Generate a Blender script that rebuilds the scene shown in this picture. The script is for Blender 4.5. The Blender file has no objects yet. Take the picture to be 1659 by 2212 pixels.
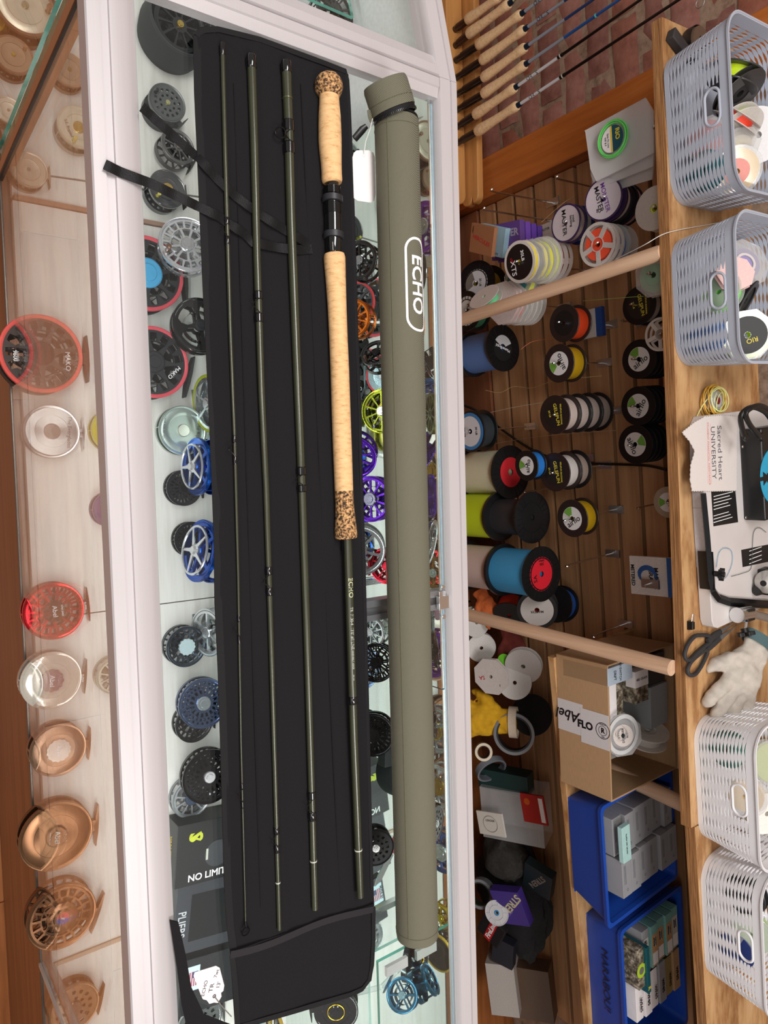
import bpy, math, random
from mathutils import Vector, Matrix, noise
random.seed(7)
sc = bpy.context.scene
COL = sc.collection
V = Vector
# ------------------------------------------------------------------ camera
W, H, F = 1659., 2212., 1534.
CAM_Z = 1.744
_dn = V((-300. - W/2, -(1065. - H/2), -F)).normalized()
_up = -_dn
_x = V((0, -1, 0)); _x = (_x - _x.dot(_up)*_up).normalized()
_y = _up.cross(_x)
_a = math.radians(2.9)
_X = math.cos(_a)*_x + math.sin(_a)*_y
_Y = -math.sin(_a)*_x + math.cos(_a)*_y
RM = Matrix((_X, _Y, _up))            # camera -> world rotation
cd = bpy.data.cameras.new('camera'); cam = bpy.data.objects.new('camera', cd); COL.objects.link(cam)
cam.matrix_world = Matrix.Translation((0, 0, CAM_Z)) @ RM.to_4x4()
cd.sensor_fit = 'VERTICAL'; cd.sensor_height = 24.0; cd.sensor_width = 18.0
cd.lens = F/H*24.0; cd.clip_start = .02; cd.clip_end = 60
sc.camera = cam
# ------------------------------------------------------------------ world, lights, exposure
w = bpy.data.worlds.new('world'); sc.world = w; w.use_nodes = True
w.node_tree.nodes['Background'].inputs[0].default_value = (1.0, .93, .87, 1)
w.node_tree.nodes['Background'].inputs[1].default_value = .34
def area(name, loc, tgt, sx, sy, e, col=(1, 1, 1)):
    l = bpy.data.lights.new(name, 'AREA'); l.shape = 'RECTANGLE'; l.size = sx; l.size_y = sy
    l.energy = e; l.color = col
    o = bpy.data.objects.new(name, l); COL.objects.link(o)
    o.location = loc; o.rotation_euler = (V(tgt) - V(loc)).to_track_quat('-Z', 'Y').to_euler()
    return o
area('ceiling_light', (-.7, .1, 3.0), (-.2, 1.0, .9), 1.2, .5, 34, (1, .96, .93))
area('ceiling_light', (1.2, .2, 3.0), (.5, 1.0, .9), 1.2, .5, 32, (1, .96, .93))
area('ceiling_light', (.3, -1.6, 2.9), (.2, .8, .6), 1.6, .5, 14, (1, .95, .90))
sc.view_settings.view_transform = 'Standard'; sc.view_settings.look = 'None'
sc.view_settings.exposure = 0.0; sc.view_settings.gamma = 1.0
sc.view_settings.use_curve_mapping = False
# ------------------------------------------------------------------ pixel -> place helpers
WA = math.radians(4.5)                # the back wall stands 4.5 degrees off the case
def ray(px, py): return RM @ V((px - W/2, -(py - H/2), -F))
CO = V((0, 0, CAM_Z))
def Z(px, py, z):
    d = ray(px, py); return CO + d*((z - CAM_Z)/d.z)
def Yp(px, py, y):
    d = ray(px, py); return CO + d*(y/d.y)
def Wp(px, py, D, a=WA):
    n = V((-math.sin(a), math.cos(a), 0)); d = ray(px, py); return CO + d*(D/n.dot(d))
_fw = RM @ V((0, 0, -1))
def S(p, n): return n*(V(p) - CO).dot(_fw)/F      # length of n pixels at point p
UX, UY, UZ = V((1, 0, 0)), V((0, 1, 0)), V((0, 0, 1))
def frame(loc, n, up=UY):
    n = V(n).normalized(); up = V(up); x = up.cross(n)
    if x.length < 1e-4: x = V((1, 0, 0)).cross(n)
    x.normalize(); y = n.cross(x)
    m = Matrix((x, y, n)).transposed().to_4x4(); m.translation = V(loc); return m
# ------------------------------------------------------------------ materials
MC = {}
def _nt(name):
    m = bpy.data.materials.new(name); m.use_nodes = True; n = m.node_tree
    return m, n, n.nodes['Principled BSDF']
def C4(c): return (c[0], c[1], c[2], 1)
def mat(col, rough=.5, metal=0., bump=0., scale=200, var=.06, coat=0., trans=0., spec=.5, alpha=1., stretch=None, aniso=0):
    k = ('m', tuple(col), rough, metal, bump, scale, var, coat, trans, spec, alpha, stretch, aniso)
    if k in MC: return MC[k]
    m, t, b = _nt('surface_%d' % len(MC)); N, L = t.nodes, t.links
    b.inputs['Roughness'].default_value = rough; b.inputs['Metallic'].default_value = metal
    b.inputs['Coat Weight'].default_value = coat; b.inputs['Transmission Weight'].default_value = trans
    b.inputs['Specular IOR Level'].default_value = spec; b.inputs['Alpha'].default_value = alpha
    if aniso: b.inputs['Anisotropic'].default_value = aniso
    tc = N.new('ShaderNodeTexCoord'); mp = N.new('ShaderNodeMapping'); L.new(tc.outputs['Object'], mp.inputs[0])
    if stretch: mp.inputs['Scale'].default_value = stretch
    nz = N.new('ShaderNodeTexNoise'); nz.inputs['Scale'].default_value = scale; nz.inputs['Detail'].default_value = 3
    L.new(mp.outputs[0], nz.inputs[0])
    r = N.new('ShaderNodeValToRGB'); e = r.color_ramp.elements
    e[0].position = .3; e[1].position = .7
    e[0].color = C4([c*(1 - var) for c in col]); e[1].color = C4([min(1, c*(1 + var)) for c in col])
    L.new(nz.outputs[0], r.inputs[0]); L.new(r.outputs[0], b.inputs['Base Color'])
    if bump:
        bp = N.new('ShaderNodeBump'); bp.inputs['Strength'].default_value = bump; bp.inputs['Distance'].default_value = .0008
        L.new(nz.outputs[0], bp.inputs['Height']); L.new(bp.outputs[0], b.inputs['Normal'])
    MC[k] = m; return m
def ramp_mat(key, stops, vec_scale, tex='noise', rough=.5, bump=.2, dist=.001, detail=6, extra=None, coat=0, scale=1):
    if key in MC: return MC[key]
    m, t, b = _nt(key); N, L = t.nodes, t.links
    tc = N.new('ShaderNodeTexCoord'); mp = N.new('ShaderNodeMapping'); L.new(tc.outputs['Object'], mp.inputs[0])
    mp.inputs['Scale'].default_value = vec_scale
    if tex == 'noise':
        nz = N.new('ShaderNodeTexNoise'); nz.inputs['Scale'].default_value = scale; nz.inputs['Detail'].default_value = detail
        nz.inputs['Roughness'].default_value = .65
        out = nz.outputs[0]
    elif tex == 'voronoi':
        nz = N.new('ShaderNodeTexVoronoi'); nz.inputs['Scale'].default_value = scale; nz.feature = 'F1'; out = nz.outputs['Color']
    else:
        nz = N.new('ShaderNodeTexWave'); nz.inputs['Scale'].default_value = scale; nz.inputs['Distortion'].default_value = detail
        nz.bands_direction = 'DIAGONAL' if tex == 'twill' else 'Y'
        nz.inputs['Detail'].default_value = 2; out = nz.outputs[0]
    L.new(mp.outputs[0], nz.inputs[0])
    r = N.new('ShaderNodeValToRGB'); e = r.color_ramp.elements
    while len(e) < len(stops): e.new(.5)
    for el, (p, c) in zip(e, stops): el.position = p; el.color = C4(c)
    L.new(out, r.inputs[0]); L.new(r.outputs[0], b.inputs['Base Color'])
    b.inputs['Roughness'].default_value = rough; b.inputs['Coat Weight'].default_value = coat
    if bump:
        bp = N.new('ShaderNodeBump'); bp.inputs['Strength'].default_value = bump; bp.inputs['Distance'].default_value = dist
        L.new(out, bp.inputs['Height']); L.new(bp.outputs[0], b.inputs['Normal'])
    MC[key] = m; return m
def lin(r, g, b):
    f = lambda c: c/12.92 if c <= .04045 else ((c + .055)/1.055)**2.4
    return (f(r/255.), f(g/255.), f(b/255.))
def wood(key, a, b, c, sc_=(1.2, 26, 26), rough=.5, bump=.12):
    return ramp_mat(key, [(.25, a), (.5, b), (.75, c)], sc_, rough=rough, bump=bump, scale=1.6, detail=8)
PINE = wood('pine', lin(150, 95, 50), lin(188, 130, 76), lin(205, 150, 95))
PINE_V = wood('pine_vertical', lin(150, 84, 38), lin(182, 112, 55), lin(196, 128, 68), (20, 20, 1.2), rough=.35)
SLAT = wood('slat_wood', lin(142, 104, 72), lin(176, 132, 94), lin(192, 150, 110), (1.4, 20, 30))
PLYTOP = ramp_mat('ply_top', [(.2, lin(104, 66, 38)), (.40, lin(160, 114, 70)), (.52, lin(190, 148, 102)), (.7, lin(204, 166, 120))], (4, 14, 14), scale=2, bump=.1, detail=9, rough=.55)
PLYEDGE = ramp_mat('ply_edge', [(.3, lin(84, 52, 28)), (.5, lin(148, 102, 60)), (.7, lin(184, 138, 90))], (12, 12, 420), scale=1, bump=.3, detail=6, rough=.7)
WHITEWOOD = ramp_mat('whitewashed_deck', [(.2, lin(196, 192, 184)), (.5, lin(214, 212, 206)), (.8, lin(224, 223, 219))], (3, 60, 60), scale=1.2, bump=.05, rough=.5)
MAPLE = wood('maple', lin(190, 145, 105), lin(208, 166, 125), lin(218, 180, 140), (2, 22, 22))
FLOORW = wood('floor_oak', lin(120, 66, 30), lin(160, 96, 50), lin(180, 116, 64), (2, 24, 24), rough=.35)
DOWEL = wood('dowel_beech', lin(196, 158, 128), lin(214, 178, 148), lin(224, 192, 164), (50, 50, 2), rough=.45)
CORK = ramp_mat('cork', [(.3, lin(190, 144, 94)), (.46, lin(220, 176, 124)), (.7, lin(230, 190, 140))], (260, 90, 90), scale=1, bump=.12, rough=.75, detail=4)
CORK_R = ramp_mat('cork_dull', [(.3, lin(200, 164, 122)), (.5, lin(226, 190, 146)), (.7, lin(234, 200, 158))], (120, 120, 120), scale=1, bump=.1, rough=.7, detail=4)
BURL = ramp_mat('burl_cork', [(.42, lin(48, 34, 24)), (.5, lin(150, 108, 66)), (.6, lin(206, 160, 108))], (330, 330, 330), scale=1, bump=.3, rough=.8, detail=3)
BRICK = [ramp_mat('brick_%s' % n, [(.25, lin(*a)), (.5, lin(*b)), (.78, lin(*c))], (14, 14, 14), scale=1.5, bump=.6, dist=.004, rough=.85, detail=8)
         for n, a, b, c in (('rust', (104, 62, 50), (146, 92, 76), (162, 112, 96)), ('rose', (112, 70, 60), (154, 104, 92), (172, 130, 118)),
                            ('plum', (96, 60, 54), (134, 88, 78), (156, 116, 104)), ('red', (112, 62, 48), (154, 94, 74), (168, 118, 100)))]
MORTAR = ramp_mat('mortar', [(.3, lin(116, 92, 76)), (.5, lin(152, 126, 106)), (.8, lin(172, 148, 128))], (40, 40, 40), scale=1, bump=.6, dist=.004, rough=.95)
CANVAS = ramp_mat('olive_canvas', [(.2, lin(70, 68, 56)), (.6, lin(112, 109, 92)), (.9, lin(124, 121, 102))], (1, 1, 1), tex='twill', scale=300, bump=.35, dist=.0006, rough=.9, detail=.3)
BLACKCLOTH = ramp_mat('black_twill', [(.3, lin(17, 15, 18)), (.7, lin(29, 27, 30))], (1, 1, 1), tex='twill', scale=420, bump=.3, dist=.0004, rough=.95, detail=.4)
BLACKCLOTH.node_tree.nodes['Principled BSDF'].inputs['Specular IOR Level'].default_value = .26
BLACKTAPE = mat(lin(22, 20, 23), .7, bump=.2, scale=900, spec=.25)
SATIN = mat(lin(17, 16, 18), .5, bump=.3, scale=600, var=.2, spec=.22)
ALU = mat(lin(208, 204, 202), .38, .55, var=.02, scale=30, stretch=(1, 20, 20))
ALU_D = mat(lin(150, 150, 154), .4, .7, var=.04, scale=40)
CHROME = mat(lin(225, 226, 228), .2, 1., var=.01)
STEEL = mat(lin(196, 196, 196), .38, .9, var=.03)
BLACKP = mat(lin(20, 20, 21), .35, bump=.05)
BLACKG = mat(lin(12, 12, 13), .12, coat=.8)
BLACKM = mat(lin(30, 30, 33), .3, .6)
BLANK = mat(lin(56, 58, 42), .3, .1, coat=.35, var=.08, scale=40)
WHITEP = mat(lin(232, 232, 230), .4)
PAPER = mat(lin(236, 230, 230), .7, var=.03, scale=60)
CARD = mat(lin(172, 138, 102), .8, bump=.1, scale=60, stretch=(1, 1, 6))
INK = mat(lin(20, 20, 22), .5)
WHITEINK = mat(lin(244, 244, 244), .5)
SILVERINK = mat(lin(190, 192, 180), .4)
REDINK = mat(lin(190, 30, 45), .5)
def glassm(key, tint, k=1.0, rough=.0, haze=0.):
    if key in MC: return MC[key]
    m = bpy.data.materials.new(key); m.use_nodes = True; t = m.node_tree; N, L = t.nodes, t.links
    N.remove(N['Principled BSDF']); out = N['Material Output']
    tr = N.new('ShaderNodeBsdfTransparent'); tr.inputs[0].default_value = C4(tint)
    gl = N.new('ShaderNodeBsdfGlossy'); gl.inputs['Roughness'].default_value = rough; gl.inputs[0].default_value = (1, 1, 1, 1)
    fr = N.new('ShaderNodeLayerWeight'); fr.inputs[0].default_value = .5          # Schlick reflectance, same from both sides
    pw = N.new('ShaderNodeMath'); pw.operation = 'POWER'; pw.inputs[1].default_value = 5
    mu = N.new('ShaderNodeMath'); mu.operation = 'MULTIPLY_ADD'; mu.inputs[1].default_value = .94*k; mu.inputs[2].default_value = .04*k
    mu.use_clamp = True
    mx = N.new('ShaderNodeMixShader'); L.new(fr.outputs['Facing'], pw.inputs[0]); L.new(pw.outputs[0], mu.inputs[0]); L.new(mu.outputs[0], mx.inputs[0])
    if haze:
        df = N.new('ShaderNodeBsdfDiffuse'); df.inputs[0].default_value = (.88, .89, .9, 1)
        m2 = N.new('ShaderNodeMixShader'); m2.inputs[0].default_value = haze
        L.new(tr.outputs[0], m2.inputs[1]); L.new(df.outputs[0], m2.inputs[2]); L.new(m2.outputs[0], mx.inputs[1])
    else: L.new(tr.outputs[0], mx.inputs[1])
    L.new(gl.outputs[0], mx.inputs[2]); L.new(mx.outputs[0], out.inputs[0])
    MC[key] = m; return m
GLASS = glassm('pane_glass', (.982, .992, .991))
GLASSF = glassm('pane_glass_front', (.985, .985, .975), 1.1)
MIRROR = mat(lin(214, 226, 222), .02, 1., var=.0)
GLASS_EDGE = mat(lin(90, 190, 170), .15, trans=.3, coat=.5)
CLEARP = glassm('clear_plastic', (.93, .93, .93), 1.4, .1, haze=.22)
MILKP = mat(lin(215, 210, 205), .35, alpha=.72, spec=.6)
BAGP = glassm('bag_plastic', (.97, .97, .98), 2.0, .12, haze=.5)
def emis(key, col, s):
    if key in MC: return MC[key]
    m, t, b = _nt(key); b.inputs['Emission Color'].default_value = C4(col); b.inputs['Emission Strength'].default_value = s
    MC[key] = m; return m
# ------------------------------------------------------------------ mesh builder
class MB:
    def __init__(s): s.v = []; s.f = []; s.m = []; s.M = Matrix()
    def add(s, vs, fs, mi=0):
        o = len(s.v); M = s.M
        s.v += [tuple(M @ V(p)) for p in vs]; s.f += [tuple(i + o for i in f) for f in fs]; s.m += [mi]*len(fs); return s
    def box(s, x0, x1, y0, y1, z0, z1, mi=0, tp=0., ty=None):
        if ty is None: ty = tp
        vs = [(x0, y0, z0), (x1, y0, z0), (x1, y1, z0), (x0, y1, z0), (x0 + tp, y0 + ty, z1), (x1 - tp, y0 + ty, z1), (x1 - tp, y1 - ty, z1), (x0 + tp, y1 - ty, z1)]
        return s.add(vs, [(3, 2, 1, 0), (4, 5, 6, 7), (0, 1, 5, 4), (1, 2, 6, 5), (2, 3, 7, 6), (3, 0, 4, 7)], mi)
    def lathe(s, prof, n=32, mi=0, closed=False, ph=0.):
        vs = []; fs = []
        k = len(prof)
        for i in range(n):
            a = 2*math.pi*i/n + ph; c, q = math.cos(a), math.sin(a)
            vs += [(r*c, r*q, z) for r, z in prof]
        for i in range(n):
            j = (i + 1) % n
            for a in range(k if closed else k - 1):
                b = (a + 1) % k; fs.append((i*k + a, j*k + a, j*k + b, i*k + b))
        return s.add(vs, fs, mi)
    def disc(s, r, z0, z1, n=32, mi=0, hole=0., bev=0., ph=0.):
        h = max(hole, 1e-5)
        p = [(h, z0), (r - bev, z0), (r, z0 + bev), (r, z1 - bev), (r - bev, z1), (h, z1)]
        return s.lathe(p, n, mi, closed=True, ph=ph)
    def prism(s, poly, z0, z1, mi=0):
        n = len(poly); ar = sum(poly[i][0]*poly[(i+1) % n][1] - poly[(i+1) % n][0]*poly[i][1] for i in range(n))
        if ar < 0: poly = poly[::-1]
        vs = [(p[0], p[1], z0) for p in poly] + [(p[0], p[1], z1) for p in poly]
        fs = [tuple(range(n - 1, -1, -1)), tuple(range(n, 2*n))] + [(i, (i+1) % n, n + (i+1) % n, n + i) for i in range(n)]
        return s.add(vs, fs, mi)
    def tube(s, pts, r, n=10, mi=0, caps=True, flat=1.):
        pts = [V(p) for p in pts]; rs = r if isinstance(r, (list, tuple)) else [r]*len(pts)
        vs = []; fs = []; t0 = None; u = None
        for i, p in enumerate(pts):
            t = (pts[min(i+1, len(pts)-1)] - pts[max(i-1, 0)]); t = t.normalized() if t.length > 1e-9 else V((0, 0, 1))
            if u is None:
                u = t.cross(UZ if abs(t.z) < .9 else UX).normalized()
            u = (u - u.dot(t)*t).normalized(); w_ = t.cross(u)
            for k in range(n):
                a = 2*math.pi*k/n; vs.append(tuple(p + rs[i]*(math.cos(a)*u + math.sin(a)*flat*w_)))
        m = len(pts)
        for i in range(m - 1):
            for k in range(n):
                j = (k+1) % n; fs.append((i*n + k, i*n + j, (i+1)*n + j, (i+1)*n + k))
        if caps: fs += [tuple(range(n-1, -1, -1)), tuple(range((m-1)*n, m*n))]
        return s.add(vs, fs, mi)
    def torus(s, R, r, n=32, k=8, mi=0, z=0.):
        return s.lathe([(R + r*math.cos(2*math.pi*i/k), z + r*math.sin(2*math.pi*i/k)) for i in range(k)], n, mi, closed=True)
    def ribbon(s, pts, wv, th=.0006, mi=0):     # flat strip, wv = half-width vectors
        vs = []; fs = []
        for p, q in zip(pts, wv):
            p = V(p); q = V(q); up = V((0, 0, th)); vs += [p - q, p + q, p + q + up, p - q + up]
        for i in range(len(pts) - 1):
            for k in range(4):
                j = (k+1) % 4; fs.append((i*4 + k, (i+1)*4 + k, (i+1)*4 + j, i*4 + j))
        fs += [(3, 2, 1, 0)[::-1], tuple(len(pts)*4 - 4 + i for i in range(4))]
        return s.add(vs, fs, mi)
    def plate(s, R, rows, z0, z1, rin=.0, mi=0, n=48):
        """perforated disc: rows = (r0, r1, count, solid fraction at r0, at r1, phase)"""
        def sect(r0, r1, a0, b0, a1, b1, k):
            vs = []
            for i in range(k + 1):
                t = i/k; A = a0 + (b0 - a0)*t; B = a1 + (b1 - a1)*t
                for (r, a) in ((r0, A), (r1, B)):
                    for z in (z0, z1): vs.append((r*math.cos(a), r*math.sin(a), z))
            fs = []
            for i in range(k):
                p = i*4; q = p + 4
                fs += [(p+1, p+3, q+3, q+1), (p, q, q+2, p+2), (p+2, q+2, q+3, p+3), (p, p+1, q+1, q)]
            full = abs((b0 - a0) - 2*math.pi) < 1e-6
            if not full: fs += [(0, 2, 3, 1), (4*k, 4*k+1, 4*k+3, 4*k+2)]
            s.add(vs, fs, mi)
        r = rin
        for (r0, r1, c, f0, f1, ph) in rows:
            if r0 > r + 1e-6: sect(r*R + 1e-5, r0*R, 0, 2*math.pi, 0, 2*math.pi, n)
            for i in range(c):
                a = 2*math.pi*(i + ph)/c; sect(r0*R, r1*R, a - math.pi*f0/c, a + math.pi*f0/c, a - math.pi*f1/c, a + math.pi*f1/c, 3)
            r = r1
        if r < 1 - 1e-6: sect(r*R, R, 0, 2*math.pi, 0, 2*math.pi, n)
        return s
    def mesh(s, name, mats, smooth=True):
        me = bpy.data.meshes.new(name); me.from_pydata(s.v, [], s.f)
        for m in mats: me.materials.append(m)
        if len(mats) > 1: me.polygons.foreach_set('material_index', s.m)
        if smooth:
            me.polygons.foreach_set('use_smooth', [True]*len(s.f))
            try: me.set_sharp_from_angle(angle=math.radians(35))
            except Exception: pass
        me.update(); return me
def tag(o, label=None, cat=None, group=None, kind=None):
    if label: o['label'] = label
    if cat: o['category'] = cat
    if group: o['group'] = group
    if kind: o['kind'] = kind
    return o
def obj(name, mb, mats, parent=None, smooth=True, M=None, label=None, cat=None, group=None, kind=None, bevel=0.):
    if not isinstance(mats, (list, tuple)): mats = [mats]
    me = mb if isinstance(mb, bpy.types.Mesh) else mb.mesh(name, mats, smooth)
    o = bpy.data.objects.new(name, me); COL.objects.link(o)
    if parent: o.parent = parent
    if M is not None: o.matrix_local = M
    if bevel:
        b = o.modifiers.new('bevel', 'BEVEL'); b.width = bevel; b.segments = 2; b.limit_method = 'ANGLE'
    return tag(o, label, cat, group, kind)
def thing(name, label, cat, M=None, group=None, kind=None):
    o = bpy.data.objects.new(name, None); COL.objects.link(o); o.empty_display_size = .02
    if M is not None: o.matrix_world = M
    return tag(o, label, cat, group, kind)
def T(x, y=None, z=None): return Matrix.Translation((x, y, z)) if y is not None else Matrix.Translation(x)
_tc = {}
def text_mesh(s_, size, m, ext=.00015, shear=0., sx=1., bold=0.):
    k = (s_, round(size, 5), m.name, ext, shear, sx, bold)
    if k in _tc: return _tc[k]
    c = bpy.data.curves.new('lettering', 'FONT'); c.body = s_; c.size = size; c.align_x = 'CENTER'; c.align_y = 'CENTER'
    c.extrude = ext; c.shear = shear; c.resolution_u = 3; c.offset = bold
    o = bpy.data.objects.new('lettering', c); COL.objects.link(o)
    dg = bpy.context.evaluated_depsgraph_get()
    me = bpy.data.meshes.new_from_object(o.evaluated_get(dg)); me.name = 'lettering'
    bpy.data.objects.remove(o); bpy.data.curves.remove(c)
    if sx != 1: me.transform(Matrix.Diagonal((sx, 1, 1, 1)))
    me.materials.clear(); me.materials.append(m); _tc[k] = me; return me
def text(s_, size, m, parent, M, **kw):
    return obj('lettering', text_mesh(s_, size, m, **kw), m, parent, M=M)
def crom(pts, closed=False, k=5):
    pts = [V(p) for p in pts]; n = len(pts); out = []
    for i in range(n if closed else n - 1):
        g = (lambda j: pts[j % n]) if closed else (lambda j: pts[max(0, min(n - 1, j))])
        a, b, c, d = g(i-1), g(i), g(i+1), g(i+2)
        for q in range(k):
            t = q/k; out.append(.5*((2*b) + (c - a)*t + (2*a - 5*b + 4*c - d)*t*t + (3*b - a - 3*c + d)*t**3))
    if not closed: out.append(pts[-1])
    return out
def RZ(a): return Matrix.Rotation(math.radians(a), 4, 'Z')
def RX(a): return Matrix.Rotation(math.radians(a), 4, 'X')
def RY(a): return Matrix.Rotation(math.radians(a), 4, 'Y')
# ================================================================== SETTING
MW = Matrix.Rotation(WA, 4, 'Z')
fl = obj('floor', MB().box(-3.2, 3.2, -3.0, 3.0, -.03, -.004), FLOORW, kind='structure')
me_b = MB().box(0, 1.1, 0, .118, -.004, 0).mesh('floor_board', [FLOORW])
for r_ in range(22):
    for c_ in range(4):
        obj('floor_board', me_b, FLOORW, fl, M=T(-2.3 + 1.104*c_ + (r_*.37) % 1.0 - .5, -2.3 + .12*r_, 0))
DB = 1.63                                  # brick face, measured square to the wall
wall = obj('wall_back', MB().box(-2.6, 2.6, DB + .006, DB + .12, 0, 2.6), MORTAR, kind='structure', M=MW)
def brick_mesh(k):
    m = MB(); R = random.Random(k); nx, nz = 5, 3
    w_, h_ = .198, .066
    vs = []
    for i in range(nx + 1):
        for j in range(nz + 1):
            e = (i in (0, nx)) or (j in (0, nz))
            vs.append((w_*i/nx + R.uniform(-.002, .002), (.006 if e else 0) + R.uniform(-.002, .0015), h_*j/nz + R.uniform(-.002, .002)))
    fs = [(i*(nz+1) + j, (i+1)*(nz+1) + j, (i+1)*(nz+1) + j + 1, i*(nz+1) + j + 1) for i in range(nx) for j in range(nz)]
    m.add(vs, fs)
    m.box(.001, w_ - .001, .007, .03, .001, h_ - .001)
    return m
bm_ = [brick_mesh(k).mesh('brick', [BRICK[k % 4]]) for k in range(12)]
for r_ in range(26):
    for c_ in range(6):
        x = -2.02 + c_*.209 + (.104 if r_ % 2 else 0)
        obj('brick', random.choice(bm_), BRICK[0], wall, M=T(x, DB + random.uniform(-.003, .003), .02 + r_*.0775))
# corner post of the back wall (stained pine) and the side trim below
pA = Wp(1032, 351, 1.54); pB = Wp(998, 451, 1.54)
xl = (MW.inverted() @ Wp(1200, 258, 1.55)).x; xr = (MW.inverted() @ Wp(1200, 358, 1.55)).x
PINE_P = wood('post_pine', lin(146, 76, 32), lin(172, 98, 44), lin(186, 114, 58), (22, 22, 1.4), rough=.35)
obj('trim_1', MB().box(xl, xr, 1.55, DB + .0, 0, 2.0), PINE_P, kind='structure', M=MW, bevel=.002)
XL = xr
# slatwall behind the bench
slw = thing('slatwall', 'wooden slatwall panel of horizontal boards behind the hanging line spools', 'wall panel', MW)
obj('backing_board', MB().box(XL, 1.9, DB - .012, DB, .168, .95), mat(lin(60, 34, 18), .8), slw, smooth=False)
SLB = wood('slat_back', lin(134, 94, 58), lin(156, 113, 72), lin(170, 128, 86))
for i, z in enumerate([.167, .239, .311, .383, .455, .527, .598, .669, .740, .811, .882]):
    obj('slat', MB().box(XL + .001, 1.9, DB - .03, DB - .013, z + .005, z + .0655), SLAT, slw, smooth=False, bevel=.0015)
obj('baseboard_back', MB().box(XL + .002, 1.9, DB - .036, DB - .001, 0, .166), wood('base_red_pine', lin(110, 66, 44), lin(140, 88, 60), lin(154, 102, 72), (1.4, 20, 24)), kind='structure', M=MW, smooth=False, bevel=.001)
DS = DB - .03                              # slat face
# ------------------------------------------------------------------ workbench top (two boards) and shelves below
def Zl(px, py, z): p = Z(px, py, z); return (p.x, p.y)
ZB = .975
def wallpt(x, D=DB - .031):                # xy of a point on the wall line below world x
    p = MW @ V((x/math.cos(WA) + D*math.tan(WA), D, 0)); return (p.x, p.y)
a0 = Zl(1408, 50, ZB - .022); a1 = Zl(1472, 1780, ZB - .022)
bt = thing('workbench_top', 'long plywood workbench top carrying the storage baskets', 'workbench', T(a0[0], a0[1], ZB))
Tb = T(-a0[0], -a0[1], -ZB)
obj('board', MB().prism([a0, a1, wallpt(a1[0]), wallpt(a0[0] - .03)], ZB - .0225, ZB), [PLYTOP], bt, M=Tb, smooth=False, bevel=.001)
b0 = (a1[0] + .003, Z(1480, 1788, ZB - .022).y); b1 = Zl(1510, 2260, ZB - .022)
obj('board', MB().prism([b0, b1, (1.9, b1[1] + .05), wallpt(1.9), wallpt(a1[0] + .004)], ZB - .0225, ZB), [PLYTOP], bt, M=Tb, smooth=False, bevel=.001)
for (p, q) in ((a0, a1), (b0, b1)):        # layered front edges
    d = V((q[0] - p[0], q[1] - p[1], 0)).normalized(); nn = V((-d.y, d.x, 0))
    for k in range(3):
        z0 = ZB - .0222 + k*.0073
        P0 = V((p[0], p[1], 0)) - nn*.0016; P1 = V((q[0], q[1], 0)) - nn*.0016
        obj('edge_ply', MB().prism([(P0.x, P0.y), (P1.x, P1.y), (P1.x + nn.x*.0014, P1.y + nn.y*.0014), (P0.x + nn.x*.0014, P0.y + nn.y*.0014)], z0, z0 + .0068), PLYEDGE, bt, M=Tb, smooth=False)
# lower ply shelf that carries the carton and the two blue bins
ZS = .633
s0 = Zl(1183, 1418, ZS - .018); s1 = Zl(1262, 2230, ZS - .018)
sh = thing('under_shelf', 'plywood shelf under the bench carrying the carton and blue bins', 'shelf', T(s0[0], s0[1], ZS))
Ts = T(-s0[0], -s0[1], -ZS)
obj('board', MB().prism([s0, s1, (1.9, s1[1] + .05), wallpt(1.9), wallpt(s0[0] - .02)], ZS - .018, ZS), [PLYTOP], sh, M=Ts, smooth=False, bevel=.001)
ls = thing('base_shelf', 'low board in the shade carrying the big upright line spools', 'shelf', T(0, 1.2, .12))
obj('board', MB().box(-.84, 1.8, 1.20, 1.50, .10, .12), PINE, ls, M=T(0, -1.2, -.12), smooth=False)
obj('front_panel', MB().box(-.84, 1.8, 1.22, 1.24, 0, .0995), PINE, ls, M=T(0, -1.2, -.12), smooth=False)
obj('back_cleat', MB().box(-.80, 1.8, 1.47, 1.50, 0, .0995), PINE, ls, M=T(0, -1.2, -.12), smooth=False)
# dowels
def dowel(x1, y1, x2, y2, Y, rp, label, zt=ZB - .0228, zb=.1202):
    p = Yp(x1, y1, Y); q = Yp(x2, y2, Y); d = (p - q).normalized()
    top = q + d*((zt - q.z)/d.z); bot = q + d*((zb - q.z)/d.z)
    t = thing('dowel_post', label, 'dowel', T(bot), 'turned dowels propping the workbench top')
    obj('shaft', MB().tube([V((0, 0, .0)), top - bot], S(p, rp), 24), DOWEL, t)
dowel(1430, 545, 1000, 690, 1.262, 17, 'pale turned dowel crossing in front of the yellow line spools')
dowel(1452, 1443, 1020, 1330, 1.282, 17.5, 'pale turned dowel beside the cardboard carton')
dowel(1475, 1737, 1400, 1702, 1.47, 17, 'pale turned dowel between the carton and the grey boxes', zb=ZS + .0002)
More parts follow.
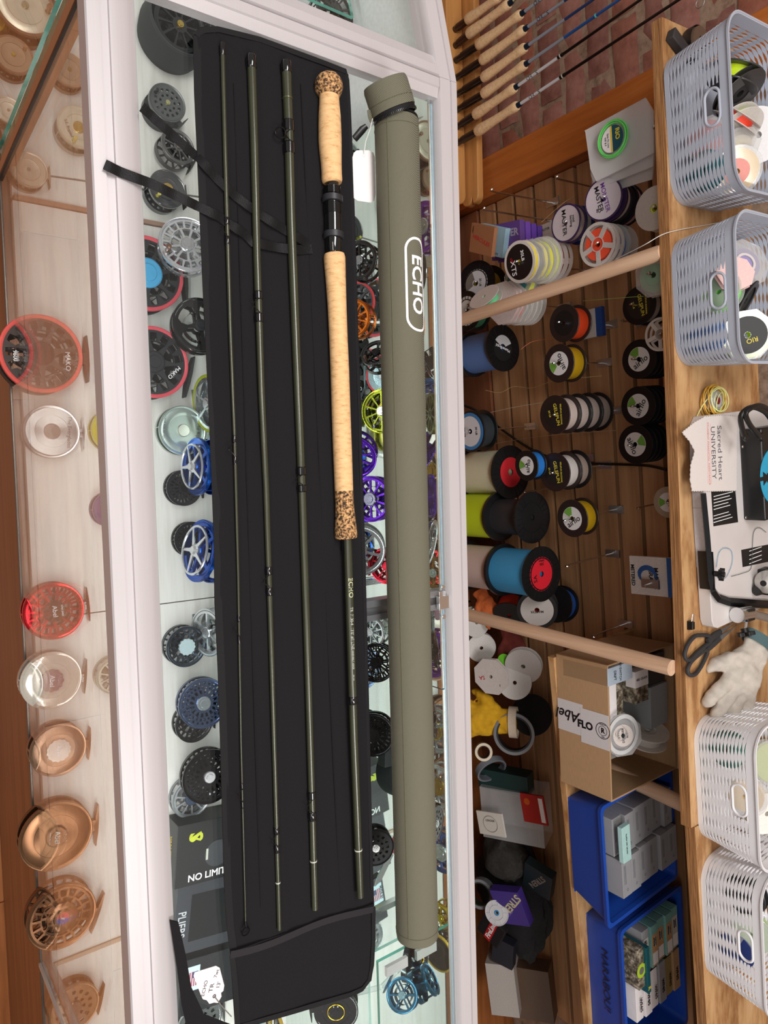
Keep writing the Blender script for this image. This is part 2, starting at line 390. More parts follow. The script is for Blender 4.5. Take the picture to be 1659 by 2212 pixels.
# ================================================================== DISPLAY CASE
ZT = 1.0; ZD = .47
YF = .200; YB = .692
XR = 1.62
fA = Z(523, 0, ZT); fB = Z(980, 178, ZT); XP = -.505; YM = .648   # joint between the two cases
def jx(y): return fA.x + (fB.x - fA.x)*(y - fA.y)/(fB.y - fA.y)
def case(name, label, O, ang, L, left):
    """case box in local coords: x 0..L along the front, y 0..DP deep, mitred at the joint side"""
    return thing(name, label, 'display case', T(O) @ RZ(ang))
prof_front = [(0, -.026), (0, -.001), (.0015, .001), (.0025, .001), (.0135, .001), (.0142, -.0018), (.0225, -.0018), (.0232, .0012), (.039, .0012), (.0455, -.002), (.0505, -.005), (.0505, -.026)]
prof_back = [(0, -.03), (0, -.001), (.0015, .001), (.011, .001), (.0118, -.0012), (.013, -.0012), (.0138, .001), (.031, .0), (.033, -.004), (.033, -.03)]
def rail(prof, P0, P1, inw, m0=None, m1=None):
    """extrude profile (inward distance, height) from P0 to P1, ends sheared to the mitre directions m0,m1"""
    d = (P1 - P0).normalized(); vs = []
    for P, mdir in ((P0, m0), (P1, m1)):
        for (a, z) in prof:
            q = P + inw*a
            if mdir is not None: q = P + mdir*(a/max(1e-6, mdir.dot(inw)))
            vs.append((q.x, q.y, z))
    n = len(prof); fs = [(i, (i+1) % n, n + (i+1) % n, n + i) for i in range(n)]
    fs += [tuple(range(n - 1, -1, -1)), tuple(range(n, 2*n))]
    return MB().add(vs, fs)
def slab(poly, z0, z1):                    # pane: the two largest faces are glass, the rest polished edge
    m = MB().prism(poly, z0, z1)
    def ar(f):
        p = [V(m.v[i]) for i in f]; n = V((0, 0, 0))
        for i in range(1, len(p) - 1): n += (p[i] - p[0]).cross(p[i+1] - p[0])
        return n.length
    A = sorted(range(len(m.f)), key=lambda i: -ar(m.f[i]))[:2]
    m.m = [0 if i in A else 1 for i in range(len(m.f))]; return m
main = thing('display_case', 'main glass display case with white aluminium frame under the rod bag', 'display case', T(0, YF, 0))
O = V((0, YF, 0)); Tm = T(-O)
jd = (fB - fA); jd.z = 0; jd.normalize()
F0 = V((jx(YF), YF, ZT)); B0 = V((jx(YB), YB, ZT)); F1 = V((XR, YF, ZT)); B1 = V((XR, YB, ZT))
def put(name, mb, mats, par, off=0., **k):
    return obj(name, mb, mats, par, M=Tm @ T(0, 0, off), **k)
RAILM = mat(lin(196, 190, 192), .42, .25, var=.012, scale=14, stretch=(.5, 40, 40))
put('front_rail', rail(prof_front, F0, F1, UY, jd, None), RAILM, main, ZT)
put('back_rail', rail(prof_back, B0, B1, -UY, -jd, None), RAILM, main, ZT)
inn = V((jd.y, -jd.x, 0))
def side_rail(Pf, Pb, into, name, par, Tm_, wdt=.027):
    pr = [(0.0006, -.018), (0.0006, -.001), (.002, .001), (wdt*.5, .001), (wdt*.56, -.001), (wdt, -.004), (wdt, -.018)]
    f = Pf + (Pb - Pf).normalized()*.0508; b = Pb - (Pb - Pf).normalized()*.0334
    return obj(name, rail(pr, f, b, into), RAILM, par, M=Tm_ @ T(0, 0, ZT))
side_rail(F0, B0, inn, 'side_rail', main, Tm)
g0 = F0 + jd*.05; g1 = B0 - jd*.032
put('glass_top', slab([(g0.x + .026, g0.y), (XR, g0.y), (XR, g1.y), (g1.x + .026, g1.y)], ZT - .0105, ZT - .0045), [GLASS, GLASS_EDGE], main, smooth=False)
put('front_glass', slab([(F0.x + .004, YF + .004), (XR, YF + .004), (XR, YF + .010), (F0.x + .004, YF + .010)], .455, ZT - .027), [GLASSF, GLASS_EDGE], main, smooth=False)
FRB = mat(lin(150, 118, 100), .35, .4, var=.02)
put('bottom_rail', MB().box(F0.x, XR, YF + .002, YF + .016, .446, .456), mat(lin(96, 84, 76), .35, .6), main, bevel=.001)
CABW = wood('cabinet_oak', lin(92, 52, 28), lin(128, 76, 42), lin(146, 92, 54), (1.5, 24, 24), rough=.4)
# interior lining
def deckpart(x0, x1, skew=0.):
    put('deck_panel', MB().prism([(x0, YF + .018), (x1, YF + .018), (x1 + skew, YB - .022), (x0, YB - .022)], ZD - .018, ZD), WHITEWOOD, main, smooth=False)
dx = jx(YF)
put('deck_panel', MB().prism([(XP + .045, YF + .018), (.2155, YF + .018), (.2155, YB - .022), (XP + .045, YB - .022)], ZD - .018, ZD), WHITEWOOD, main, smooth=False)
put('deck_panel', MB().prism([(jx(YF) + .03, YF + .018), (XP + .036, YF + .018), (XP + .036, YB - .022), (jx(YB) + .004, YB - .022)], ZD - .018, ZD), WHITEWOOD, main, smooth=False)
deckpart(.2175, .797); deckpart(.803, XR)
put('base_cabinet', MB().box(F0.x + .06, XR, YF + .008, YB - .01, 0, .4455).box(F0.x + .06, XR, YF + .02, YB - .01, .4456, ZD - .0185), CABW, main, smooth=False)
put('deck_strip', MB().box(.7965, .8035, YF + .02, YB - .03, ZD - .01, ZD + .004), mat(lin(176, 158, 138), .5), main, smooth=False)
put('deck_strip', MB().box(XP + .037, XP + .044, YF + .02, YB - .05, ZD - .01, ZD + .006), mat(lin(150, 118, 100), .5), main, smooth=False)
BACKW = mat(lin(214, 220, 218), .5)
put('mirror_door', MB().box(B0.x + .012, .3, YM, YM + .005, ZD + .001, ZT - .0125), MIRROR, main, smooth=False)
put('mirror_door', MB().box(.302, XR, YM + .001, YM + .006, ZD + .001, ZT - .0125), MIRROR, main, smooth=False)
put('back_board', MB().box(B0.x + .012, XR, YB - .018, YB - .008, ZD, ZT - .031), MAPLE, main, smooth=False)
put('door_track', MB().box(B0.x + .03, XR, YB - .0355, YB - .0205, ZT - .026, ZT - .016).box(B0.x + .03, XR, YB - .030, YB - .027, ZT - .016, ZT - .0147), mat(lin(168, 200, 216), .3, .6), main, smooth=False)
# corner post, cross bar, lock, shelves
POST_REFLECT = mat(lin(176, 128, 96), .4, .3)  # brown paints the floor's reflection onto the post
put('corner_post', MB().box(XP - .004, XP + .010, YF + .0, YF + .0035, .456, ZT - .027).box(XP - .004, XP + .0035, YF + .0035, YF + .02, .456, ZT - .027), POST_REFLECT, main, smooth=False)
put('corner_seal', MB().box(XP + .010, XP + .0135, YF + .0005, YF + .0038, .456, ZT - .027), BLACKP, main, smooth=False)
put('middle_post', MB().box(.797, .803, YF + .0, YF + .0037, .456, ZT - .027).box(.797, .803, YF + .0103, YF + .022, .4, ZT - .027), ALU, main, smooth=False)
pc = Z(870, 1302, ZT - .03)
put('cross_bar', MB().box(pc.x - .013, pc.x - .004, YB - .17, YM - .001, ZT - .034, ZT - .012).box(pc.x - .004, pc.x + .006, YB - .17, YM - .001, ZT - .03, ZT - .02).box(pc.x + .006, pc.x + .014, YB - .17, YM - .001, ZT - .034, ZT - .012), ALU_D, main, smooth=False)
lk = put('door_lock', MB().box(pc.x - .012, pc.x + .014, YB - .0465, YB - .034, ZT - .0104, ZT - .0098).box(pc.x - .006, pc.x + .012, YB - .052, YB - .030, ZT - .0098, ZT - .0035), CHROME, main, bevel=.001)
for k in (-1, 1): obj('screw', MB().disc(.0035, 0, .0012, 16, bev=.0005), CHROME, lk, M=T(pc.x + .003 + k*.021, YB - .040, ZT - .0098 + .0018))
ZSH = .872
ZSH = .728
put('glass_shelf', slab([(-.30, .457), (pc.x - .02, .457), (pc.x - .02, .505), (-.30, .505)], ZSH - .006, ZSH), [GLASS, GLASS_EDGE], main, smooth=False)
put('glass_shelf', slab([(pc.x - .016, .457), (.80, .457), (.80, .544), (pc.x - .016, .544)], ZSH - .006, ZSH), [GLASS, GLASS_EDGE], main, smooth=False)
for x in (-.28, pc.x - .03, pc.x + .01, .78):
    put('shelf_bracket', MB().box(x - .005, x + .005, .47, YM - .001, ZSH - .018, ZSH - .0062), CHROME, main, smooth=False)
cl = put('shelf_clip', MB().box(.735, .75, .60, .64, .896, .902), ALU, main)
# led strip under the front rail: a real lamp of the case
LEDM = emis('led_tube', (.95, 1., 1.), 2.5)
put('led_strip', MB().box(-.50, XR - .05, YF + .030, YF + .040, ZT - .033, ZT - .028), LEDM, main, smooth=False)
def led(x, sx, y, ty, e):
    o = area('case_led', (x, y, ZT - .036), (x, ty, .5), .012, sx, e, (.96, 1., 1.))
    o.rotation_euler = (0, 0, 0); d = (V((x, ty, .5)) - V((x, y, ZT - .036))).normalized()
    o.matrix_world = frame((x, y, ZT - .036), -d, UX) ; return o
led(.12, 1.05, YF + .035, .50, 3.1); led(1.12, .9, YF + .035, .5, 2.5)
# ------------------------------------------------------------------ second case, turned towards the viewer
c2 = thing('display_case', 'second glass display case mitred to the main one at its far left end', 'display case', T(F0.x, YF, 0))
Tc = T(-F0.x, -YF, 0)
ax = V((-math.cos(math.radians(13)), -math.sin(math.radians(13)), 0)); nn2 = V((ax.y, -ax.x, 0))   # nn2 points into the case depth
L2 = .95
F0c = F0 - inn*.0004; B0c = B0 - inn*.0004
F2 = F0c + ax*L2; B2 = B0c + ax*(L2 + .0)
def putc(name, mb, mats, off=0., **k): return obj(name, mb, mats, c2, M=Tc @ T(0, 0, off), **k)
n2 = V((-math.sin(math.radians(13)), math.cos(math.radians(13)), 0))
n2 = V((math.sin(math.radians(13))*1., math.cos(math.radians(13)), 0)) if n2.dot(jd) < V((math.sin(math.radians(13)), math.cos(math.radians(13)), 0)).dot(jd)*0 else n2
putc('front_rail', rail(prof_front, F0c, F2, n2, jd, None), RAILM, ZT)
putc('back_rail', rail(prof_back, B0c, B2, -n2, -jd, None), RAILM, ZT)
side_rail(F0c, B0c, -inn, 'side_rail', c2, Tc)
q0 = F0c + jd*.05 - inn*.022; q1 = B0c - jd*.032 - inn*.022
putc('glass_top', slab([(q0.x, q0.y), (q1.x, q1.y), (q1.x + ax.x*L2*.95, q1.y + ax.y*L2*.95), (q0.x + ax.x*L2*.95, q0.y + ax.y*L2*.95)], ZT - .0105, ZT - .0045), [GLASS, GLASS_EDGE], smooth=False)
w0 = F0c + n2*.004 + ax*.006; w1 = F0c + n2*.010 + ax*.006
putc('front_glass', slab([(w0.x, w0.y), (w1.x, w1.y), (w1.x + ax.x*.9, w1.y + ax.y*.9), (w0.x + ax.x*.9, w0.y + ax.y*.9)], .455, ZT - .027), [GLASSF, GLASS_EDGE], smooth=False)
d0 = F0c + n2*.012 + V((.04, 0, 0)) + jd*.006; d1 = B0c - jd*.03 + V((.02, 0, 0))
putc('deck_panel', MB().prism([(F0c.x + .027, YF + .02), (B0c.x + .001, YB - .03), (B0c.x + ax.x*.9, B0c.y - .03 + ax.y*.9), (F0c.x + n2.x*.018 + ax.x*.9, F0c.y + n2.y*.018 + ax.y*.9), (F0c.x + n2.x*.018 + .0, F0c.y + n2.y*.018)], ZD - .018, ZD), WHITEWOOD, smooth=False)
r0 = F0c; r1 = F0c + ax*.9
putc('bottom_rail', MB().prism([(r0.x, r0.y), (r1.x, r1.y), (r1.x + n2.x*.014, r1.y + n2.y*.014), (r0.x + n2.x*.014, r0.y + n2.y*.014)], .436, .455), FRB, smooth=False)
putc('base_cabinet', MB().prism([(F0c.x + n2.x*.03 - .01, F0c.y + n2.y*.03), (B0c.x - .01, B0c.y - .02), (B0c.x + ax.x*.88, B0c.y - .02 + ax.y*.88), (F0c.x + n2.x*.03 + ax.x*.88, F0c.y + n2.y*.03 + ax.y*.88)], 0, ZD - .0185), CABW, smooth=False)
p2 = B0c - n2*.02
putc('back_panel', MB().prism([(p2.x - .01, p2.y), (p2.x - .01, p2.y + .01), (p2.x + ax.x*.88, p2.y + .01 + ax.y*.88), (p2.x + ax.x*.88, p2.y + ax.y*.88)], ZD, ZT - .031), BACKW, smooth=False)
cc = F0c + ax*.4 + n2*.04
o = area('case_led', (cc.x, cc.y, ZT - .036), (cc.x, cc.y + .2, .5), .012, .7, .9, (.96, 1., .98))
o.matrix_world = frame((cc.x, cc.y, ZT - .036), -(V((0, .25, -.5)).normalized()), ax)
# ================================================================== THINGS ON THE CASE TOP
ZC = ZT + .0015
# ---- rod bag
Lf = [(60, 432), (66, 424), (78, 417), (200, 419), (350, 426), (500, 432), (700, 441), (850, 449), (1000, 455), (1150, 461), (1300, 463), (1450, 470), (1600, 475), (1750, 479), (1900, 483), (2000, 489), (2060, 497), (2130, 503), (2240, 508)]
Rt = [(60, 470), (66, 496), (78, 545), (110, 642), (135, 705), (152, 752), (240, 757), (400, 763), (550, 768), (700, 772), (900, 780), (1050, 783), (1200, 788), (1400, 793), (1600, 798), (1800, 803), (1950, 807), (2000, 807), (2090, 805), (2118, 801), (2135, 780), (2150, 735), (2170, 670), (2190, 600), (2208, 545), (2240, 512)]
def interp(tab, y):
    for (a, x0), (b, x1) in zip(tab, tab[1:]):
        if y <= b: return x0 + (x1 - x0)*(y - a)/(b - a)
    return tab[-1][1]
def cloth(ys, xl, xr, nx, z0, amp, th, folds=()):
    vs = []; n = len(ys)
    for y in ys:
        for j in range(nx + 1):
            t = j/nx; x = xl(y) + (xr(y) - xl(y))*t; p = Z(x, y, z0)
            e = min(t, 1 - t)*nx
            h = amp*(.5 + noise.noise(V((p.x*5, p.y*42, 1.3)))*.9 + .35*noise.noise(V((p.x*22, p.y*60, 4))))
            for (fx, wd, hh) in folds: h += hh*math.exp(-((t - fx)/wd)**2)
            h = max(0, h)*min(1, .25 + e/3)
            vs.append((p.x, p.y, z0 + th + h))
    top = len(vs); vs += [(v[0], v[1], z0) for v in vs[:top]]
    w_ = nx + 1; fs = []
    for i in range(n - 1):
        for j in range(nx):
            a, b, c, d = i*w_ + j, i*w_ + j + 1, (i+1)*w_ + j + 1, (i+1)*w_ + j
            fs += [(a, d, c, b), (a + top, b + top, c + top, d + top)]
    for i in range(n - 1):
        for j in (0, nx):
            a, b = i*w_ + j, (i+1)*w_ + j; f = (a, a + top, b + top, b); fs.append(f if j == 0 else f[::-1])
    for j in range(nx):
        for i in (0, n - 1):
            a, b = i*w_ + j, i*w_ + j + 1; f = (a, b, b + top, a + top); fs.append(f if i == 0 else f[::-1])
    return MB().add(vs, fs)
CLOTHM = BLACKCLOTH
bag = thing('rod_bag', 'unrolled black cloth rod bag lying on the glass case top', 'rod bag', T(0, .4, ZC))
Tg = T(0, -.4, -ZC)
ys = [60, 63, 68, 74] + [78 + i*24 for i in range(91)]
sock = obj('cloth_panel', cloth(ys, lambda y: interp(Lf, y), lambda y: interp(Rt, y), 60, ZC, .0022, .0010,
           [(.40, .012, .001), (.66, .012, .001), (.86, .010, .0012)]), CLOTHM, bag, M=Tg)
# pocket flap at the lower end
fy = [0, .02, .05] + [.1*i for i in range(1, 11)]
def flapmap(t, s):     # t along flap (0 top), s across
    xa, ya = 497, 2052; xb, yb = 806, 1950
    x0 = xa + (xb - xa)*s; y0 = ya + (yb - ya)*s
    x1 = 508 + (796 - 508)*s; y1 = 2222 - 82*s - 22*max(0, s - .9)*10*max(0, s - .9)*10
    return x0 + (x1 - x0)*t + (14*math.sin(math.pi*min(1, t*1.0)) if s > .999 else 0)*0, y0 + (y1 - y0)*t
vs = []; nfx, nfy = 30, 16
for i in range(nfy + 1):
    for j in range(nfx + 1):
        x, y = flapmap(i/nfy, j/nfx); p = Z(x, y, ZC + .002)
        h = .0010 + .0026*max(0, .5 + noise.noise(V((p.x*26, p.y*20, 9))))
        if i == 0: h += .001
        vs.append((p.x, p.y, ZC + .0015 + h))
tp = len(vs); vs += [(v[0], v[1], ZC + .0012) for v in vs[:tp]]; fs = []
w_ = nfx + 1
for i in range(nfy):
    for j in range(nfx):
        a, b, c, d = i*w_ + j, i*w_ + j + 1, (i+1)*w_ + j + 1, (i+1)*w_ + j
        fs += [(a, d, c, b), (a + tp, b + tp, c + tp, d + tp)]
for i in range(nfy):
    for j in (0, nfx):
        a, b = i*w_ + j, (i+1)*w_ + j; f = (a, a + tp, b + tp, b); fs.append(f if j == 0 else f[::-1])
for j in range(nfx): fs.append((j, j + 1, j + 1 + tp, j + tp))
obj('pocket_flap', MB().add(vs, fs), CLOTHM, bag, M=Tg)
def edge_tape(pix, z, hw, name='edge_binding', m=BLACKTAPE, inset=0.):
    pts = [Z(x, y, z) for x, y in pix]; wv = []
    for i in range(len(pts)):
        t = (pts[min(i+1, len(pts)-1)] - pts[max(i-1, 0)]).normalized(); wv.append(V((-t.y, t.x, 0))*hw)
    return obj(name, MB().ribbon(pts, wv, .0012), m, bag, M=Tg)
edge_tape([(interp(Lf, y) + 8, y) for y in range(80, 2240, 40)], ZC + .0015, S(Z(450, 1000, ZT), 8))
edge_tape([(425, 79), (428, 72), (440, 66), (470, 64), (520, 76), (560, 86), (640, 115), (700, 137), (746, 155)], ZC + .002, S(Z(450, 100, ZT), 6))
edge_tape([(interp(Rt, y) - 4, y) for y in range(160, 1950, 40)], ZC + .0012, S(Z(450, 1000, ZT), 4))
edge_tape([(497 + 309*t, 2062 - 102*t + 5*math.sin(7*t)) for t in [i/14 for i in range(15)]], ZC + .005, S(Z(600, 2000, ZT), 7.5), 'pocket_binding', mat(lin(36, 33, 36), .7, bump=.2, scale=800, spec=.25))
edge_tape([(806, 1960), (806, 2030), (803, 2085), (797, 2116), (782, 2136), (755, 2148), (700, 2164), (640, 2182), (570, 2202), (514, 2218)], ZC + .0045, S(Z(800, 2100, ZT), 5), 'pocket_binding')
edge_tape([(501, 2066), (506, 2110), (510, 2160), (513, 2230)], ZC + .0045, S(Z(800, 2100, ZT), 5), 'pocket_binding')
# stitched channel seams
for (xa, xb) in ((505, 563), (650, 735)):
    st = []
    obj('seam', MB().tube([Z(xa + (xb - xa)*t, 180 + 1780*t, ZC + .0028) for t in [i/20 for i in range(21)]], .0005, 5), BLACKTAPE, bag, M=Tg)
# lower-left tail of the bag hanging over the rail
tail = [(376, 1990), (420, 1996), (500, 2010), (505, 2100), (506, 2240), (400, 2240), (392, 2170), (384, 2100), (377, 2040)]
tail = [(366, 1986), (384, 1990), (400, 2060), (412, 2130), (440, 2190), (506, 2215), (507, 2250), (410, 2250), (392, 2170), (382, 2090)]
obj('tail', MB().prism([(Z(x, y, ZC).x, Z(x, y, ZC).y) for x, y in tail], ZC, ZC + .0018), CLOTHM, bag, M=Tg)
# ribbon ties
def ribbon_pts(pix, zf):
    out = []
    for i in range(len(pix) - 1):
        for k in range(5):
            t = k/5; a, b = pix[i], pix[i+1]
            out.append((a[0] + (b[0]-a[0])*t, a[1] + (b[1]-a[1])*t))
    out.append(pix[-1]); return [Z(x, y, zf(x, y)) for x, y in out]
def rz(x, y): return ZC + (.0042 if x > interp(Lf, y) else .0012) + .0012*(1 + math.sin(x*.09 + y*.05))
rb = thing('ribbon_tie', 'black satin ribbon tie lying in a loop across the rod bag', 'ribbon', T(Z(500, 440, ZC)))
Tr = T(-Z(500, 440, ZC))
for pix in ([(306, 231), (340, 262), (385, 303), (432, 345), (470, 388), (510, 425), (560, 462), (612, 495), (655, 520), (672, 536)],
            [(226, 355), (262, 373), (330, 398), (385, 425), (432, 448), (470, 466), (500, 487), (528, 505), (545, 523), (600, 535), (645, 540), (674, 538)]):
    pts = ribbon_pts(pix, rz); wv = []
    for i in range(len(pts)):
        t = (pts[min(i+1, len(pts)-1)] - pts[max(i-1, 0)]).normalized()
        tw = .25*math.sin(i*.8) if i > 22 else .05*math.sin(i*.5)
        wv.append(V((-t.y, t.x, 0))*.0055*math.cos(tw) + UZ*.0055*math.sin(tw)*.3)
    obj('ribbon', MB().ribbon(pts, wv, .0004), SATIN, rb, M=Tr)
# ---- rod sections
ZR = ZC + .0052
def rod(label, pix, extra=None, z=ZR):
    """pix = (x, y, width px)"""
    pts = [Z(x, y, z) for x, y, _ in pix]; rs = [S(p, w_/2) for p, (_, _, w_) in zip(pts, pix)]
    pts = [V((p.x, p.y, z + r*.6)) for p, r in zip(pts, rs)]
    t = thing('rod_section', label, 'fishing rod section', T(pts[0])); t['_'] = 0; del t['_']
    def at(y):
        for i in range(len(pix) - 1):
            if y <= pix[i+1][1] or i == len(pix) - 2:
                k = (y - pix[i][1])/(pix[i+1][1] - pix[i][1]); return pts[i].lerp(pts[i+1], k), rs[i] + (rs[i+1] - rs[i])*k
    R0 = T(-pts[0])
    obj('blank', MB().tube(pts, rs, 20), BLANK, t, M=R0)
    def sleeve(name, y0, y1, k, m, n=2):
        a, ra = at(y0); b, rb_ = at(y1); d = (b - a)
        P = [a, a + d*.12, a + d*.88, b]; R_ = [ra*1.02, ra*k, rb_*k, rb_*1.02]
        return obj(name, MB().tube(P, R_, 18), m, t, M=R0)
    def snake(y0, y1, y2, y3, out, side=-1, ring=None):
        w1 = sleeve('wrap', y0, y1, 1.25, BLACKG); w2 = sleeve('wrap', y2, y3, 1.25, BLACKG)
        a, ra = at(y1 - 3); b, rb_ = at(y2 + 3); m = (a + b)/2; o_ = S(m, out)
        d = (b - a)
        up = UZ*ra
        P = [a + up, a.lerp(b, .2) + up*1.2 + V((0, -o_*.5, 0)), a.lerp(b, .42) + V((0, -o_, o_*.35)), a.lerp(b, .5) + V((0, -o_*1.06, o_*.5)), a.lerp(b, .6) + V((0, -o_*.8, o_*.45)), a.lerp(b, .85) + up*1.1 + V((0, -o_*.2, 0)), b + up]
        if ring is None:
            obj('snake_guide', MB().tube(P, .00045, 6), mat(lin(60, 56, 58), .2, .9), t, M=R0)
        else:
            rr = S(m, ring); c = m + V((0, -o_, o_*.3))
            g = MB(); g.M = frame(c, V((.35, -.2, 1)), UY); g.torus(rr, rr*.16, 28, 8)
            g.M = Matrix(); g.tube([a + up, c + V((0, rr, 0))], .0006, 6); g.tube([b + up, c + V((0, rr*.95, 0))], .0006, 6)
            obj('stripping_guide', g, mat(lin(50, 46, 50), .15, .9), t, M=R0)
    return t, R0, sleeve, snake, at, pts
t, R0, sl, sn, at, _ = rod('thinnest green rod section with the tip ring, nearest the ribbon ends', [(479, 95, 9.5), (487, 400, 9.5), (496, 700, 8), (506, 950, 7), (514, 1250, 5.5), (520, 1600, 4), (530, 1990, 3)])
sl('end_wrap', 94, 121, 1.25, BLACKG)
for a in ((470, 487, 511, 529, 17), (940, 957, 985, 1003, 17), (1328, 1343, 1372, 1390, 15), (1690, 1705, 1728, 1745, 12)): sn(*a)
g = MB(); pt, _r = at(1990); g.tube([pt, pt + V((.006, 0, .001))], .0012, 8)
tpc = Z(531, 2012, ZR + .001); g.M = frame(tpc, (.1, .1, 1)); g.torus(S(tpc, 9), .0006, 20, 6)
g.M = Matrix(); g.tube([Z(528, 1990, ZR), Z(524, 2004, ZR + .001)], .0005, 6); g.tube([Z(530, 1990, ZR), Z(538, 2005, ZR + .001)], .0005, 6)
obj('tip_ring', g, mat(lin(40, 38, 40), .2, .9), t, M=R0)
t, R0, sl, sn, at, _ = rod('second green rod section with three snake guides', [(540, 122, 19), (547, 320, 17.5), (553, 560, 16), (563, 850, 14.5), (573, 1050, 13), (583, 1350, 11.5), (592, 1650, 10), (602, 2007, 9)])
sl('end_wrap', 122, 151, 1.2, BLACKG)
for a in ((630, 648, 677, 697, 18), (1223, 1241, 1268, 1286, 17), (1785, 1800, 1822, 1840, 15)): sn(*a)
sl('ferrule_ring', 1903, 1906, 1.15, SILVERINK)
t, R0, sl, sn, at, _ = rod('third green rod section with the round stripping guide', [(615, 137, 21), (620, 260, 20), (626, 480, 19.5), (637, 750, 18), (650, 1060, 16.5), (660, 1350, 15.5), (670, 1680, 14.5), (678, 1962, 13.5)])
sl('end_wrap', 136, 161, 1.12, BLACKG); sl('silver_band', 214, 218, 1.12, mat(lin(120, 122, 90), .25, .8)); 
sn(262, 287, 309, 335, 24, ring=11)
for a in ((1008, 1027, 1047, 1063, 20), (1707, 1724, 1751, 1770, 18)): sn(*a)
sl('ferrule_ring', 1856, 1859, 1.12, SILVERINK)
# butt section with cork grips
t, R0, sl, sn, at, bp_ = rod('butt section of the green rod with long cork grips and black reel seat', [(714, 390, 16), (722, 548, 18), (743, 1060, 19), (748, 1168, 17.5), (753, 1330, 18), (762, 1600, 17), (770, 1800, 16), (776, 1936, 14)], z=ZR + .006)
def prof(name, pts_w, m, z=ZR + .007, n=32):
    P = []; R_ = []
    for x, y, w_ in pts_w:
        p = Z(x, y, z); P.append(p); R_.append(S(p, w_/2))
    return obj(name, MB().tube(P, R_, n), m, t, M=R0)
ball = [(709, 157, 6), (709, 159, 26), (709.3, 164, 42), (709.6, 171, 53), (710, 180, 60), (710, 189, 62), (710.5, 197, 58), (711, 204, 51), (711, 209, 45)]
prof('fighting_butt', ball, BURL)
prof('rear_grip', [(711, 206, 42), (711.5, 225, 44), (712, 250, 48), (712.5, 280, 49.5), (713, 305, 50), (714, 330, 48), (715.5, 355, 45), (716.5, 375, 44), (717, 388, 45), (717, 394, 42), (717.2, 396, 36)], CORK)
seat = prof('reel_seat', [(717, 392, 30), (717.3, 402, 30), (717.5, 404, 32), (718.5, 440, 36), (719.5, 470, 36), (720.5, 510, 36), (721.5, 546, 30)], BLACKG)
thr = MB()
for k in range(14):
    for y0, y1, wd in ((405, 434, 36), (442, 462, 38)):
        y = y0 + (y1 - y0)*k/13; c = Z(717.2 + (y - 400)*.03, y, ZR + .007)
        nx_ = Z(717.2 + (y + 5 - 400)*.03, y + 5, ZR + .007)
        thr.M = frame(c, nx_ - c, UZ); thr.torus(S(c, wd/2)*.97, .0006, 24, 5)
thr.M = Matrix(); obj('threads', thr, BLACKG, seat)
for y, wd in ((431, 45), (509, 44)):
    prof('locking_ring', [(718 + (y - 431)*.03, y - 7, wd - 3), (718 + (y - 431)*.03, y - 6, wd), (718.2 + (y - 431)*.03, y + 6, wd), (718.2 + (y - 431)*.03, y + 7, wd - 3)], mat(lin(40, 40, 44), .45))
prof('seat_hood', [(720.8, 517, 33), (721, 518, 36), (721.6, 543, 34), (721.7, 548, 29)], BLACKG)
prof('fore_grip', [(722, 548, 33), (722.1, 549, 43), (722.6, 556, 47), (723.5, 575, 46), (725, 600, 44), (728, 660, 41), (731, 730, 40), (734, 800, 40.5), (737, 900, 41), (740, 980, 41), (743, 1060, 40)], CORK)
prof('grip_flare', [(743, 1060, 40), (744, 1085, 40), (745.5, 1115, 43), (747, 1145, 48), (747.5, 1158, 49), (747.7, 1162, 47), (747.8, 1163.5, 40)], BURL)
prof('winding_check', [(748, 1162, 21), (748, 1166, 19.5), (749, 1192, 19.5), (749, 1196, 18)], BLACKG)
sl('wrap', 1502, 1519, 1.18, BLACKG); sl('ferrule_ring', 1832, 1835, 1.12, SILVERINK)
def rodtext(s_, y, size, m=SILVERINK, **k):
    p, r = at(y); q, _ = at(y + 30); d = (q - p).normalized(); n = V((0, -.15, 1)).normalized(); yy = n.cross(d).normalized(); n = d.cross(yy)
    M = Matrix((d, yy, n)).transposed().to_4x4(); M.translation = p + n*(r + .00005)
    tm = text_mesh(s_, S(p, size), m, **k)
    # bend the lettering round the blank
    me = tm.copy()
    for v in me.vertices:
        a = v.co.y/(r + .0001); rad = r + .0001 + v.co.z; v.co.y = rad*math.sin(a); v.co.z = rad*math.cos(a) - r - .00005
    obj('lettering', me, m, t, M=R0 @ M)
rodtext('ECHO', 1268, 15, mat(lin(214, 216, 170), .4), sx=1.05)
rodtext('TR  7130-4  13\'0" #7 LINE', 1355, 10, sx=.85); rodtext('GREENBELT 650GR', 1422, 5.5, sx=.9); rodtext('SER. NO', 1460, 3.5)
# ---- rod tube
zt = ZT + .031
ta = Z(858, 262, zt); tb = Z(903, 2022, zt); ax_ = (tb - ta).normalized(); R_T = S(Z(880, 1000, zt), 47)
ta.z = tb.z = ZT + .0018 + R_T
yy = UZ.cross(ax_).normalized()
MT = Matrix((ax_, yy, UZ)).transposed().to_4x4(); MT.translation = ta        # local x along the tube
LT = (tb - ta).length
tub = thing('rod_tube', 'long olive canvas rod tube with a zipped cap and white oval logo', 'rod tube', MT)
def alongx(): return Matrix.Rotation(math.radians(90), 4, 'Y')
m = MB(); m.M = alongx()
m.lathe([(R_T*.9, .02), (R_T*.9, 0), (R_T*.985, 0), (R_T, .002), (R_T, LT - .006), (R_T*.97, LT), (R_T*.5, LT + .001), (1e-5, LT + .001)], 64)
obj('tube_body', m, CANVAS, tub)
m = MB(); m.M = alongx() ; m.lathe([(1e-5, .018), (R_T*.9, .018)], 48); obj('tube_mouth', m, BLACKP, tub)
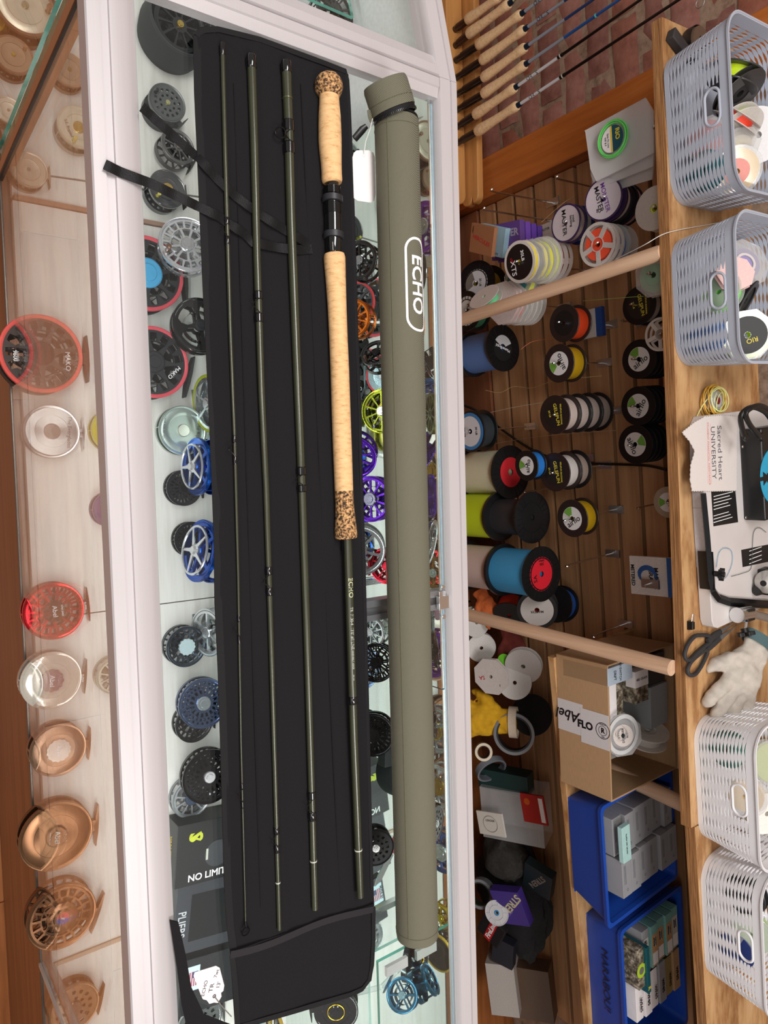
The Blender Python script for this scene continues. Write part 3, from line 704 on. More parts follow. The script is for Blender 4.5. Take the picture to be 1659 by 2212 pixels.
for x in (.012, LT - .012):
    m = MB(); m.M = alongx(); m.torus(R_T, .0005, 64, 5, z=x); obj('seam', m, mat(lin(86, 84, 64), .9), tub)
obj('side_seam', MB().tube([V((.002, R_T*math.sin(math.radians(-62)), R_T*math.cos(math.radians(-62)))), V((LT - .01, R_T*math.sin(math.radians(-62)), R_T*math.cos(math.radians(-62))))], .0007, 6), mat(lin(92, 90, 70), .9), tub)
m = MB(); m.M = alongx()
for k in range(60):
    a = math.radians(k*6); m.box(R_T*.93, R_T*1.0, -.0008, .0008, 0, 0)
m = MB(); m.M = alongx(); m.lathe([(R_T*.88, -.004), (R_T*.97, -.004), (R_T*.99, -.001), (R_T*.90, -.001)], 48, closed=True)
zp = obj('zipper_tape', m, BLACKTAPE, tub)
m = MB()
for k in range(70):
    a = math.radians(-110 + k*3.2); m.M = alongx() @ Matrix.Rotation(-a, 4, 'Z'); m.box(R_T*.93, R_T*1.01, -.0006, .0006, -.0065, -.0035)
obj('teeth', m, mat(lin(40, 40, 42), .3, .4), zp)
def wrapped(me, ang0, x0):
    for v in me.vertices:
        a = ang0 + v.co.y/R_T; r = R_T + .0001 + v.co.z*1.5; x = x0 + v.co.x
        v.co = V((x, r*math.sin(a), r*math.cos(a)))
    return me
pl = Z(886, 610, ZT + .06); lx = (MT.inverted() @ pl).x; la = math.radians(11)
def dense(me, n=2):
    import bmesh
    b = bmesh.new(); b.from_mesh(me); bmesh.ops.triangulate(b, faces=b.faces[:])
    for _ in range(n):
        es = [e for e in b.edges if abs(e.verts[0].co.y - e.verts[1].co.y) > .003]
        if es: bmesh.ops.subdivide_edges(b, edges=es, cuts=1); bmesh.ops.triangulate(b, faces=b.faces[:])
    b.to_mesh(me); b.free(); return me
WCL = mat(lin(238, 238, 240), .7, bump=.3, scale=1500)
obj('lettering', wrapped(dense(text_mesh('ECHO', S(pl, 47), WCL, ext=.0002, sx=1.0, bold=.00045).copy()), la, lx), WCL, tub)
hw, hh, rr, bw = S(pl, 99), S(pl, 29.5), S(pl, 27), S(pl, 2.6)
outl = []
for (cx_, cy_, a0_) in ((hw - rr, hh - rr, 0), (-(hw - rr), hh - rr, 90), (-(hw - rr), -(hh - rr), 180), (hw - rr, -(hh - rr), 270)):
    for k in range(13):
        a = math.radians(a0_ + k*7.5); outl.append((cx_ + rr*math.cos(a), cy_ + rr*math.sin(a), math.cos(a), math.sin(a)))
vs = []; fs = []
for (x, y, c, q) in outl:
    vs += [(x - c*bw, y - q*bw, 0), (x + c*bw, y + q*bw, 0), (x + c*bw, y + q*bw, .0003), (x - c*bw, y - q*bw, .0003)]
n = len(outl)
for i in range(n):
    j = (i+1) % n
    for k in range(4): l = (k+1) % 4; fs.append((i*4 + k, j*4 + k, j*4 + l, i*4 + l))
me = MB().add(vs, fs).mesh('logo_outline', [WCL]); obj('logo_outline', wrapped(me, la, lx), WCL, tub)
# cap: short canvas cup tilted open on its hinge
cb = Z(850, 240, ZT + .034); ct = Z(831, 180, ZT + .035)
d = (ct - cb).normalized(); Lc = (ct - cb).length*1.02
cp = MB(); cp.M = T(-ta) if False else MT.inverted() @ frame(cb, d, UZ)
cp.lathe([(R_T*.88, .0), (R_T*1.0, .0), (R_T*1.01, .003), (R_T*1.01, Lc - .004), (R_T*.97, Lc), (1e-5, Lc), (1e-5, Lc - .003), (R_T*.9, Lc - .003)], 56, closed=True)
cap = obj('cap', cp, CANVAS, tub)
cp = MB(); cp.M = MT.inverted() @ frame(cb, d, UZ); cp.lathe([(R_T*.86, -.005), (R_T*.96, -.005), (R_T*.98, -.0005), (R_T*.88, -.0005)], 48, closed=True); obj('zipper_tape', cp, BLACKTAPE, cap)
cp = MB()
for k in range(80):
    cp.M = MT.inverted() @ frame(cb, d, UZ) @ RZ(k*4.5); cp.box(R_T*.93, R_T*1.01, -.0006, .0006, -.007, -.0045)
obj('teeth', cp, mat(lin(44, 44, 46), .3, .4), cap)
cp = MB(); cp.M = MT.inverted() @ frame(cb, d, UZ); cp.torus(R_T*1.008, .0005, 48, 5, z=.010); obj('seam', cp, mat(lin(86, 84, 64), .9), cap)
hp = [MT.inverted() @ p for p in (Z(806, 262, ZT + .018), Z(803, 250, ZT + .020), Z(800, 236, ZT + .022))]
obj('hinge', MB().tube(hp, [.006, .007, .006], 10, flat=.35), CANVAS, tub)
zpl = [MT.inverted() @ Z(*q) for q in ((792, 272, ZT + .012), (783, 280, ZT + .009), (766, 300, ZT + .006))]
obj('zipper_pull', MB().tube(zpl, [.003, .0045, .0042], 8, flat=.35), BLACKP, tub)
# hang tags
def tagcard(label, pix, z, cat='tag', notch=True):
    c = Z(sum(p[0] for p in pix)/len(pix), sum(p[1] for p in pix)/len(pix), z)
    t_ = thing('hang_tag', label, cat, T(c))
    pl_ = [((Z(x, y, z) - c).x, (Z(x, y, z) - c).y) for x, y in pix]
    obj('card', MB().prism(pl_, 0, .0006), PAPER, t_, smooth=False); return t_, c
t1, c = tagcard('blank white paper tag tied to the rod tube cap', [(770, 325), (796, 325), (806, 330), (809, 340), (811, 420), (808, 434), (800, 438), (772, 434), (764, 428), (761, 340), (764, 330)], ZC + .002)
obj('eyelet', MB().torus(.0022, .0006, 16, 6), WHITEP, t1, M=T(Z(786, 334, ZC + .003) - c))
obj('string', MB().tube([Z(786, 334, ZC + .003) - c, Z(790, 305, ZC + .012) - c, Z(799, 280, ZC + .02) - c, Z(805, 256, ZC + .03) - c], .0005, 6), WHITEP, t1)
tz = ZC + .0065
t2, c = tagcard('white paper price tag with handwriting on the corner of the rod bag', [(420, 2100), (466, 2086), (474, 2090), (484, 2128), (482, 2140), (477, 2144), (478, 2152), (470, 2166), (462, 2165), (452, 2168), (446, 2160), (438, 2158), (434, 2150), (418, 2108)], tz)
PEN = mat(lin(70, 60, 72), .6)
def tline(s_, x, y, sz, rot, **k):
    p = Z(x, y, tz + .0007) - c; text(s_, S(Z(x, y, tz), sz), PEN, t2, T(p) @ RZ(rot), **k)
tline('ECHO', 442, 2135, 11, 162, sx=1.1); tline('TR', 457, 2134, 13, 160, sx=1.2); tline("13'", 472, 2128, 12, 158); tline('7wt', 468, 2103, 11, 155)
obj('eyelet', MB().torus(.0016, .0005, 16, 6), PEN, t2, M=T(Z(463, 2152, tz + .0008) - c))
obj('string', MB().tube([Z(463, 2152, tz + .001) - c, Z(478, 2172, tz + .002) - c, Z(500, 2196, tz + .001) - c], .0006, 6), mat(lin(120, 116, 112), .8), t2)
# ================================================================== REELS IN THE CASE
def M_(col, kind='metal'):
    c = lin(*col)
    return {'metal': lambda: mat(c, .22, .85, var=.05), 'gloss': lambda: mat(c, .15, .2, coat=.6, var=.04), 'matte': lambda: mat(c, .55, .1, var=.05),
            'satin': lambda: mat(c, .34, .75, var=.03, scale=60), 'brushed': lambda: mat(c, .3, .9, var=.06, scale=40, aniso=.7)}[kind]()
STY = {
 'solid': [], 'wheel6': [(.26, .86, 6, .30, .12, 0)], 'wheel5': [(.24, .84, 5, .34, .14, .2)],
 'ports': [(.34, .58, 14, .5, .45, 0), (.64, .88, 24, .5, .42, .5)],
 'web': [(.30, .62, 9, .42, .2, 0), (.66, .9, 18, .36, .22, .25)],
 'big': [(.42, .86, 8, .34, .22, 0)], 'slots': [(.42, .60, 16, .48, .46, 0), (.64, .76, 26, .5, .48, .5), (.80, .91, 26, .5, .5, 0)],
 'heart': [(.24, .5, 4, .5, .16, .1), (.5, .72, 4, .16, .28, .1), (.72, .86, 4, .28, .5, .1)],
 'fan': [(.46, .88, 22, .42, .34, 0)], 'star': [(.3, .88, 10, .3, .18, 0)], 'tri': [(.36, .64, 7, .62, .14, 0), (.66, .9, 14, .2, .5, 0)],
 'holes': [(.36, .48, 9, .62, .5, 0), (.62, .78, 14, .6, .5, 0)],
}
def reel(label, c, R, n=UZ, foot=UY, sty='ports', col=(40, 40, 44), k='metal', hub=(40, 40, 44), hk='metal', hubr=.24, w=.028, rim=None, back=None,
         knob=True, knobcol=(25, 25, 26), footcol=None, marks=(), group='fly reels in the glass case', hubteeth=0, disc_inner=None, ringw=.0, name='fly_reel', fang=0., wheel=None, gold=None):
    c = V(c); n = V(n).normalized(); foot = V(foot); foot = (Matrix.Rotation(math.radians(fang), 3, n) @ foot)
    t = thing(name, label, 'reel', frame(c, n, foot), group)
    m1 = M_(col, k); mb_ = M_(back or [x*.85 for x in col], k); mr = M_(rim, 'matte') if rim else m1
    # frame: back ring, pillars
    f = MB(); f.plate(R*.985, STY.get('holes' if sty == 'solid' else sty), 0, w*.12, rin=.12)
    f.lathe([(R*.955, 0), (R*.985, 0), (R*.985, w*.3), (R*.955, w*.3)], 44, closed=True)
    for i in range(5):
        a = math.radians(i*60 - 120 + 90 + 60)
        f.tube([V((R*.95*math.cos(a), R*.95*math.sin(a), w*.1)), V((R*.95*math.cos(a), R*.95*math.sin(a), w*.86))], R*.03, 8)
    obj('reel_frame', f, mb_, t)
    a = MB().lathe([(R*.55, w*.14), (R*.52, w*.5), (R*.55, w*.84)], 40); obj('arbor', a, mb_, t)
    s_ = MB(); z0, z1 = w*.86, w
    if sty == 'solid':
        s_.lathe([(1e-5, z0), (R*.93, z0), (R*.93, z1 - .0006), (R*.91, z1), (R*.62, z1), (R*.615, z1 - .0008), (R*.6, z1 - .0008), (R*.595, z1), (R*.3, z1 - .0004), (1e-5, z1)], 56, closed=True)
    else: s_.plate(R*.93, STY[sty], z0, z1, rin=.1)
    obj('spool', s_, m1, t)
    rm = MB().lathe([(R*.90, z0 - .001), (R*.985, z0 - .001), (R, z0), (R, z1 + R*.012), (R*.985, z1 + R*.025), (R*.93, z1 + R*.02), (R*.90, z1)], 56, closed=True)
    obj('rim', rm, mr, t)
    hb = MB(); hr = hubr*R
    if hubteeth:
        pr = []
        for i in range(hubteeth*6):
            q = 2*math.pi*i/(hubteeth*6); rr_ = hr*(1 + .05*math.cos(hubteeth*q)); pr.append((rr_*math.cos(q), rr_*math.sin(q)))
        hb.prism(pr, z1 - .001, z1 + R*.1); hb.disc(hr*.8, z1 + R*.1, z1 + R*.115, 32)
    else: hb.lathe([(1e-5, z1 + R*.12), (hr*.55, z1 + R*.12), (hr*.6, z1 + R*.09), (hr*.9, z1 + R*.09), (hr, z1 + R*.06), (hr, z1 - .002), (1e-5, z1 - .002)], 36, closed=True)
    obj('drag_knob', hb, M_(hub, hk), t)
    if gold: obj('hub_ring', MB().torus(hr*1.1, R*.025, 36, 8, z=z1 + R*.03), M_(gold, 'metal'), t)
    if knob:
        q = math.radians(35 if isinstance(knob, bool) else knob); x, y = R*.74*math.cos(q), R*.74*math.sin(q)
        obj('handle', MB().lathe([(1e-5, z1), (R*.1, z1), (R*.07, z1 + R*.12), (R*.1, z1 + R*.3), (R*.085, z1 + R*.36), (1e-5, z1 + R*.37)], 18), M_(knobcol, 'gloss'), t, M=T(x, y, 0))
    ft = MB(); L = R*.62; y0 = R*1.0
    ft.box(-R*.16, R*.16, R*.93, R*1.16, w*.28, w*.66)
    ft.prism([(-L, R*1.17), (-L*.45, R*1.13), (L*.45, R*1.13), (L, R*1.17), (L, R*1.20), (L*.3, R*1.23), (-L*.3, R*1.23), (-L, R*1.20)], w*.26, w*.68)
    obj('foot', ft, M_(footcol or [x*.8 for x in col], k), t)
    if wheel:      # raised spoked hand wheel
        g = MB(); zz = z1 + R*.16; g.torus(R*.76, R*.045, 44, 8, z=zz)
        for i in range(5):
            q = math.radians(72*i + 20); cc_, ss = math.cos(q), math.sin(q)
            g.add([(R*.1*cc_ - R*.07*ss, R*.1*ss + R*.07*cc_, zz), (R*.1*cc_ + R*.07*ss, R*.1*ss - R*.07*cc_, zz), (R*.76*cc_ + R*.03*ss, R*.76*ss - R*.03*cc_, zz), (R*.76*cc_ - R*.03*ss, R*.76*ss + R*.03*cc_, zz),
                   (R*.1*cc_ - R*.07*ss, R*.1*ss + R*.07*cc_, zz + R*.05), (R*.1*cc_ + R*.07*ss, R*.1*ss - R*.07*cc_, zz + R*.05), (R*.76*cc_ + R*.03*ss, R*.76*ss - R*.03*cc_, zz + R*.03), (R*.76*cc_ - R*.03*ss, R*.76*ss + R*.03*cc_, zz + R*.03)],
                  [(0, 1, 2, 3), (7, 6, 5, 4), (0, 4, 5, 1), (1, 5, 6, 2), (2, 6, 7, 3), (3, 7, 4, 0)])
        g.lathe([(1e-5, z1), (R*.2, z1), (R*.22, zz), (R*.12, zz + R*.1), (1e-5, zz + R*.1)], 28)
        obj('hand_wheel', g, M_(wheel, 'metal'), t)
    for (s2, x, y, sz, rot, mm) in marks:
        text(s2, sz*R, mm, t, T(x*R, y*R, z1 + (.0003 if math.hypot(x, y) > hubr else R*.12 + .0002)) @ RZ(rot))
    return t
def flat(label, px, py, rp, z=ZD, tilt=(0, 0), **k):
    """a reel lying on its back on the deck"""
    w_ = k.get('w', .028); p = Z(px, py, z + w_ + .0008)
    k['w'] = w_
    n = V((tilt[0], tilt[1], 1)).normalized()
    R = S(p, rp); c = p - n*w_; c.z = z + .0008 + R*math.hypot(*tilt)*.98
    return reel(label, c, R, n=n, **k)
def stand(label, px, py, rp, Y=None, z=None, n=(0, -1, .12), foot=(0, 0, -1), **k):
    """a reel standing on its foot, face to the viewer; z = shelf it stands on"""
    n = V(n).normalized(); r = ray(px, py)
    if Y is not None: p = Yp(px, py, Y)
    else:
        p = Z(px, py, z + .06)
        for _ in range(6): p = Z(px, py, z + S(p, rp)*1.23)
    return reel(label, p - n*k.get('w', .028)*.9, S(p, rp), n=n, foot=foot, **k)
WI = WHITEINK; DI = mat(lin(110, 110, 112), .5); SI = mat(lin(60, 60, 64), .4)
# --- row seen through the front pane
G1 = 'fly reels lying on the front of the case deck'
flat('large black big-game reel with a coral red rim, seen through the front pane', 90, 764, 84, sty='tri', col=(52, 36, 30), k='matte', rim=(214, 84, 76), hub=(46, 34, 30), w=.045, hubr=.3, knob=False, fang=0,  # black reel tinted brown for the floor mirrored in the pane
     marks=[('MAKO', .15, .62, .17, 0, WI), ('9600', .1, -.62, .14, 0, WI)], group=G1)
flat('silver saltwater reel with engraved lettering along the rim, in the front row', 112, 932, 57, sty='solid', col=(205, 203, 200), k='brushed', hub=(170, 165, 160), hubr=.3, knob=False, w=.026, footcol=(190, 190, 190),
     marks=[('The Everglades', 0, .62, .2, -2, SI), ('TED JURACSIK', 0, -.8, .11, 0, DI), ('T', 0, 1.05, .18, 0, SI)], group=G1, fang=-2)
flat('bright red ported reel with a dark script centre cap, in the front row', 117, 1320, 62, sty='web', col=(196, 42, 48), k='metal', hub=(70, 48, 40), hk='gloss', hubr=.38, w=.03, footcol=(92, 84, 82), knob=False,
     marks=[('Abel', 0, 0, .22, 0, WI), ('SUPER SERIES', 0, .24, .07, 0, WI), ('SUPER', 0, 1.03, .1, 0, WI)], group=G1, fang=3)
flat('pearl white reel with a scalloped purple centre knob, in the front row', 111, 1470, 62, sty='solid', col=(196, 188, 176), k='gloss', hub=(104, 72, 84), hk='matte', hubr=.38, hubteeth=12, w=.03, footcol=(110, 90, 76), knob=False,
     marks=[('Abel', 0, 0, .22, 0, WI), ('SUPER', 0, 1.03, .1, 0, WI)], group=G1, fang=-6)
flat('polished steel reel with a scalloped silver centre knob, in the front row', 126, 1620, 57, sty='solid', col=(150, 118, 96), k='brushed', hub=(196, 188, 180), hubr=.42, hubteeth=14, w=.03, footcol=(130, 98, 78), knob=False,
     marks=[('Abel', 0, 0, .22, 0, WI)], group=G1, fang=-6)
flat('largest plain brown disc reel with a small white script mark, in the front row', 122, 1806, 74, sty='solid', col=(128, 92, 66), k='brushed', hub=(120, 84, 60), hubr=.3, w=.03, footcol=(140, 106, 84), knob=False,
     marks=[('Abel', 0, 0, .2, 0, WI), ('MADE IN USA', 0, -.2, .06, 0, WI)], group=G1, fang=-6)
t_ = flat('brown ported reel with a red and blue centre button, in the front row', 134, 1980, 70, sty='web', col=(120, 84, 60), k='brushed', hub=(130, 94, 70), hubr=.45, w=.034, footcol=(150, 118, 96), knob=False, group=G1, fang=-22)
R_ = .05
obj('centre_button', MB().prism([(.010*math.cos(a), .010*math.sin(a)) for a in [math.pi*i/12 for i in range(13)]], .0395, .0405), mat(lin(74, 80, 170), .4), t_, M=RZ(-80))
obj('centre_button', MB().prism([(.010*math.cos(a), .010*math.sin(a)) for a in [math.pi + math.pi*i/12 for i in range(13)]], .0395, .0405), mat(lin(214, 66, 66), .4), t_, M=RZ(-80))
obj('centre_button', MB().prism([(-.010, .001), (-.002, -.0005), (-.003, .002), (.010, -.001), (.002, .0008), (.003, -.002)], .0405, .0409), WHITEP, t_, M=RZ(-80))
flat('brown reel beyond the deck joint at the lower end of the front row', 160, 2178, 52, sty='holes', col=(132, 100, 74), k='satin', hub=(150, 116, 90), hubr=.3, knob=False, group=G1, fang=-15)
flat('yellow green reel half hidden behind the front rail', 246, 930, 47, sty='solid', col=(196, 190, 60), k='gloss', hub=(190, 186, 80), knob=False, group='reels half hidden behind the front rail')
flat('dull violet reel half hidden behind the front rail', 240, 1100, 38, sty='solid', col=(120, 100, 140), k='satin', hub=(90, 80, 110), knob=False, group='reels half hidden behind the front rail')
flat('cream spoked reel half hidden behind the front rail', 250, 1460, 40, sty='star', col=(214, 208, 190), k='satin', hub=(190, 186, 170), knob=False, group='reels half hidden behind the front rail')
# --- vintage reels in the mitred corner
GV = 'old brown trout reels at the mitred corner'
flat('largest old reel with a cream face and brown rim by the corner post', 54, 12, 62, sty='solid', col=(206, 196, 176), k='satin', rim=(120, 84, 62), back=(110, 78, 58), hub=(190, 178, 150), hubr=.12, w=.045, knob=True, knobcol=(130, 92, 66), group=GV, fang=60)
flat('old brown reel with a brass centre pin left of the corner post', 29, 118, 40, sty='solid', col=(160, 134, 110), k='satin', rim=(128, 92, 68), back=(110, 78, 58), hub=(206, 176, 90), hubr=.1, w=.034, knob=130, knobcol=(150, 110, 76), group=GV)
flat('old reel with a cream face and big gold centre cap next to the rail', 170, 275, 44, sty='solid', col=(214, 208, 188), k='satin', rim=(190, 182, 160), hub=(214, 184, 110), hubr=.27, w=.034, knob=-40, knobcol=(206, 190, 90), marks=[('S.E. Bogdan', 0, -.5, .18, 0, SI)], group=GV, fang=20)
flat('pale grey-brown old reel lying in the middle of the corner unit', 62, 366, 38, sty='solid', col=(186, 172, 154), k='satin', hub=(170, 158, 140), hubr=.1, w=.03, knob=False, group=GV)
flat('pale old reel behind the corner post close to the far rail', 150, 150, 36, sty='solid', col=(182, 160, 138), k='satin', rim=(160, 128, 104), hub=(180, 160, 120), hubr=.12, w=.03, knob=False, group=GV)
flat('small pale round reel at the very edge left of the corner post', 18, 238, 28, sty='solid', col=(206, 196, 178), k='satin', hub=(180, 160, 130), hubr=.1, knob=False, group=GV)
flat('brass coloured reel cut by the picture edge above the other old reels', -18, 40, 26, sty='solid', col=(200, 160, 60), k='satin', hub=(200, 160, 60), knob=False, group=GV)
# --- left strip through the top pane
G2 = 'reels in the strip between front rail and rod bag'
flat('dark grey click reel with a brass pin at the far end of the strip', 362, 222, 40, sty='holes', col=(96, 98, 98), k='satin', hub=(190, 186, 140), hubr=.14, w=.045, knob=-80, group=G2, fang=-40)
flat('grey reel with a long foot under the upper ribbon tie', 384, 318, 38, sty='star', col=(110, 108, 108), k='satin', hub=(150, 140, 130), hubr=.16, w=.032, knob=False, group=G2, fang=-30, tilt=(-.1, .1))
flat('black reel with a gold centre under the lower ribbon tie', 362, 408, 40, sty='solid', col=(64, 64, 66), k='gloss', hub=(206, 170, 90), hubr=.3, w=.04, knob=-50, knobcol=(206, 196, 90), group=G2)
flat('black big-game reel with coral rim and a cyan spoked centre', 318, 590, 80, sty='tri', col=(34, 35, 38), k='matte', rim=(206, 72, 84), hub=(70, 160, 206), hk='matte', hubr=.4, w=.045, knob=False, group=G2)
t_ = flat('bright chrome ported reel leaning beside the bag edge', 400, 532, 60, sty='web', col=(224, 226, 230), k='metal', hub=(206, 206, 210), hubr=.24, w=.028, knob=-70, knobcol=(110, 76, 56), group=G2, tilt=(-.1, -.22), z=ZD + .05, name='fly_reel')
obj('stand', MB().box(-.018, .018, -.02, .02, -.045, 0, tp=.006), glassm('acrylic', (.95, .98, .98), 1.5), t_)
flat('black big-game reel with coral rim, lettering at its foot', 332, 782, 77, sty='tri', col=(36, 37, 40), k='matte', rim=(206, 72, 84), hub=(30, 30, 34), hk='matte', hubr=.3, w=.045, knob=False, marks=[('MAKO', .1, .62, .16, -30, WI)], group=G2, fang=-15)
t_ = flat('glossy black reel with four heart-shaped openings', 430, 704, 60, sty='heart', col=(20, 20, 22), k='gloss', hub=(34, 34, 38), hk='matte', hubr=.22, w=.024, knob=False, group=G2, tilt=(-.08, -.1), z=ZD + .05)
obj('stand', MB().box(-.018, .018, -.02, .02, -.045, 0, tp=.006), glassm('acrylic', (.95, .98, .98), 1.5), t_)
flat('brushed silver disc reel like a mirror with engraved lettering', 396, 930, 53, sty='solid', col=(206, 222, 214), k='brushed', hub=(196, 200, 190), hubr=.26, w=.024, knob=False, marks=[('The Riptide', .05, .62, .2, 0, SI), ('TIBOR REEL BY TED', 0, -.8, .11, 0, SI)], group=G2, fang=-8)
stand('chrome reel with a lime green rim standing on edge', 452, 872, 62, z=ZD, n=(.1, -.97, .15), sty='wheel6', col=(190, 196, 200), rim=(150, 160, 30), hub=(180, 180, 184), knob=False, group=G2, w=.02)
stand('bright blue upright reel with a chrome star hand wheel, nearest the silver disc reel', 428, 1008, 62, z=ZD, n=(-.03, -.99, .1), sty='wheel5', col=(24, 82, 176), hub=(24, 82, 176), wheel=(206, 210, 214), knob=False, group=G2, w=.04)
stand('bright blue upright reel with a chrome star hand wheel, nearest the deck joint', 434, 1190, 68, z=ZD, n=(-.2, -.97, .12), sty='wheel5', col=(22, 74, 168), hub=(24, 82, 176), wheel=(206, 210, 214), knob=False, group=G2, w=.036)
flat('flat black ported reel under the first blue reel', 398, 1054, 39, sty='ports', col=(44, 46, 48), k='satin', hub=(40, 42, 44), hubr=.2, w=.02, knob=False, group=G2)
flat('flat black reel peeping out behind the second blue reel', 414, 1165, 38, sty='ports', col=(30, 32, 34), k='satin', hub=(30, 32, 34), hubr=.2, w=.02, knob=False, group=G2)
stand('bright silver spoked reel standing on edge with a black handle', 450, 1366, 52, z=ZD, n=(0, -.96, .3), sty='wheel6', col=(206, 212, 216), hub=(196, 200, 204), knob=-60, group=G2, w=.03)
flat('gunmetal blue ported reel with a frosted scalloped knob', 403, 1397, 44, sty='web', col=(50, 62, 74), k='metal', hub=(176, 196, 200), hk='matte', hubr=.4, hubteeth=13, w=.03, knob=False, group=G2)
flat('blue steel reel with half its face slotted and a silver cap', 438, 1518, 54, sty='slots', col=(90, 106, 140), k='metal', hub=(206, 214, 220), hubr=.28, w=.026, knob=False, group=G2, tilt=(-.05, -.1), z=ZD + .035)
flat('black ported reel lying under the blue steel reel', 420, 1562, 42, sty='web', col=(48, 48, 52), k='metal', hub=(40, 40, 44), w=.022, knob=False, group=G2)
flat('black reel with multicoloured inlays and silver cap', 450, 1676, 58, sty='slots', col=(20, 20, 22), k='metal', hub=(206, 206, 210), hubr=.22, w=.026, knob=False, group=G2, tilt=(-.05, -.1), z=ZD + .035)
flat('pale grey spoked reel with a navy centre cap', 414, 1724, 43, sty='star', col=(170, 174, 178), k='satin', hub=(44, 60, 84), hk='matte', hubr=.34, w=.022, knob=False, group=G2)
flat('black vented reel half covered by the black gift box', 404, 1850, 44, sty='fan', col=(36, 38, 42), k='satin', hub=(30, 30, 34), w=.02, knob=False, group=G2)
flat('steel reel at the lower end of the strip below the price tag', 432, 2210, 50, sty='holes', col=(150, 156, 156), k='metal', hub=(160, 164, 164), w=.024, knob=False, group=G2)
# neoprene pouch with a reel in it
pc_ = Z(372, 78, ZD + .02)
po = thing('reel_pouch', 'black neoprene pouch standing open at the far end of the strip', 'pouch', T(pc_.x, pc_.y, ZD + .001))
g = MB(); g.lathe([(.056, 0), (.062, .03), (.058, .075), (.055, .075), (.058, .03), (.05, .004), (1e-5, .004), (1e-5, 0)], 40, closed=True); obj('shell', g, mat(lin(40, 42, 44), .7, bump=.3, scale=500), po)
obj('stitching', MB().torus(.0575, .0008, 40, 6, z=.072), mat(lin(150, 156, 156), .6), po)
reel('dark reel with gold pins sitting inside the open pouch', (pc_.x, pc_.y, ZD + .03), .046, sty='star', col=(60, 60, 62), k='metal', hub=(190, 160, 80), hubr=.14, group=G2, fang=20)
stand('chrome edged reel leaning on the far side of the pouch', 430, 62, 40, z=ZD, n=(.3, -.9, .3), sty='fan', col=(120, 124, 126), hub=(60, 60, 62), knob=False, group=G2, w=.03)
# boxes at the lower end of the strip
def boxon(label, c, sx, sy, sz, col, rot=0., mats=None, cat='box', name='gift_box', m=None, group=None):
    t = thing(name, label, cat, T(c) @ RZ(rot), group)
    obj('carton', MB().box(-sx/2, sx/2, -sy/2, sy/2, 0, sz), m or mat(lin(*col), .45, var=.03), t, bevel=.0008, smooth=False)
    return t
p = Z(445, 1838, ZD + .055)
bx = boxon('black gift box with a lime monogram and white lettering beside the bag', (p.x, p.y, ZD + .0005), .112, .112, .055, (20, 20, 22), -6)
LIME = mat(lin(190, 200, 50), .5)
text('S', .034, LIME, bx, T(-.030, -.022, .0553), bold=.0012); text('V', .026, LIME, bx, T(-.030, -.022, .0555), bold=.0006)
text('NO LIMITS', .017, WI, bx, T(.0435, .008, .0553) @ RZ(90), bold=.0003)
text('VAN STAAL', .011, mat(lin(196, 170, 50), .5), bx, T(0, -.0563, .027) @ RX(90), bold=.0003)
obj('window', MB().disc(.024, .0550, .0556, 28), mat(lin(60, 62, 66), .3), bx, M=T(.008, .022, 0))
obj('picture', MB().box(-.004, .016, .0, .004, .0556, .0560).box(-.004, .016, .040, .044, .0556, .0560), SILVERINK, bx)
p = Z(444, 1975, ZD + .045)
bx = boxon('dark grey pliers box with a clear window beside the bag', (p.x, p.y, ZD + .0005), .125, .118, .045, (52, 54, 60), -8)
text('PLIERS', .021, mat(lin(190, 192, 196), .5), bx, T(.008, -.046, .0453), sx=.8, bold=.0002)
obj('window', MB().box(-.042, .042, -.030, .050, .0450, .0454), mat(lin(26, 27, 30), .12, coat=.6), bx, smooth=False)
p = Z(462, 2115, ZD + .04)
bx = boxon('black box with a small flag sticker under the price tag', (p.x, p.y, ZD + .0005), .10, .13, .04, (30, 31, 34), -8)
sk = obj('sticker', MB().box(-.036, .008, -.060, -.030, .040, .0404), mat(lin(200, 226, 236), .5), bx, smooth=False)
sk2 = MB()
for i in range(5): sk2.box(-.026, .0, -.054 + i*.0042, -.0515 + i*.0042, .0404, .0406)
obj('stripes', sk2, mat(lin(170, 70, 90), .5), sk, smooth=False); obj('canton', MB().box(-.026, -.015, -.044, -.0335, .0406, .0407), mat(lin(50, 70, 110), .5), sk, smooth=False)
obj('lettering', text_mesh('MADE IN', .0075, INK, bold=.0002), INK, sk, M=T(-.014, -.0575, .0405)); obj('lettering', text_mesh('U.S.A.', .0085, INK, bold=.0002), INK, sk, M=T(-.014, -.0325 + .0005, .0407))
# --- right hand strip: on the deck back half and on the glass ledge
G3 = 'small reels behind the tube on the glass ledge'
def ledge(label, px, py, rp, **k):
    k.setdefault('w', .024); k.setdefault('group', G3); k.setdefault('knob', False)
    # the photo shows these in the mirror doors: put the reel itself at the mirrored place, facing the mirror
    p = Yp(px, py, .84); R = S(p, rp)
    for _ in range(6):
        yv = 2*YM - .48; p = Yp(px, py, yv); R = S(p, rp)
    p = Z(px, py, ZSH + R*1.232); R = S(p, rp); p = Z(px, py, ZSH + R*1.232)
    n = V((0, .97, .22)).normalized(); q = V((p.x, 2*YM - p.y, p.z))
    return reel(label, q - n*k['w'], R, n=n, foot=(0, 0, -1), **k)
ledge('violet ported reel with a silver hub behind the tube, far end of the ledge', 912, 490, 54, sty='wheel6', col=(140, 40, 190), hub=(206, 206, 206), hubr=.34)
ledge('sky blue reel with a chrome hub behind the middle of the tube', 926, 870, 52, sty='wheel5', col=(60, 130, 206), hub=(220, 224, 226), hubr=.4)
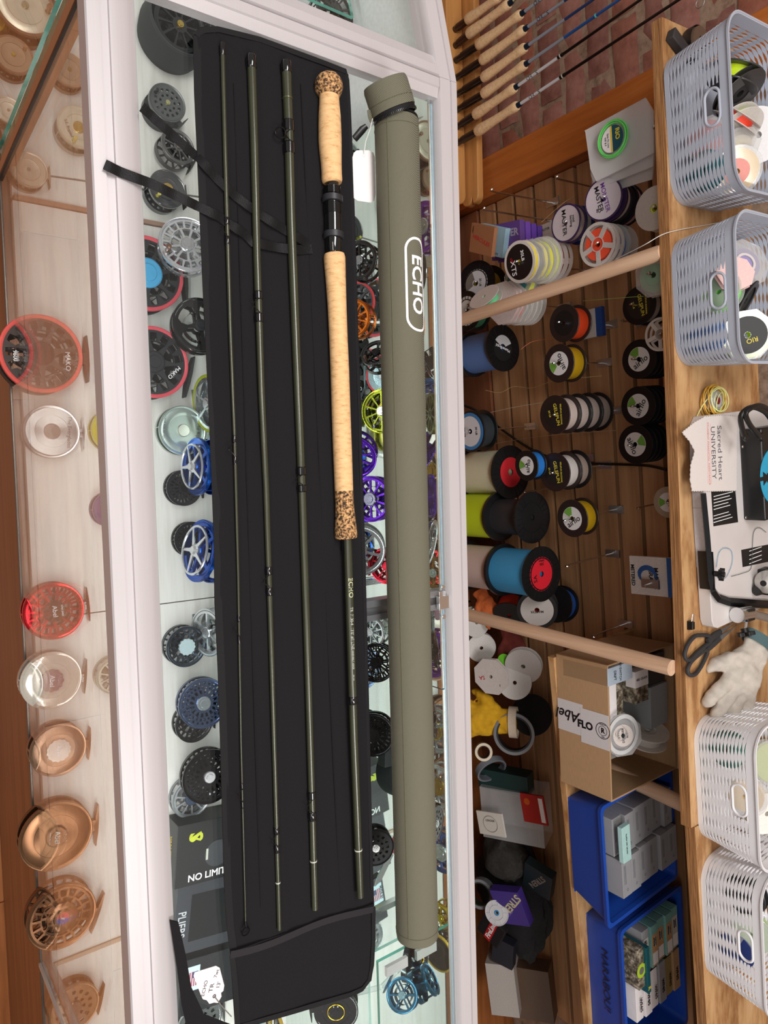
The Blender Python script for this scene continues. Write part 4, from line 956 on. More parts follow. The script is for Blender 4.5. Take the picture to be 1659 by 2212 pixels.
ledge('sage green reel with a gold hub behind the middle of the tube', 930, 1018, 53, sty='wheel5', col=(90, 100, 86), hub=(206, 170, 70), hubr=.34, gold=(206, 170, 70))
ledge('black ported reel with a gold ringed hub on the ledge before the cross bar', 934, 1142, 48, sty='web', col=(46, 46, 50), hub=(206, 206, 206), hubr=.3, gold=(190, 150, 80))
ledge('bronze gold reel on the ledge touching the cross bar', 936, 1238, 34, sty='wheel6', col=(170, 120, 50), hub=(206, 206, 206), hubr=.3)
ledge('violet reel with an oval silver hub just past the cross bar', 930, 1412, 52, sty='star', col=(130, 50, 180), hub=(214, 216, 218), hubr=.36)
ledge('chrome reel with a gold medal hub, first of two on the ledge', 938, 1578, 50, sty='star', col=(196, 200, 206), hub=(206, 176, 90), hubr=.42)
ledge('chrome reel with a gold medal hub, second of two on the ledge', 944, 1700, 46, sty='star', col=(206, 208, 212), hub=(196, 160, 70), hubr=.42)
ledge('blue spoked reel with a chrome hub near the tube end', 950, 1842, 45, sty='star', col=(40, 96, 170), hub=(206, 214, 216), hubr=.42)
ledge('yellow gold reel near the tube end', 950, 1984, 30, sty='wheel6', col=(206, 176, 40), hub=(206, 186, 60), hubr=.3)
G4 = 'reels between the rod bag and the tube'
def mid(label, px, py, rp, Y=.59, n=(0, -.9, .45), **k):
    k.setdefault('w', .022); k.setdefault('group', G4); k.setdefault('knob', False)
    nn = V(n).normalized(); p = Yp(px, py, Y); t = reel(label, p - nn*k['w'], S(p, rp), n=nn, foot=(0, 0, -1), **k)
    # clear stem holding the reel on the back panel ledge
    R = S(p, rp)
    obj('display_stem', MB().tube([V((0, 0, .002)), t.matrix_world.inverted() @ V((p.x, YM - .0005, p.z))], .004, 8), glassm('acrylic', (.95, .98, .98), 1.5), t)
    return t
mid('glossy black spoked reel with a silver medal hub right of the locking ring', 776, 562, 42, sty='wheel6', col=(24, 24, 26), k='gloss', hub=(150, 150, 152), hubr=.24)
mid('black ported reel with a coral rim behind the orange reel', 768, 655, 46, sty='tri', col=(60, 60, 64), k='matte', rim=(200, 60, 64), hub=(50, 50, 52), Y=.62)
mid('orange anodised reel right of the cork fore grip', 762, 688, 42, sty='star', col=(206, 110, 30), hub=(206, 120, 40), Y=.585)
mid('black framed reel with a walnut handle', 812, 762, 34, sty='wheel5', col=(26, 26, 28), k='gloss', hub=(30, 30, 32), n=(-.5, -.7, .5), knob=150, knobcol=(96, 60, 40))
mid('coral red rimmed reel behind the edge of the tube', 828, 810, 42, sty='solid', col=(150, 176, 180), rim=(200, 50, 60), hub=(190, 196, 196), Y=.62, w=.012)
mid('olive green spoked reel with a black handle beside the tube', 824, 888, 48, sty='star', col=(120, 128, 30), hub=(180, 184, 180), hubr=.22, knob=160)
mid('deep violet reel standing at the bag edge', 762, 988, 52, sty='star', col=(84, 30, 170), hub=(90, 40, 170), n=(.5, -.6, .6), Y=.575)
mid('violet reel with a clear hub and dark handle beside the grip flare', 800, 1078, 50, sty='star', col=(96, 40, 180), hub=(150, 150, 170), hubr=.3, knob=150)
mid('large chrome spoked reel beside the bag before the cross bar', 776, 1190, 57, sty='wheel6', col=(190, 198, 200), hub=(200, 206, 206), hubr=.3, n=(.2, -.6, .8), Y=.58)
mid('crimson reel half behind the tube before the cross bar', 834, 1222, 40, sty='star', col=(190, 30, 50), hub=(190, 40, 60), Y=.615, w=.014)
mid('small silver reel just past the cross bar', 800, 1366, 34, sty='star', col=(170, 180, 180), hub=(180, 186, 186))
mid('black web reel with a wide foot, first past the cross bar', 812, 1432, 42, sty='web', col=(30, 32, 34), hub=(40, 42, 44), hubr=.3, n=(-.1, -.7, .7), knob=200)
mid('black reel with a clear handle further past the cross bar', 806, 1588, 46, sty='ports', col=(26, 26, 30), hub=(40, 42, 44), hubr=.3, n=(-.1, -.7, .7), knob=150, knobcol=(170, 190, 190))
mid('black reel with a silver cap beside the lower rod', 812, 1832, 40, sty='holes', col=(26, 26, 28), k='satin', hub=(206, 206, 206), hubr=.22, n=(0, -.4, .9))
ledge('black spinning style reel with a gold band at the tube end', 944, 2060, 40, sty='solid', col=(22, 22, 24), k='gloss', rim=(214, 170, 40), hub=(30, 30, 30))
mid('black reel with a yellow ring and round knob under the bag flap', 726, 2186, 48, Y=.56, n=(.05, -.55, .8), sty='solid', col=(22, 22, 24), k='gloss', hub=(22, 22, 24), hk='gloss', hubr=.34, gold=(214, 180, 40), w=.03)
mid('steel blue chrome reel in the lower corner of the case', 868, 2150, 34, Y=.62, n=(-.5, -.6, .5), sty='wheel6', col=(60, 120, 150), hub=(150, 190, 200), w=.03)
# lower glass ledge that carries the last reels and its clips
put('glass_shelf', slab([(.81, .42), (1.2, .42), (1.2, .64), (.81, .64)], .790, .7965), [GLASS, GLASS_EDGE], main, smooth=False)
# small boxes, cap and knife seen beside the bag
p = Yp(812, 1668, .6)
bx = boxon('slim black box with yellow lettering beside the lower rod', (p.x, p.y, .80), .07, .06, .02, (26, 26, 30), 4); text('PERFORMANCE', .008, mat(lin(200, 180, 60), .5), bx, T(0, .01, .0203))
p = Yp(800, 1760, .58)
cpp = thing('trucker_cap', 'black cap with a raised skull style badge beside the lower rod', 'cap', T(p.x, p.y, .785) )
g = MB(); g.lathe([(.046, 0), (.046, .012), (.040, .028), (.024, .038), (1e-5, .041)], 40); obj('crown', g, mat(lin(34, 36, 40), .8, bump=.3, scale=400), cpp)
obj('brim', MB().prism([(.046*math.cos(a)*1.0, .046*math.sin(a)) for a in [math.radians(200 + i*14) for i in range(11)]][:0] + [(-.044, -.01), (-.05, -.04), (-.03, -.066), (0, -.074), (.03, -.066), (.05, -.04), (.044, -.01)], .0, .003), mat(lin(120, 124, 126), .7), cpp)
obj('badge', MB().prism([(-.012, -.010), (.012, -.010), (.015, .004), (.006, .012), (-.006, .012), (-.015, .004)], .0385, .0425), BLACKG, cpp, M=T(0, -.012, -.004))
put('glass_shelf', slab([(pc.x + .05, .56), (.80, .56), (.80, .64), (pc.x + .05, .64)], .7775, .784), [GLASS, GLASS_EDGE], main, smooth=False)
p = Yp(832, 1950, .6)
kn = thing('fishing_knife', 'red handled pocket tool with a bright blade beside the tube end', 'knife', T(p.x, p.y, .7850) @ RZ(35))
obj('handle', MB().box(-.035, .005, -.008, .008, 0, .012, tp=.003), mat(lin(190, 50, 70), .4), kn, bevel=.002)
obj('blade', MB().prism([(.005, -.006), (.05, -.004), (.062, .004), (.05, .007), (.005, .006)], .004, .006), CHROME, kn, smooth=False)
# reels in the second case
G5 = 'reels in the second case'
flat('dark reel in the second case left of the glass shelf edge', 725, 20, 46, sty='star', col=(70, 66, 66), hub=(60, 56, 54), z=.80, group=G5, w=.03, knob=False)
flat('dark glossy reel in the second case beside the first', 800, 22, 42, sty='ports', col=(60, 50, 46), hub=(80, 60, 50), z=.80, group=G5, w=.03, knob=False)
flat('tilted reel with a brown face in the second case near its back rail', 880, 52, 42, sty='wheel6', col=(96, 72, 62), k='satin', hub=(110, 76, 62), hubr=.5, z=.86, group=G5, w=.02, tilt=(.3, .0), knob=False)
putc('glass_shelf', slab([(-.68, .28), (-.68, .54), (-1.1, .44), (-1.1, .18)], .793, .799), [GLASS, GLASS_EDGE], smooth=False)
putc('glass_shelf', slab([(-.68, .545), (-.68, .62), (-1.1, .52), (-1.1, .45)], .853, .859), [GLASS, GLASS_EDGE], smooth=False)
# ================================================================== SPOOLS ON THE SLATWALL
NW = V((math.sin(WA), -math.cos(WA), 0))          # out of the wall towards the viewer
UW = V((math.cos(WA), math.sin(WA), 0))
def spool(label, c, n, R, w, fl=(22, 22, 24), wind=(220, 216, 206), wr=.8, lab=None, lt=(), up=UZ, ribs=0, sides=40, flm=None, hole=.12, grp=None, labr=.62, star=0, arc=None, name='line_spool', cat='spool', windm=None, seam_=0):
    """axis n (front face at c); lab = label colour; lt = (text, x, y, size, rot, colour material)"""
    c = V(c); n = V(n).normalized()
    t = thing(name, label, cat, frame(c - n*w, n, up), grp)
    fm = flm or mat(lin(*fl), .35, var=.04); fw = min(.003, w*.12)
    for z in (0, w - fw):
        m = MB()
        if star: m.plate(R, [(.34, .86, star, .55, .22, 0)], z, z + fw, rin=hole, n=40)
        else: m.disc(R, z, z + fw, sides, hole=R*hole, bev=fw*.25, ph=math.pi/sides)
        if ribs:
            for i in range(ribs):
                m.M = RZ(360*i/ribs); m.box(R*.6, R*.95, -R*.012, R*.012, z + (fw if z else -.0012), z + (fw + .0012 if z else 0))
            m.M = Matrix(); m.lathe([(R*.95, z), (R, z), (R, z + fw + .0015), (R*.95, z + fw + .0015)], sides, closed=True)
            m.lathe([(R*.56, z + fw*.5), (R*.6, z + fw*.5), (R*.6, z + fw + .0015), (R*.56, z + fw + .0015)], sides, closed=True)
        obj('flange', m, fm, t)
    if wind is not None:
        r_ = R*wr; k = max(6, int((w - 2*fw)/.0016)); k = min(k, 44); pr = [(R*.14, fw + 1e-4)]
        for i in range(k + 1):
            z = fw + (w - 2*fw)*i/k; pr.append((r_ + (R*.006 if i % 2 else 0), z))
        pr.append((R*.14, w - fw - 1e-4))
        obj('winding', MB().lathe(pr, 40, closed=True), windm or mat(lin(*wind), .6, bump=.2, scale=500, var=.05), t)
    else: obj('core', MB().lathe([(R*.3, fw), (R*.3, w - fw)], 24), fm, t)
    if lab is not None:
        m = MB(); rl = R*labr; m.disc(rl, w, w + .0004, 40, hole=R*hole*1.02); lo = obj('label', m, mat(lin(*lab), .5, var=.02), t)
        if arc:
            col, a0_, a1_ = arc; pts = [(rl*.22*math.cos(math.radians(a0_)), rl*.22*math.sin(math.radians(a0_)))] if 0 else []
            k = 10
            pts = [(rl*.3*math.cos(math.radians(a0_ + (a1_ - a0_)*i/k)), rl*.3*math.sin(math.radians(a0_ + (a1_ - a0_)*i/k))) for i in range(k + 1)] + \
                  [(rl*.97*math.cos(math.radians(a1_ + (a0_ - a1_)*i/k)), rl*.97*math.sin(math.radians(a1_ + (a0_ - a1_)*i/k))) for i in range(k + 1)]
            obj('label_panel', MB().prism(pts, w + .0004, w + .0007), mat(lin(*col), .5), lo, smooth=False)
        for (s2, x, y, sz, rot, mm) in lt: obj('lettering', text_mesh(s2, sz*rl, mm, bold=.0001), mm, lo, M=T(x*rl, y*rl, w + .0009) @ RZ(rot))
    else:
        for (s2, x, y, sz, rot, mm) in lt: obj('lettering', text_mesh(s2, sz*R, mm), mm, t, M=T(x*R, y*R, w + .0006) @ RZ(rot))
    return t
def peg(label, pt, L, double=False, drop=.012):
    """wire display hook; pt = tip, L = length back to the wall"""
    pt = V(pt); t = thing('display_hook', label, 'hook', T(pt), 'wire hooks on the slatwall')
    b = -NW*L
    obj('wire', MB().tube([UZ*.010, UZ*.003 - NW*.004, -NW*.010, b], .0022, 8), CHROME, t)
    obj('tip', MB().lathe([(1e-5, -.003), (.003, 0), (1e-5, .003)], 10), CHROME, t, M=T(0, 0, .011))
    m = MB(); m.M = Matrix((UW, -NW, UZ)).transposed().to_4x4(); m.M.translation = b
    m.box(-.010, .010, -.002, .0, -.02, .025); m.box(-.010, .010, -.006, .0, .022, .026)
    obj('clip_plate', m, STEEL, t, smooth=False)
    return t
def dist_to_wall(p, D=None):
    n = V((-math.sin(WA), math.cos(WA), 0)); return (D or DS) - n.dot(V(p)) - .0005
def onw(px, py, D): return Wp(px, py, D)
def stack(px, py, D, rp, specs, n=None, hook=None, gap=.0008, tip=.012):
    """spools threaded on one hook: front face centre at pixel (px, py), square distance D"""
    p = onw(px, py, D); n = V(n or NW); q = V(p)
    if hook: 
        tp = p + n*tip; peg(hook, tp, dist_to_wall(tp))
    for sp in specs:
        R = S(q, sp.pop('rp', rp)); w = sp['w']; lb = sp.pop('label')
        spool(lb, q, n, R, **sp); q = q - n*(w + gap)
GRN = mat(lin(96, 150, 50), .5); YEL = mat(lin(214, 196, 60), .5); PUR = mat(lin(110, 60, 150), .5)
def af(rot=0, s_='airflo'): return dict(lab=(206, 204, 204), labr=.62, lt=((s_, .30*math.sin(math.radians(rot)), -.30*math.cos(math.radians(rot)), .72, rot, INK),), arc=((104, 156, 60), rot + 60, rot + 120))
BLK = (20, 20, 22); BRN = (40, 30, 28); OFF = (196, 184, 176)
GS = dict(lab=(26, 22, 22), labr=.7, lt=(('GELSPUN BACKING', 0, .62, .17, 0, YEL), ('GELSPUN', 0, .2, .4, 10, YEL), ('50 LB', -.1, -.45, .22, 10, YEL)))
GSW = 'gel spun backing spools with white line'
# upper left
MM = lambda: dict(lab=(206, 196, 206), labr=.92, lt=(('MONSTER', -.05, .12, .34, 10, PUR), ('MASTER', -.05, -.25, .38, 10, INK), ('80', .5, -.35, .2, 0, INK)))
stack(1303, 430, 1.40, 45, [dict(label='purple rimmed spool with a swirl label at the front of the upper stack', w=.022, fl=(60, 40, 80), wind=(40, 50, 80), **MM()),
    dict(label='second spool of the upper purple stack, white line', w=.022, fl=(26, 24, 30), wind=(214, 196, 190), wr=.9), dict(label='third spool of the upper purple stack, black', w=.024, fl=(22, 20, 26), wind=(40, 30, 50), wr=.9),
    dict(label='pink lined spool at the wall end of the upper purple stack', w=.026, fl=(22, 20, 26), wind=(206, 160, 160), wr=.9)], n=NW + V((.0, 0, .12)), hook='hook holding the upper purple spool stack')
stack(1222, 482, 1.42, 40, [dict(label='purple rimmed spool with a marker scrawl left of the larger purple stack', w=.022, fl=(60, 40, 80), wind=(190, 170, 160), wr=.9, lab=(196, 184, 190), labr=.9, lt=(('MASTER', -.05, -.1, .42, 0, INK), ('void', -.1, .6, .24, 0, INK), ('backing', .0, .42, .22, 0, INK))),
    dict(label='navy spool behind the scrawled purple spool', w=.03, fl=(26, 44, 96), wind=(200, 196, 190), wr=.8)], hook='hook holding the scrawled purple spool')
CT = CLEARP
stack(1412, 450, 1.36, 46, [dict(label='clear spool of yellow line hidden partly by the bench edge, upper', w=.03, fl=(230, 230, 225), flm=MILKP, wind=(214, 222, 60), wr=.55, sides=40, hole=.2, star=0)], hook='hook under the bench edge beside the plastic bag')
stack(1290, 528, 1.38, 46, [dict(label='frosted star spool of orange line above the dowel', w=.014, flm=MILKP, wind=(230, 80, 50), wr=.72, star=5, hole=.3, lab=(206, 186, 186), labr=.34),
    dict(label='second frosted star spool of orange line above the dowel', w=.018, flm=MILKP, wind=(206, 90, 70), wr=.7, star=5, hole=.3), dict(label='blue spool behind the frosted star spools', w=.02, flm=CLEARP, wind=(40, 80, 170), wr=.8),
    dict(label='clear spool closest to the wall behind the frosted star spools', w=.03, flm=CLEARP, wind=(60, 60, 66), wr=.6)], hook='hook holding the frosted star spools')
# yellow stack above the first dowel
stack(1122, 566, 1.33, 44, [dict(label='white rimmed spool with a black label, front of the yellow stack', w=.014, fl=(214, 206, 200), wind=(236, 214, 40), wr=.93, lab=(26, 20, 20), labr=.84, lt=(('XTS', .25, -.5, .5, 0, WI), ('30LB', -.3, .3, .3, 0, WI), ('GEL', -.2, -.55, .2, 20, REDINK))),
    dict(label='clear spool with a black and yellow label, second in the yellow stack', w=.018, rp=46, flm=CLEARP, wind=(226, 222, 214), wr=.7, sides=8, lab=(24, 24, 24), labr=.66, lt=(('RIO', .2, -.5, .34, 0, YEL),)),
    dict(label='clear spool of pale yellow line, third in the yellow stack', w=.018, rp=47, flm=CLEARP, wind=(230, 220, 140), wr=.86, sides=8), dict(label='clear spool of bright yellow line, fourth in the yellow stack', w=.018, rp=47, flm=CLEARP, wind=(226, 224, 80), wr=.86, sides=8),
    dict(label='clear spool of lime line, fifth in the yellow stack', w=.018, rp=48, flm=MILKP, wind=(206, 216, 90), wr=.86), dict(label='frosted spool of red line, sixth in the yellow stack', w=.018, rp=49, flm=MILKP, wind=(206, 60, 40), wr=.8, star=5, hole=.3),
    dict(label='frosted spool of coral line, wall end of the yellow stack', w=.02, rp=49, flm=MILKP, wind=(206, 110, 90), wr=.8, star=5, hole=.3)], n=NW + V((.12, 0, 0)), hook='hook carrying the long yellow spool stack', tip=.02)
p = onw(1118, 605, 1.40)
spool('clear spool with a teal disc hanging under the yellow stack', p, NW, S(p, 42), .02, flm=CLEARP, wind=(214, 220, 90), wr=.9, sides=8, lab=(60, 130, 136), labr=.7, lt=(('RIO', 0, .3, .3, 0, YEL),))
# boxes of line on hooks, far left
def hbox(label, px, py, D, sx, sz, sy, rot, col, roll=0, m=None, name='line_box', grp=None):
    p = onw(px, py, D); M = frame(p, NW, UZ) @ RZ(roll) @ RY(rot)
    t = thing(name, label, 'box', M, grp); obj('carton', MB().box(-sx/2, sx/2, -sz/2, sz/2, -sy, 0), m or mat(lin(*col), .6, var=.04), t, bevel=.0006, smooth=False); return t
b = hbox('brown craft line box with a red scripted label by the corner post', 1040, 518, 1.34, .07, .085, .012, 8, (156, 104, 70), -24)
text('HERCULES', .014, REDINK, b, T(.002, 0, .0004) @ RZ(78), sx=1.0); text('TIPPET', .006, INK, b, T(-.02, -.035, .0004))
b = hbox('pale blue line box behind the brown craft box', 1062, 520, 1.36, .07, .09, .016, 8, (150, 184, 200), -24); text('TRIPLE DENSITY', .008, INK, b, T(.029, 0, .0004) @ RZ(90))
for i in range(4):
    b = hbox(['purple swirl pattern line box, first of the row', 'purple swirl pattern line box, second of the row', 'purple swirl pattern line box, third of the row', 'purple swirl pattern line box, nearest the wall'][i], 1092 + 13*i, 520 + 4*i, 1.375 + .020*i, .085, .10, .016, 6, [(92, 60, 130), (104, 66, 160), (92, 56, 150), (80, 50, 136)][i], -8, grp='purple line boxes by the corner post')
    if i == 0: text('MASTER', .024, mat(lin(160, 150, 170), .5), b, T(-.016, .0, .0004) @ RZ(90), bold=.0006)
    sw = MB()
    rr_ = random.Random(i)
    for k in range(9):
        sw.M = T(rr_.uniform(.008, .036), -.042 + .0105*k, 0); sw.torus(.0042, .0006, 12, 4, z=.0005)
    obj('swirl', sw, mat(lin(190, 170, 206), .5), b)
b = hbox('white and blue hang card between the purple boxes and the scrawled spool', 1190, 500, 1.52, .05, .10, .004, 0, (206, 200, 196)); text('MASTER', .009, INK, b, T(-.01, -.02, .0004) @ RZ(90))
for (x, y, L, D, lb) in ((1056, 412, 0, 1.36, 'empty hook high by the corner post'), (1040, 452, 0, 1.33, 'empty hook below it by the corner post'), (1196, 385, 0, 1.40, 'short hook left of the upper purple stack'),
                      (1127, 1064, 0, 1.40, 'long hook under the two spool stack'), (1218, 1223, 0, 1.40, 'empty hook in the middle of the slatwall'), (1275, 1375, 0, 1.45, 'empty hook beside the second dowel'),
                      (1372, 1098, 0, 1.42, 'hook running in front of the half hidden pale spool'), (1338, 693, 0, 1.50, 'hook under the red lined spool')):
    tp = onw(x, y, D); peg(lb, tp, dist_to_wall(tp))
# middle left
b = None
stack(1028, 612, 1.36, 48, [dict(label='black ribbed spool with a half grey label at the case edge', w=.06, fl=BLK, wind=(190, 150, 40), wr=.7, ribs=24, lab=(190, 188, 190), labr=.62, lt=(('20 LB', 0, .4, .25, 0, INK),), arc=((110, 104, 96), 200, 300))], n=NW + V((-.1, 0, .2)), hook='hook through the black ribbed spool')
p = onw(1045, 640, 1.32)
spool('small spool of mint green line with curved white flanges', p, NW + V((-.9, 0, .1)), S(p, 36), .022, fl=(206, 196, 190), wind=(110, 214, 150), wr=.72)
stack(1008, 672, 1.34, 42, [dict(label='black spool with a white green rimmed label cut by the case edge', w=.04, fl=BLK, wind=(40, 90, 60), ribs=20, lab=(206, 206, 202), labr=.74, lt=(('PLATIL', 0, .2, .3, 0, INK),))], hook='hook at the case edge below the ribbed spool')
sa = [dict(label=l, w=.0165, flm=MILKP if i else mat(lin(206, 190, 188), .5), wind=c, wr=.8, sides=8 if i < 3 else 40, hole=.14, **(dict(lt=(('SA', .25, .45, .34, 180, REDINK),)) if i == 0 else {}))
      for i, (l, c) in enumerate((('white octagonal spool with red initials, front of the clear stack under the dowel', (206, 170, 160)), ('pinkish octagonal spool, second in the clear stack under the dowel', (214, 120, 110)), ('frosted spool, third in the clear stack under the dowel', (150, 160, 160)),
          ('frosted round spool, fourth in the clear stack under the dowel', (170, 172, 168)), ('frosted round spool, fifth in the clear stack under the dowel', (160, 160, 156)), ('frosted spool closest to the wall in the clear stack under the dowel', (150, 146, 140))))]
stack(1085, 655, 1.36, 47, sa, n=NW + V((.05, 0, 0)), hook='hook carrying the clear spool stack under the dowel')
# orange and yellow singles
stack(1218, 698, 1.42, 40, [dict(label='dark brown spool of orange line between the two dowels', w=.05, fl=BRN, wind=(214, 66, 24), wr=.82, hole=.1, lab=(14, 14, 15), labr=.66)], hook='hook through the orange line spool', tip=.03)
b = hbox('white and blue card box behind the orange line spool', 1270, 700, 1.52, .07, .085, .012, 0, (200, 190, 186)); obj('band', MB().box(-.0352, .0352, .024, .0427, -.0125, .0004), mat(lin(36, 70, 140), .5), b, smooth=False)
stack(1207, 785, 1.42, 41, [dict(label='dark brown spool of golden yellow line, upper of the two with green banded labels', w=.05, fl=BRN, wind=(190, 150, 10), wr=.84, **af(200))], hook='hook through the upper golden spool', tip=.03)
stack(1236, 1120, 1.42, 41, [dict(label='dark brown spool of golden yellow line, lower of the two with green banded labels', w=.045, fl=BRN, wind=(196, 156, 10), wr=.84, **af(120))], hook='hook through the lower golden spool', tip=.04)
stack(1198, 896, 1.36, 42, [dict(label=l, w=.040, fl=BRN if i == 0 else BLK, wind=(184, 168, 160), wr=.82, **(GS if i == 0 else {})) for i, l in enumerate(('front spool of the row of four white gel backing spools', 'second of the row of four white gel backing spools', 'third of the row of four white gel backing spools', 'wall end of the row of four white gel backing spools'))], n=NW + V((.0, 0, -.02)), hook='hook through the row of four white spools')
stack(1198, 1020, 1.40, 42, [dict(label='front spool of the pair of white gel backing spools', w=.045, fl=BRN, wind=(206, 200, 196), wr=.82, **GS), dict(label='back spool of the pair of white gel backing spools', w=.04, fl=BLK, wind=(180, 160, 150), wr=.8)], hook='hook through the pair of white spools', tip=.02)
# right column under the bench edge
stack(1380, 660, 1.42, 41, [dict(label='black gel backing spool under the bench edge, top of the column', w=.03, fl=BLK, wind=(190, 180, 170), wr=.85, **GS), dict(label='black spool behind the top gel backing spool', w=.03, fl=BLK, wind=(40, 40, 44), wr=.85)], hook='hook of the top spool under the bench edge', tip=.04)
for i, (y, nm, rt) in enumerate(((776, 'second', 120), (877, 'third', 150), (960, 'lowest', 20))):
    stack([1380, 1378, 1372][i], y, 1.42, 42, [dict(label='black spool with a white and green label, %s in the column under the bench edge' % nm, w=.018, fl=BLK, wind=(30, 30, 32), wr=.85, **af(rt))] +
          [dict(label='black spool %s behind the %s labelled spool under the bench edge' % (['directly', 'two', 'three'][k], nm), w=.016, fl=BLK, wind=[(30, 30, 32), (60, 90, 50), (190, 186, 180)][k], wr=.8) for k in range(3)],
          hook='hook of the %s spool under the bench edge' % nm, tip=.035)
stack(1412, 594, 1.36, 48, [dict(label='clear octagonal spool of mint green line by the dowel top', w=.02, flm=CLEARP, wind=(130, 206, 150), wr=.74, sides=8, lab=(150, 186, 160), labr=.45, lt=(('WF', 0, 0, .4, 160, INK),))], hook='flat hook in the mint green spool', tip=.03)
stack(1425, 722, 1.38, 36, [dict(label='frosted star spool half hidden by the bench edge', w=.02, flm=MILKP, wind=None, star=5, hole=.3)], hook='hook of the frosted star spool at the bench edge')
stack(1442, 1085, 1.42, 34, [dict(label='pale tan spool with a green banded label half hidden by the bench edge', w=.02, fl=(150, 136, 116), wind=(190, 186, 176), **af(180))], hook='hook of the pale tan spool')
stack(1016, 932, 1.36, 45, [dict(label='black spool with a blue ringed white label at the case edge', w=.05, fl=BLK, wind=(40, 46, 50), wr=.8, ribs=0, lab=(206, 208, 214), labr=.84, lt=(('30 LB', 0, .5, .2, 0, INK), ('2500 YDS', 0, -.45, .14, 0, INK)))], hook='hook through the blue ringed spool')
p = onw(1016, 932, 1.36)
obj('label_ring', MB().lathe([(S(p, 33), 0), (S(p, 40), 0), (S(p, 40), .0006), (S(p, 33), .0006)], 40, closed=True), mat(lin(50, 120, 180), .5), bpy.data.objects[[o.name for o in COL.objects if o.name.startswith('line_spool')][-1]], M=T(0, 0, .0506))
# big bulk spools standing upright in columns
def column(px, py, z_, rp, specs, lean=(0, 0, 1)):
    """px,py = centre of the top face; specs from the top down"""
    return None
def bulk(label, top, R, h, wind, n=UZ, **k):
    return spool(label, top, n, R, h, fl=(22, 22, 24), wind=wind, wr=k.pop('wr', .84), up=UW, **k)
def col_at(px, py, Y, rp, hs, base=.1202):
    p = Yp(px, py, Y); R = S(p, rp); out = []; z = p.z
    for h in hs: out.append((V((p.x, p.y, z)), h)); z -= h + .0012
    return R, out, z + .0012
def place_column(px, py, Y, rp, labels, hs, winds, extra, base=.1202):
    R, pos, zb = col_at(px, py, Y, rp, hs)
    if zb - base > .012:
        t = thing('riser_block', 'dark riser under the bulk spools ' + labels[-1][:0] + extra.pop('riser'), 'block', T(pos[0][0].x, pos[0][0].y, base + .0002)); obj('block', MB().box(-R*.8, R*.8, -R*.8, R*.8, 0, zb - base - .001), mat(lin(40, 28, 20), .8), t, bevel=.002)
    else:
        extra.pop('riser'); pos[-1] = (pos[-1][0], pos[-1][0].z - base - .0004)
    for i, ((c, h), l, wd) in enumerate(zip(pos, labels, winds)):
        bulk(l, c, R*(1 if i == 0 else extra.get('k', 1)), h, wd, ribs=24, **(extra.get(i, {})))
place_column(1170, 1240, 1.40, 60, ['big black ribbed spool of blue line with a red centre label', 'big black ribbed spool of white line under the blue one'], [.135, .145], [(60, 146, 196), (206, 186, 180)],
    {'riser': 'with the red label', 0: dict(lab=(206, 30, 46), labr=.62, hole=.1, lt=(('SA', .55, .2, .4, -90, INK), ('20lb', -.05, -.58, .22, 0, INK), ('5000yd', -.05, -.78, .16, 0, INK)))})
place_column(1150, 1118, 1.41, 56, ['big black ribbed spool of black line between the blue and white ones', 'big black ribbed spool of chartreuse line at the case edge'], [.115, .16], [(40, 40, 44), (190, 214, 30)], {'riser': 'beside the chartreuse spool', 0: dict(wr=.7), 1: dict(wr=.9)})
place_column(1103, 1020, 1.43, 58, ['big black ribbed spool of white and lime line with a red label'], [.15], [(206, 204, 176)], {'riser': 'below the white and lime spool', 0: dict(lab=(196, 36, 46), labr=.6)})
place_column(1086, 752, 1.44, 50, ['big black ribbed spool of light blue line with a silver and black label'], [.12], [(80, 116, 176)], {'riser': 'below the light blue spool', 0: dict(lab=(26, 26, 28), labr=.6, lt=(('MasterBraid', .0, .0, .3, -20, WI),), arc=((196, 196, 200), 200, 320))})
stack(1137, 1006, 1.36, 33, [dict(label='small black spool of blue line hanging before the white and lime spool', w=.035, fl=BLK, wind=(30, 110, 190), wr=.84, **af(170))], hook='hook of the small blue line spool')
p = onw(1160, 1318, 1.40)
spool('black spool with a silver and copper label under the big blue spool', p, NW + V((.1, 0, .8)), S(p, 44), .05, fl=BLK, wind=(196, 60, 30), lab=(186, 180, 176), labr=.8, lt=(('MASTER', 0, .1, .22, 0, INK),), up=UW)
p = onw(1200, 1305, 1.50)
spool('black spool of royal blue line under the big blue spool', p, NW + V((-.2, 0, .2)), S(p, 40), .04, fl=BLK, wind=(40, 96, 190), wr=.82)
p = onw(1100, 1330, 1.42)
spool('black spool of vivid red orange line by the second dowel', p, NW + V((.6, 0, .5)), S(p, 36), .05, fl=BLK, wind=(214, 60, 24), wr=.86)
p = onw(1030, 1345, 1.38)
spool('white plastic spool end at the case edge by the second dowel', p, V((0, -.3, 1)), S(p, 32), .03, fl=(206, 204, 200), wind=(190, 186, 180))
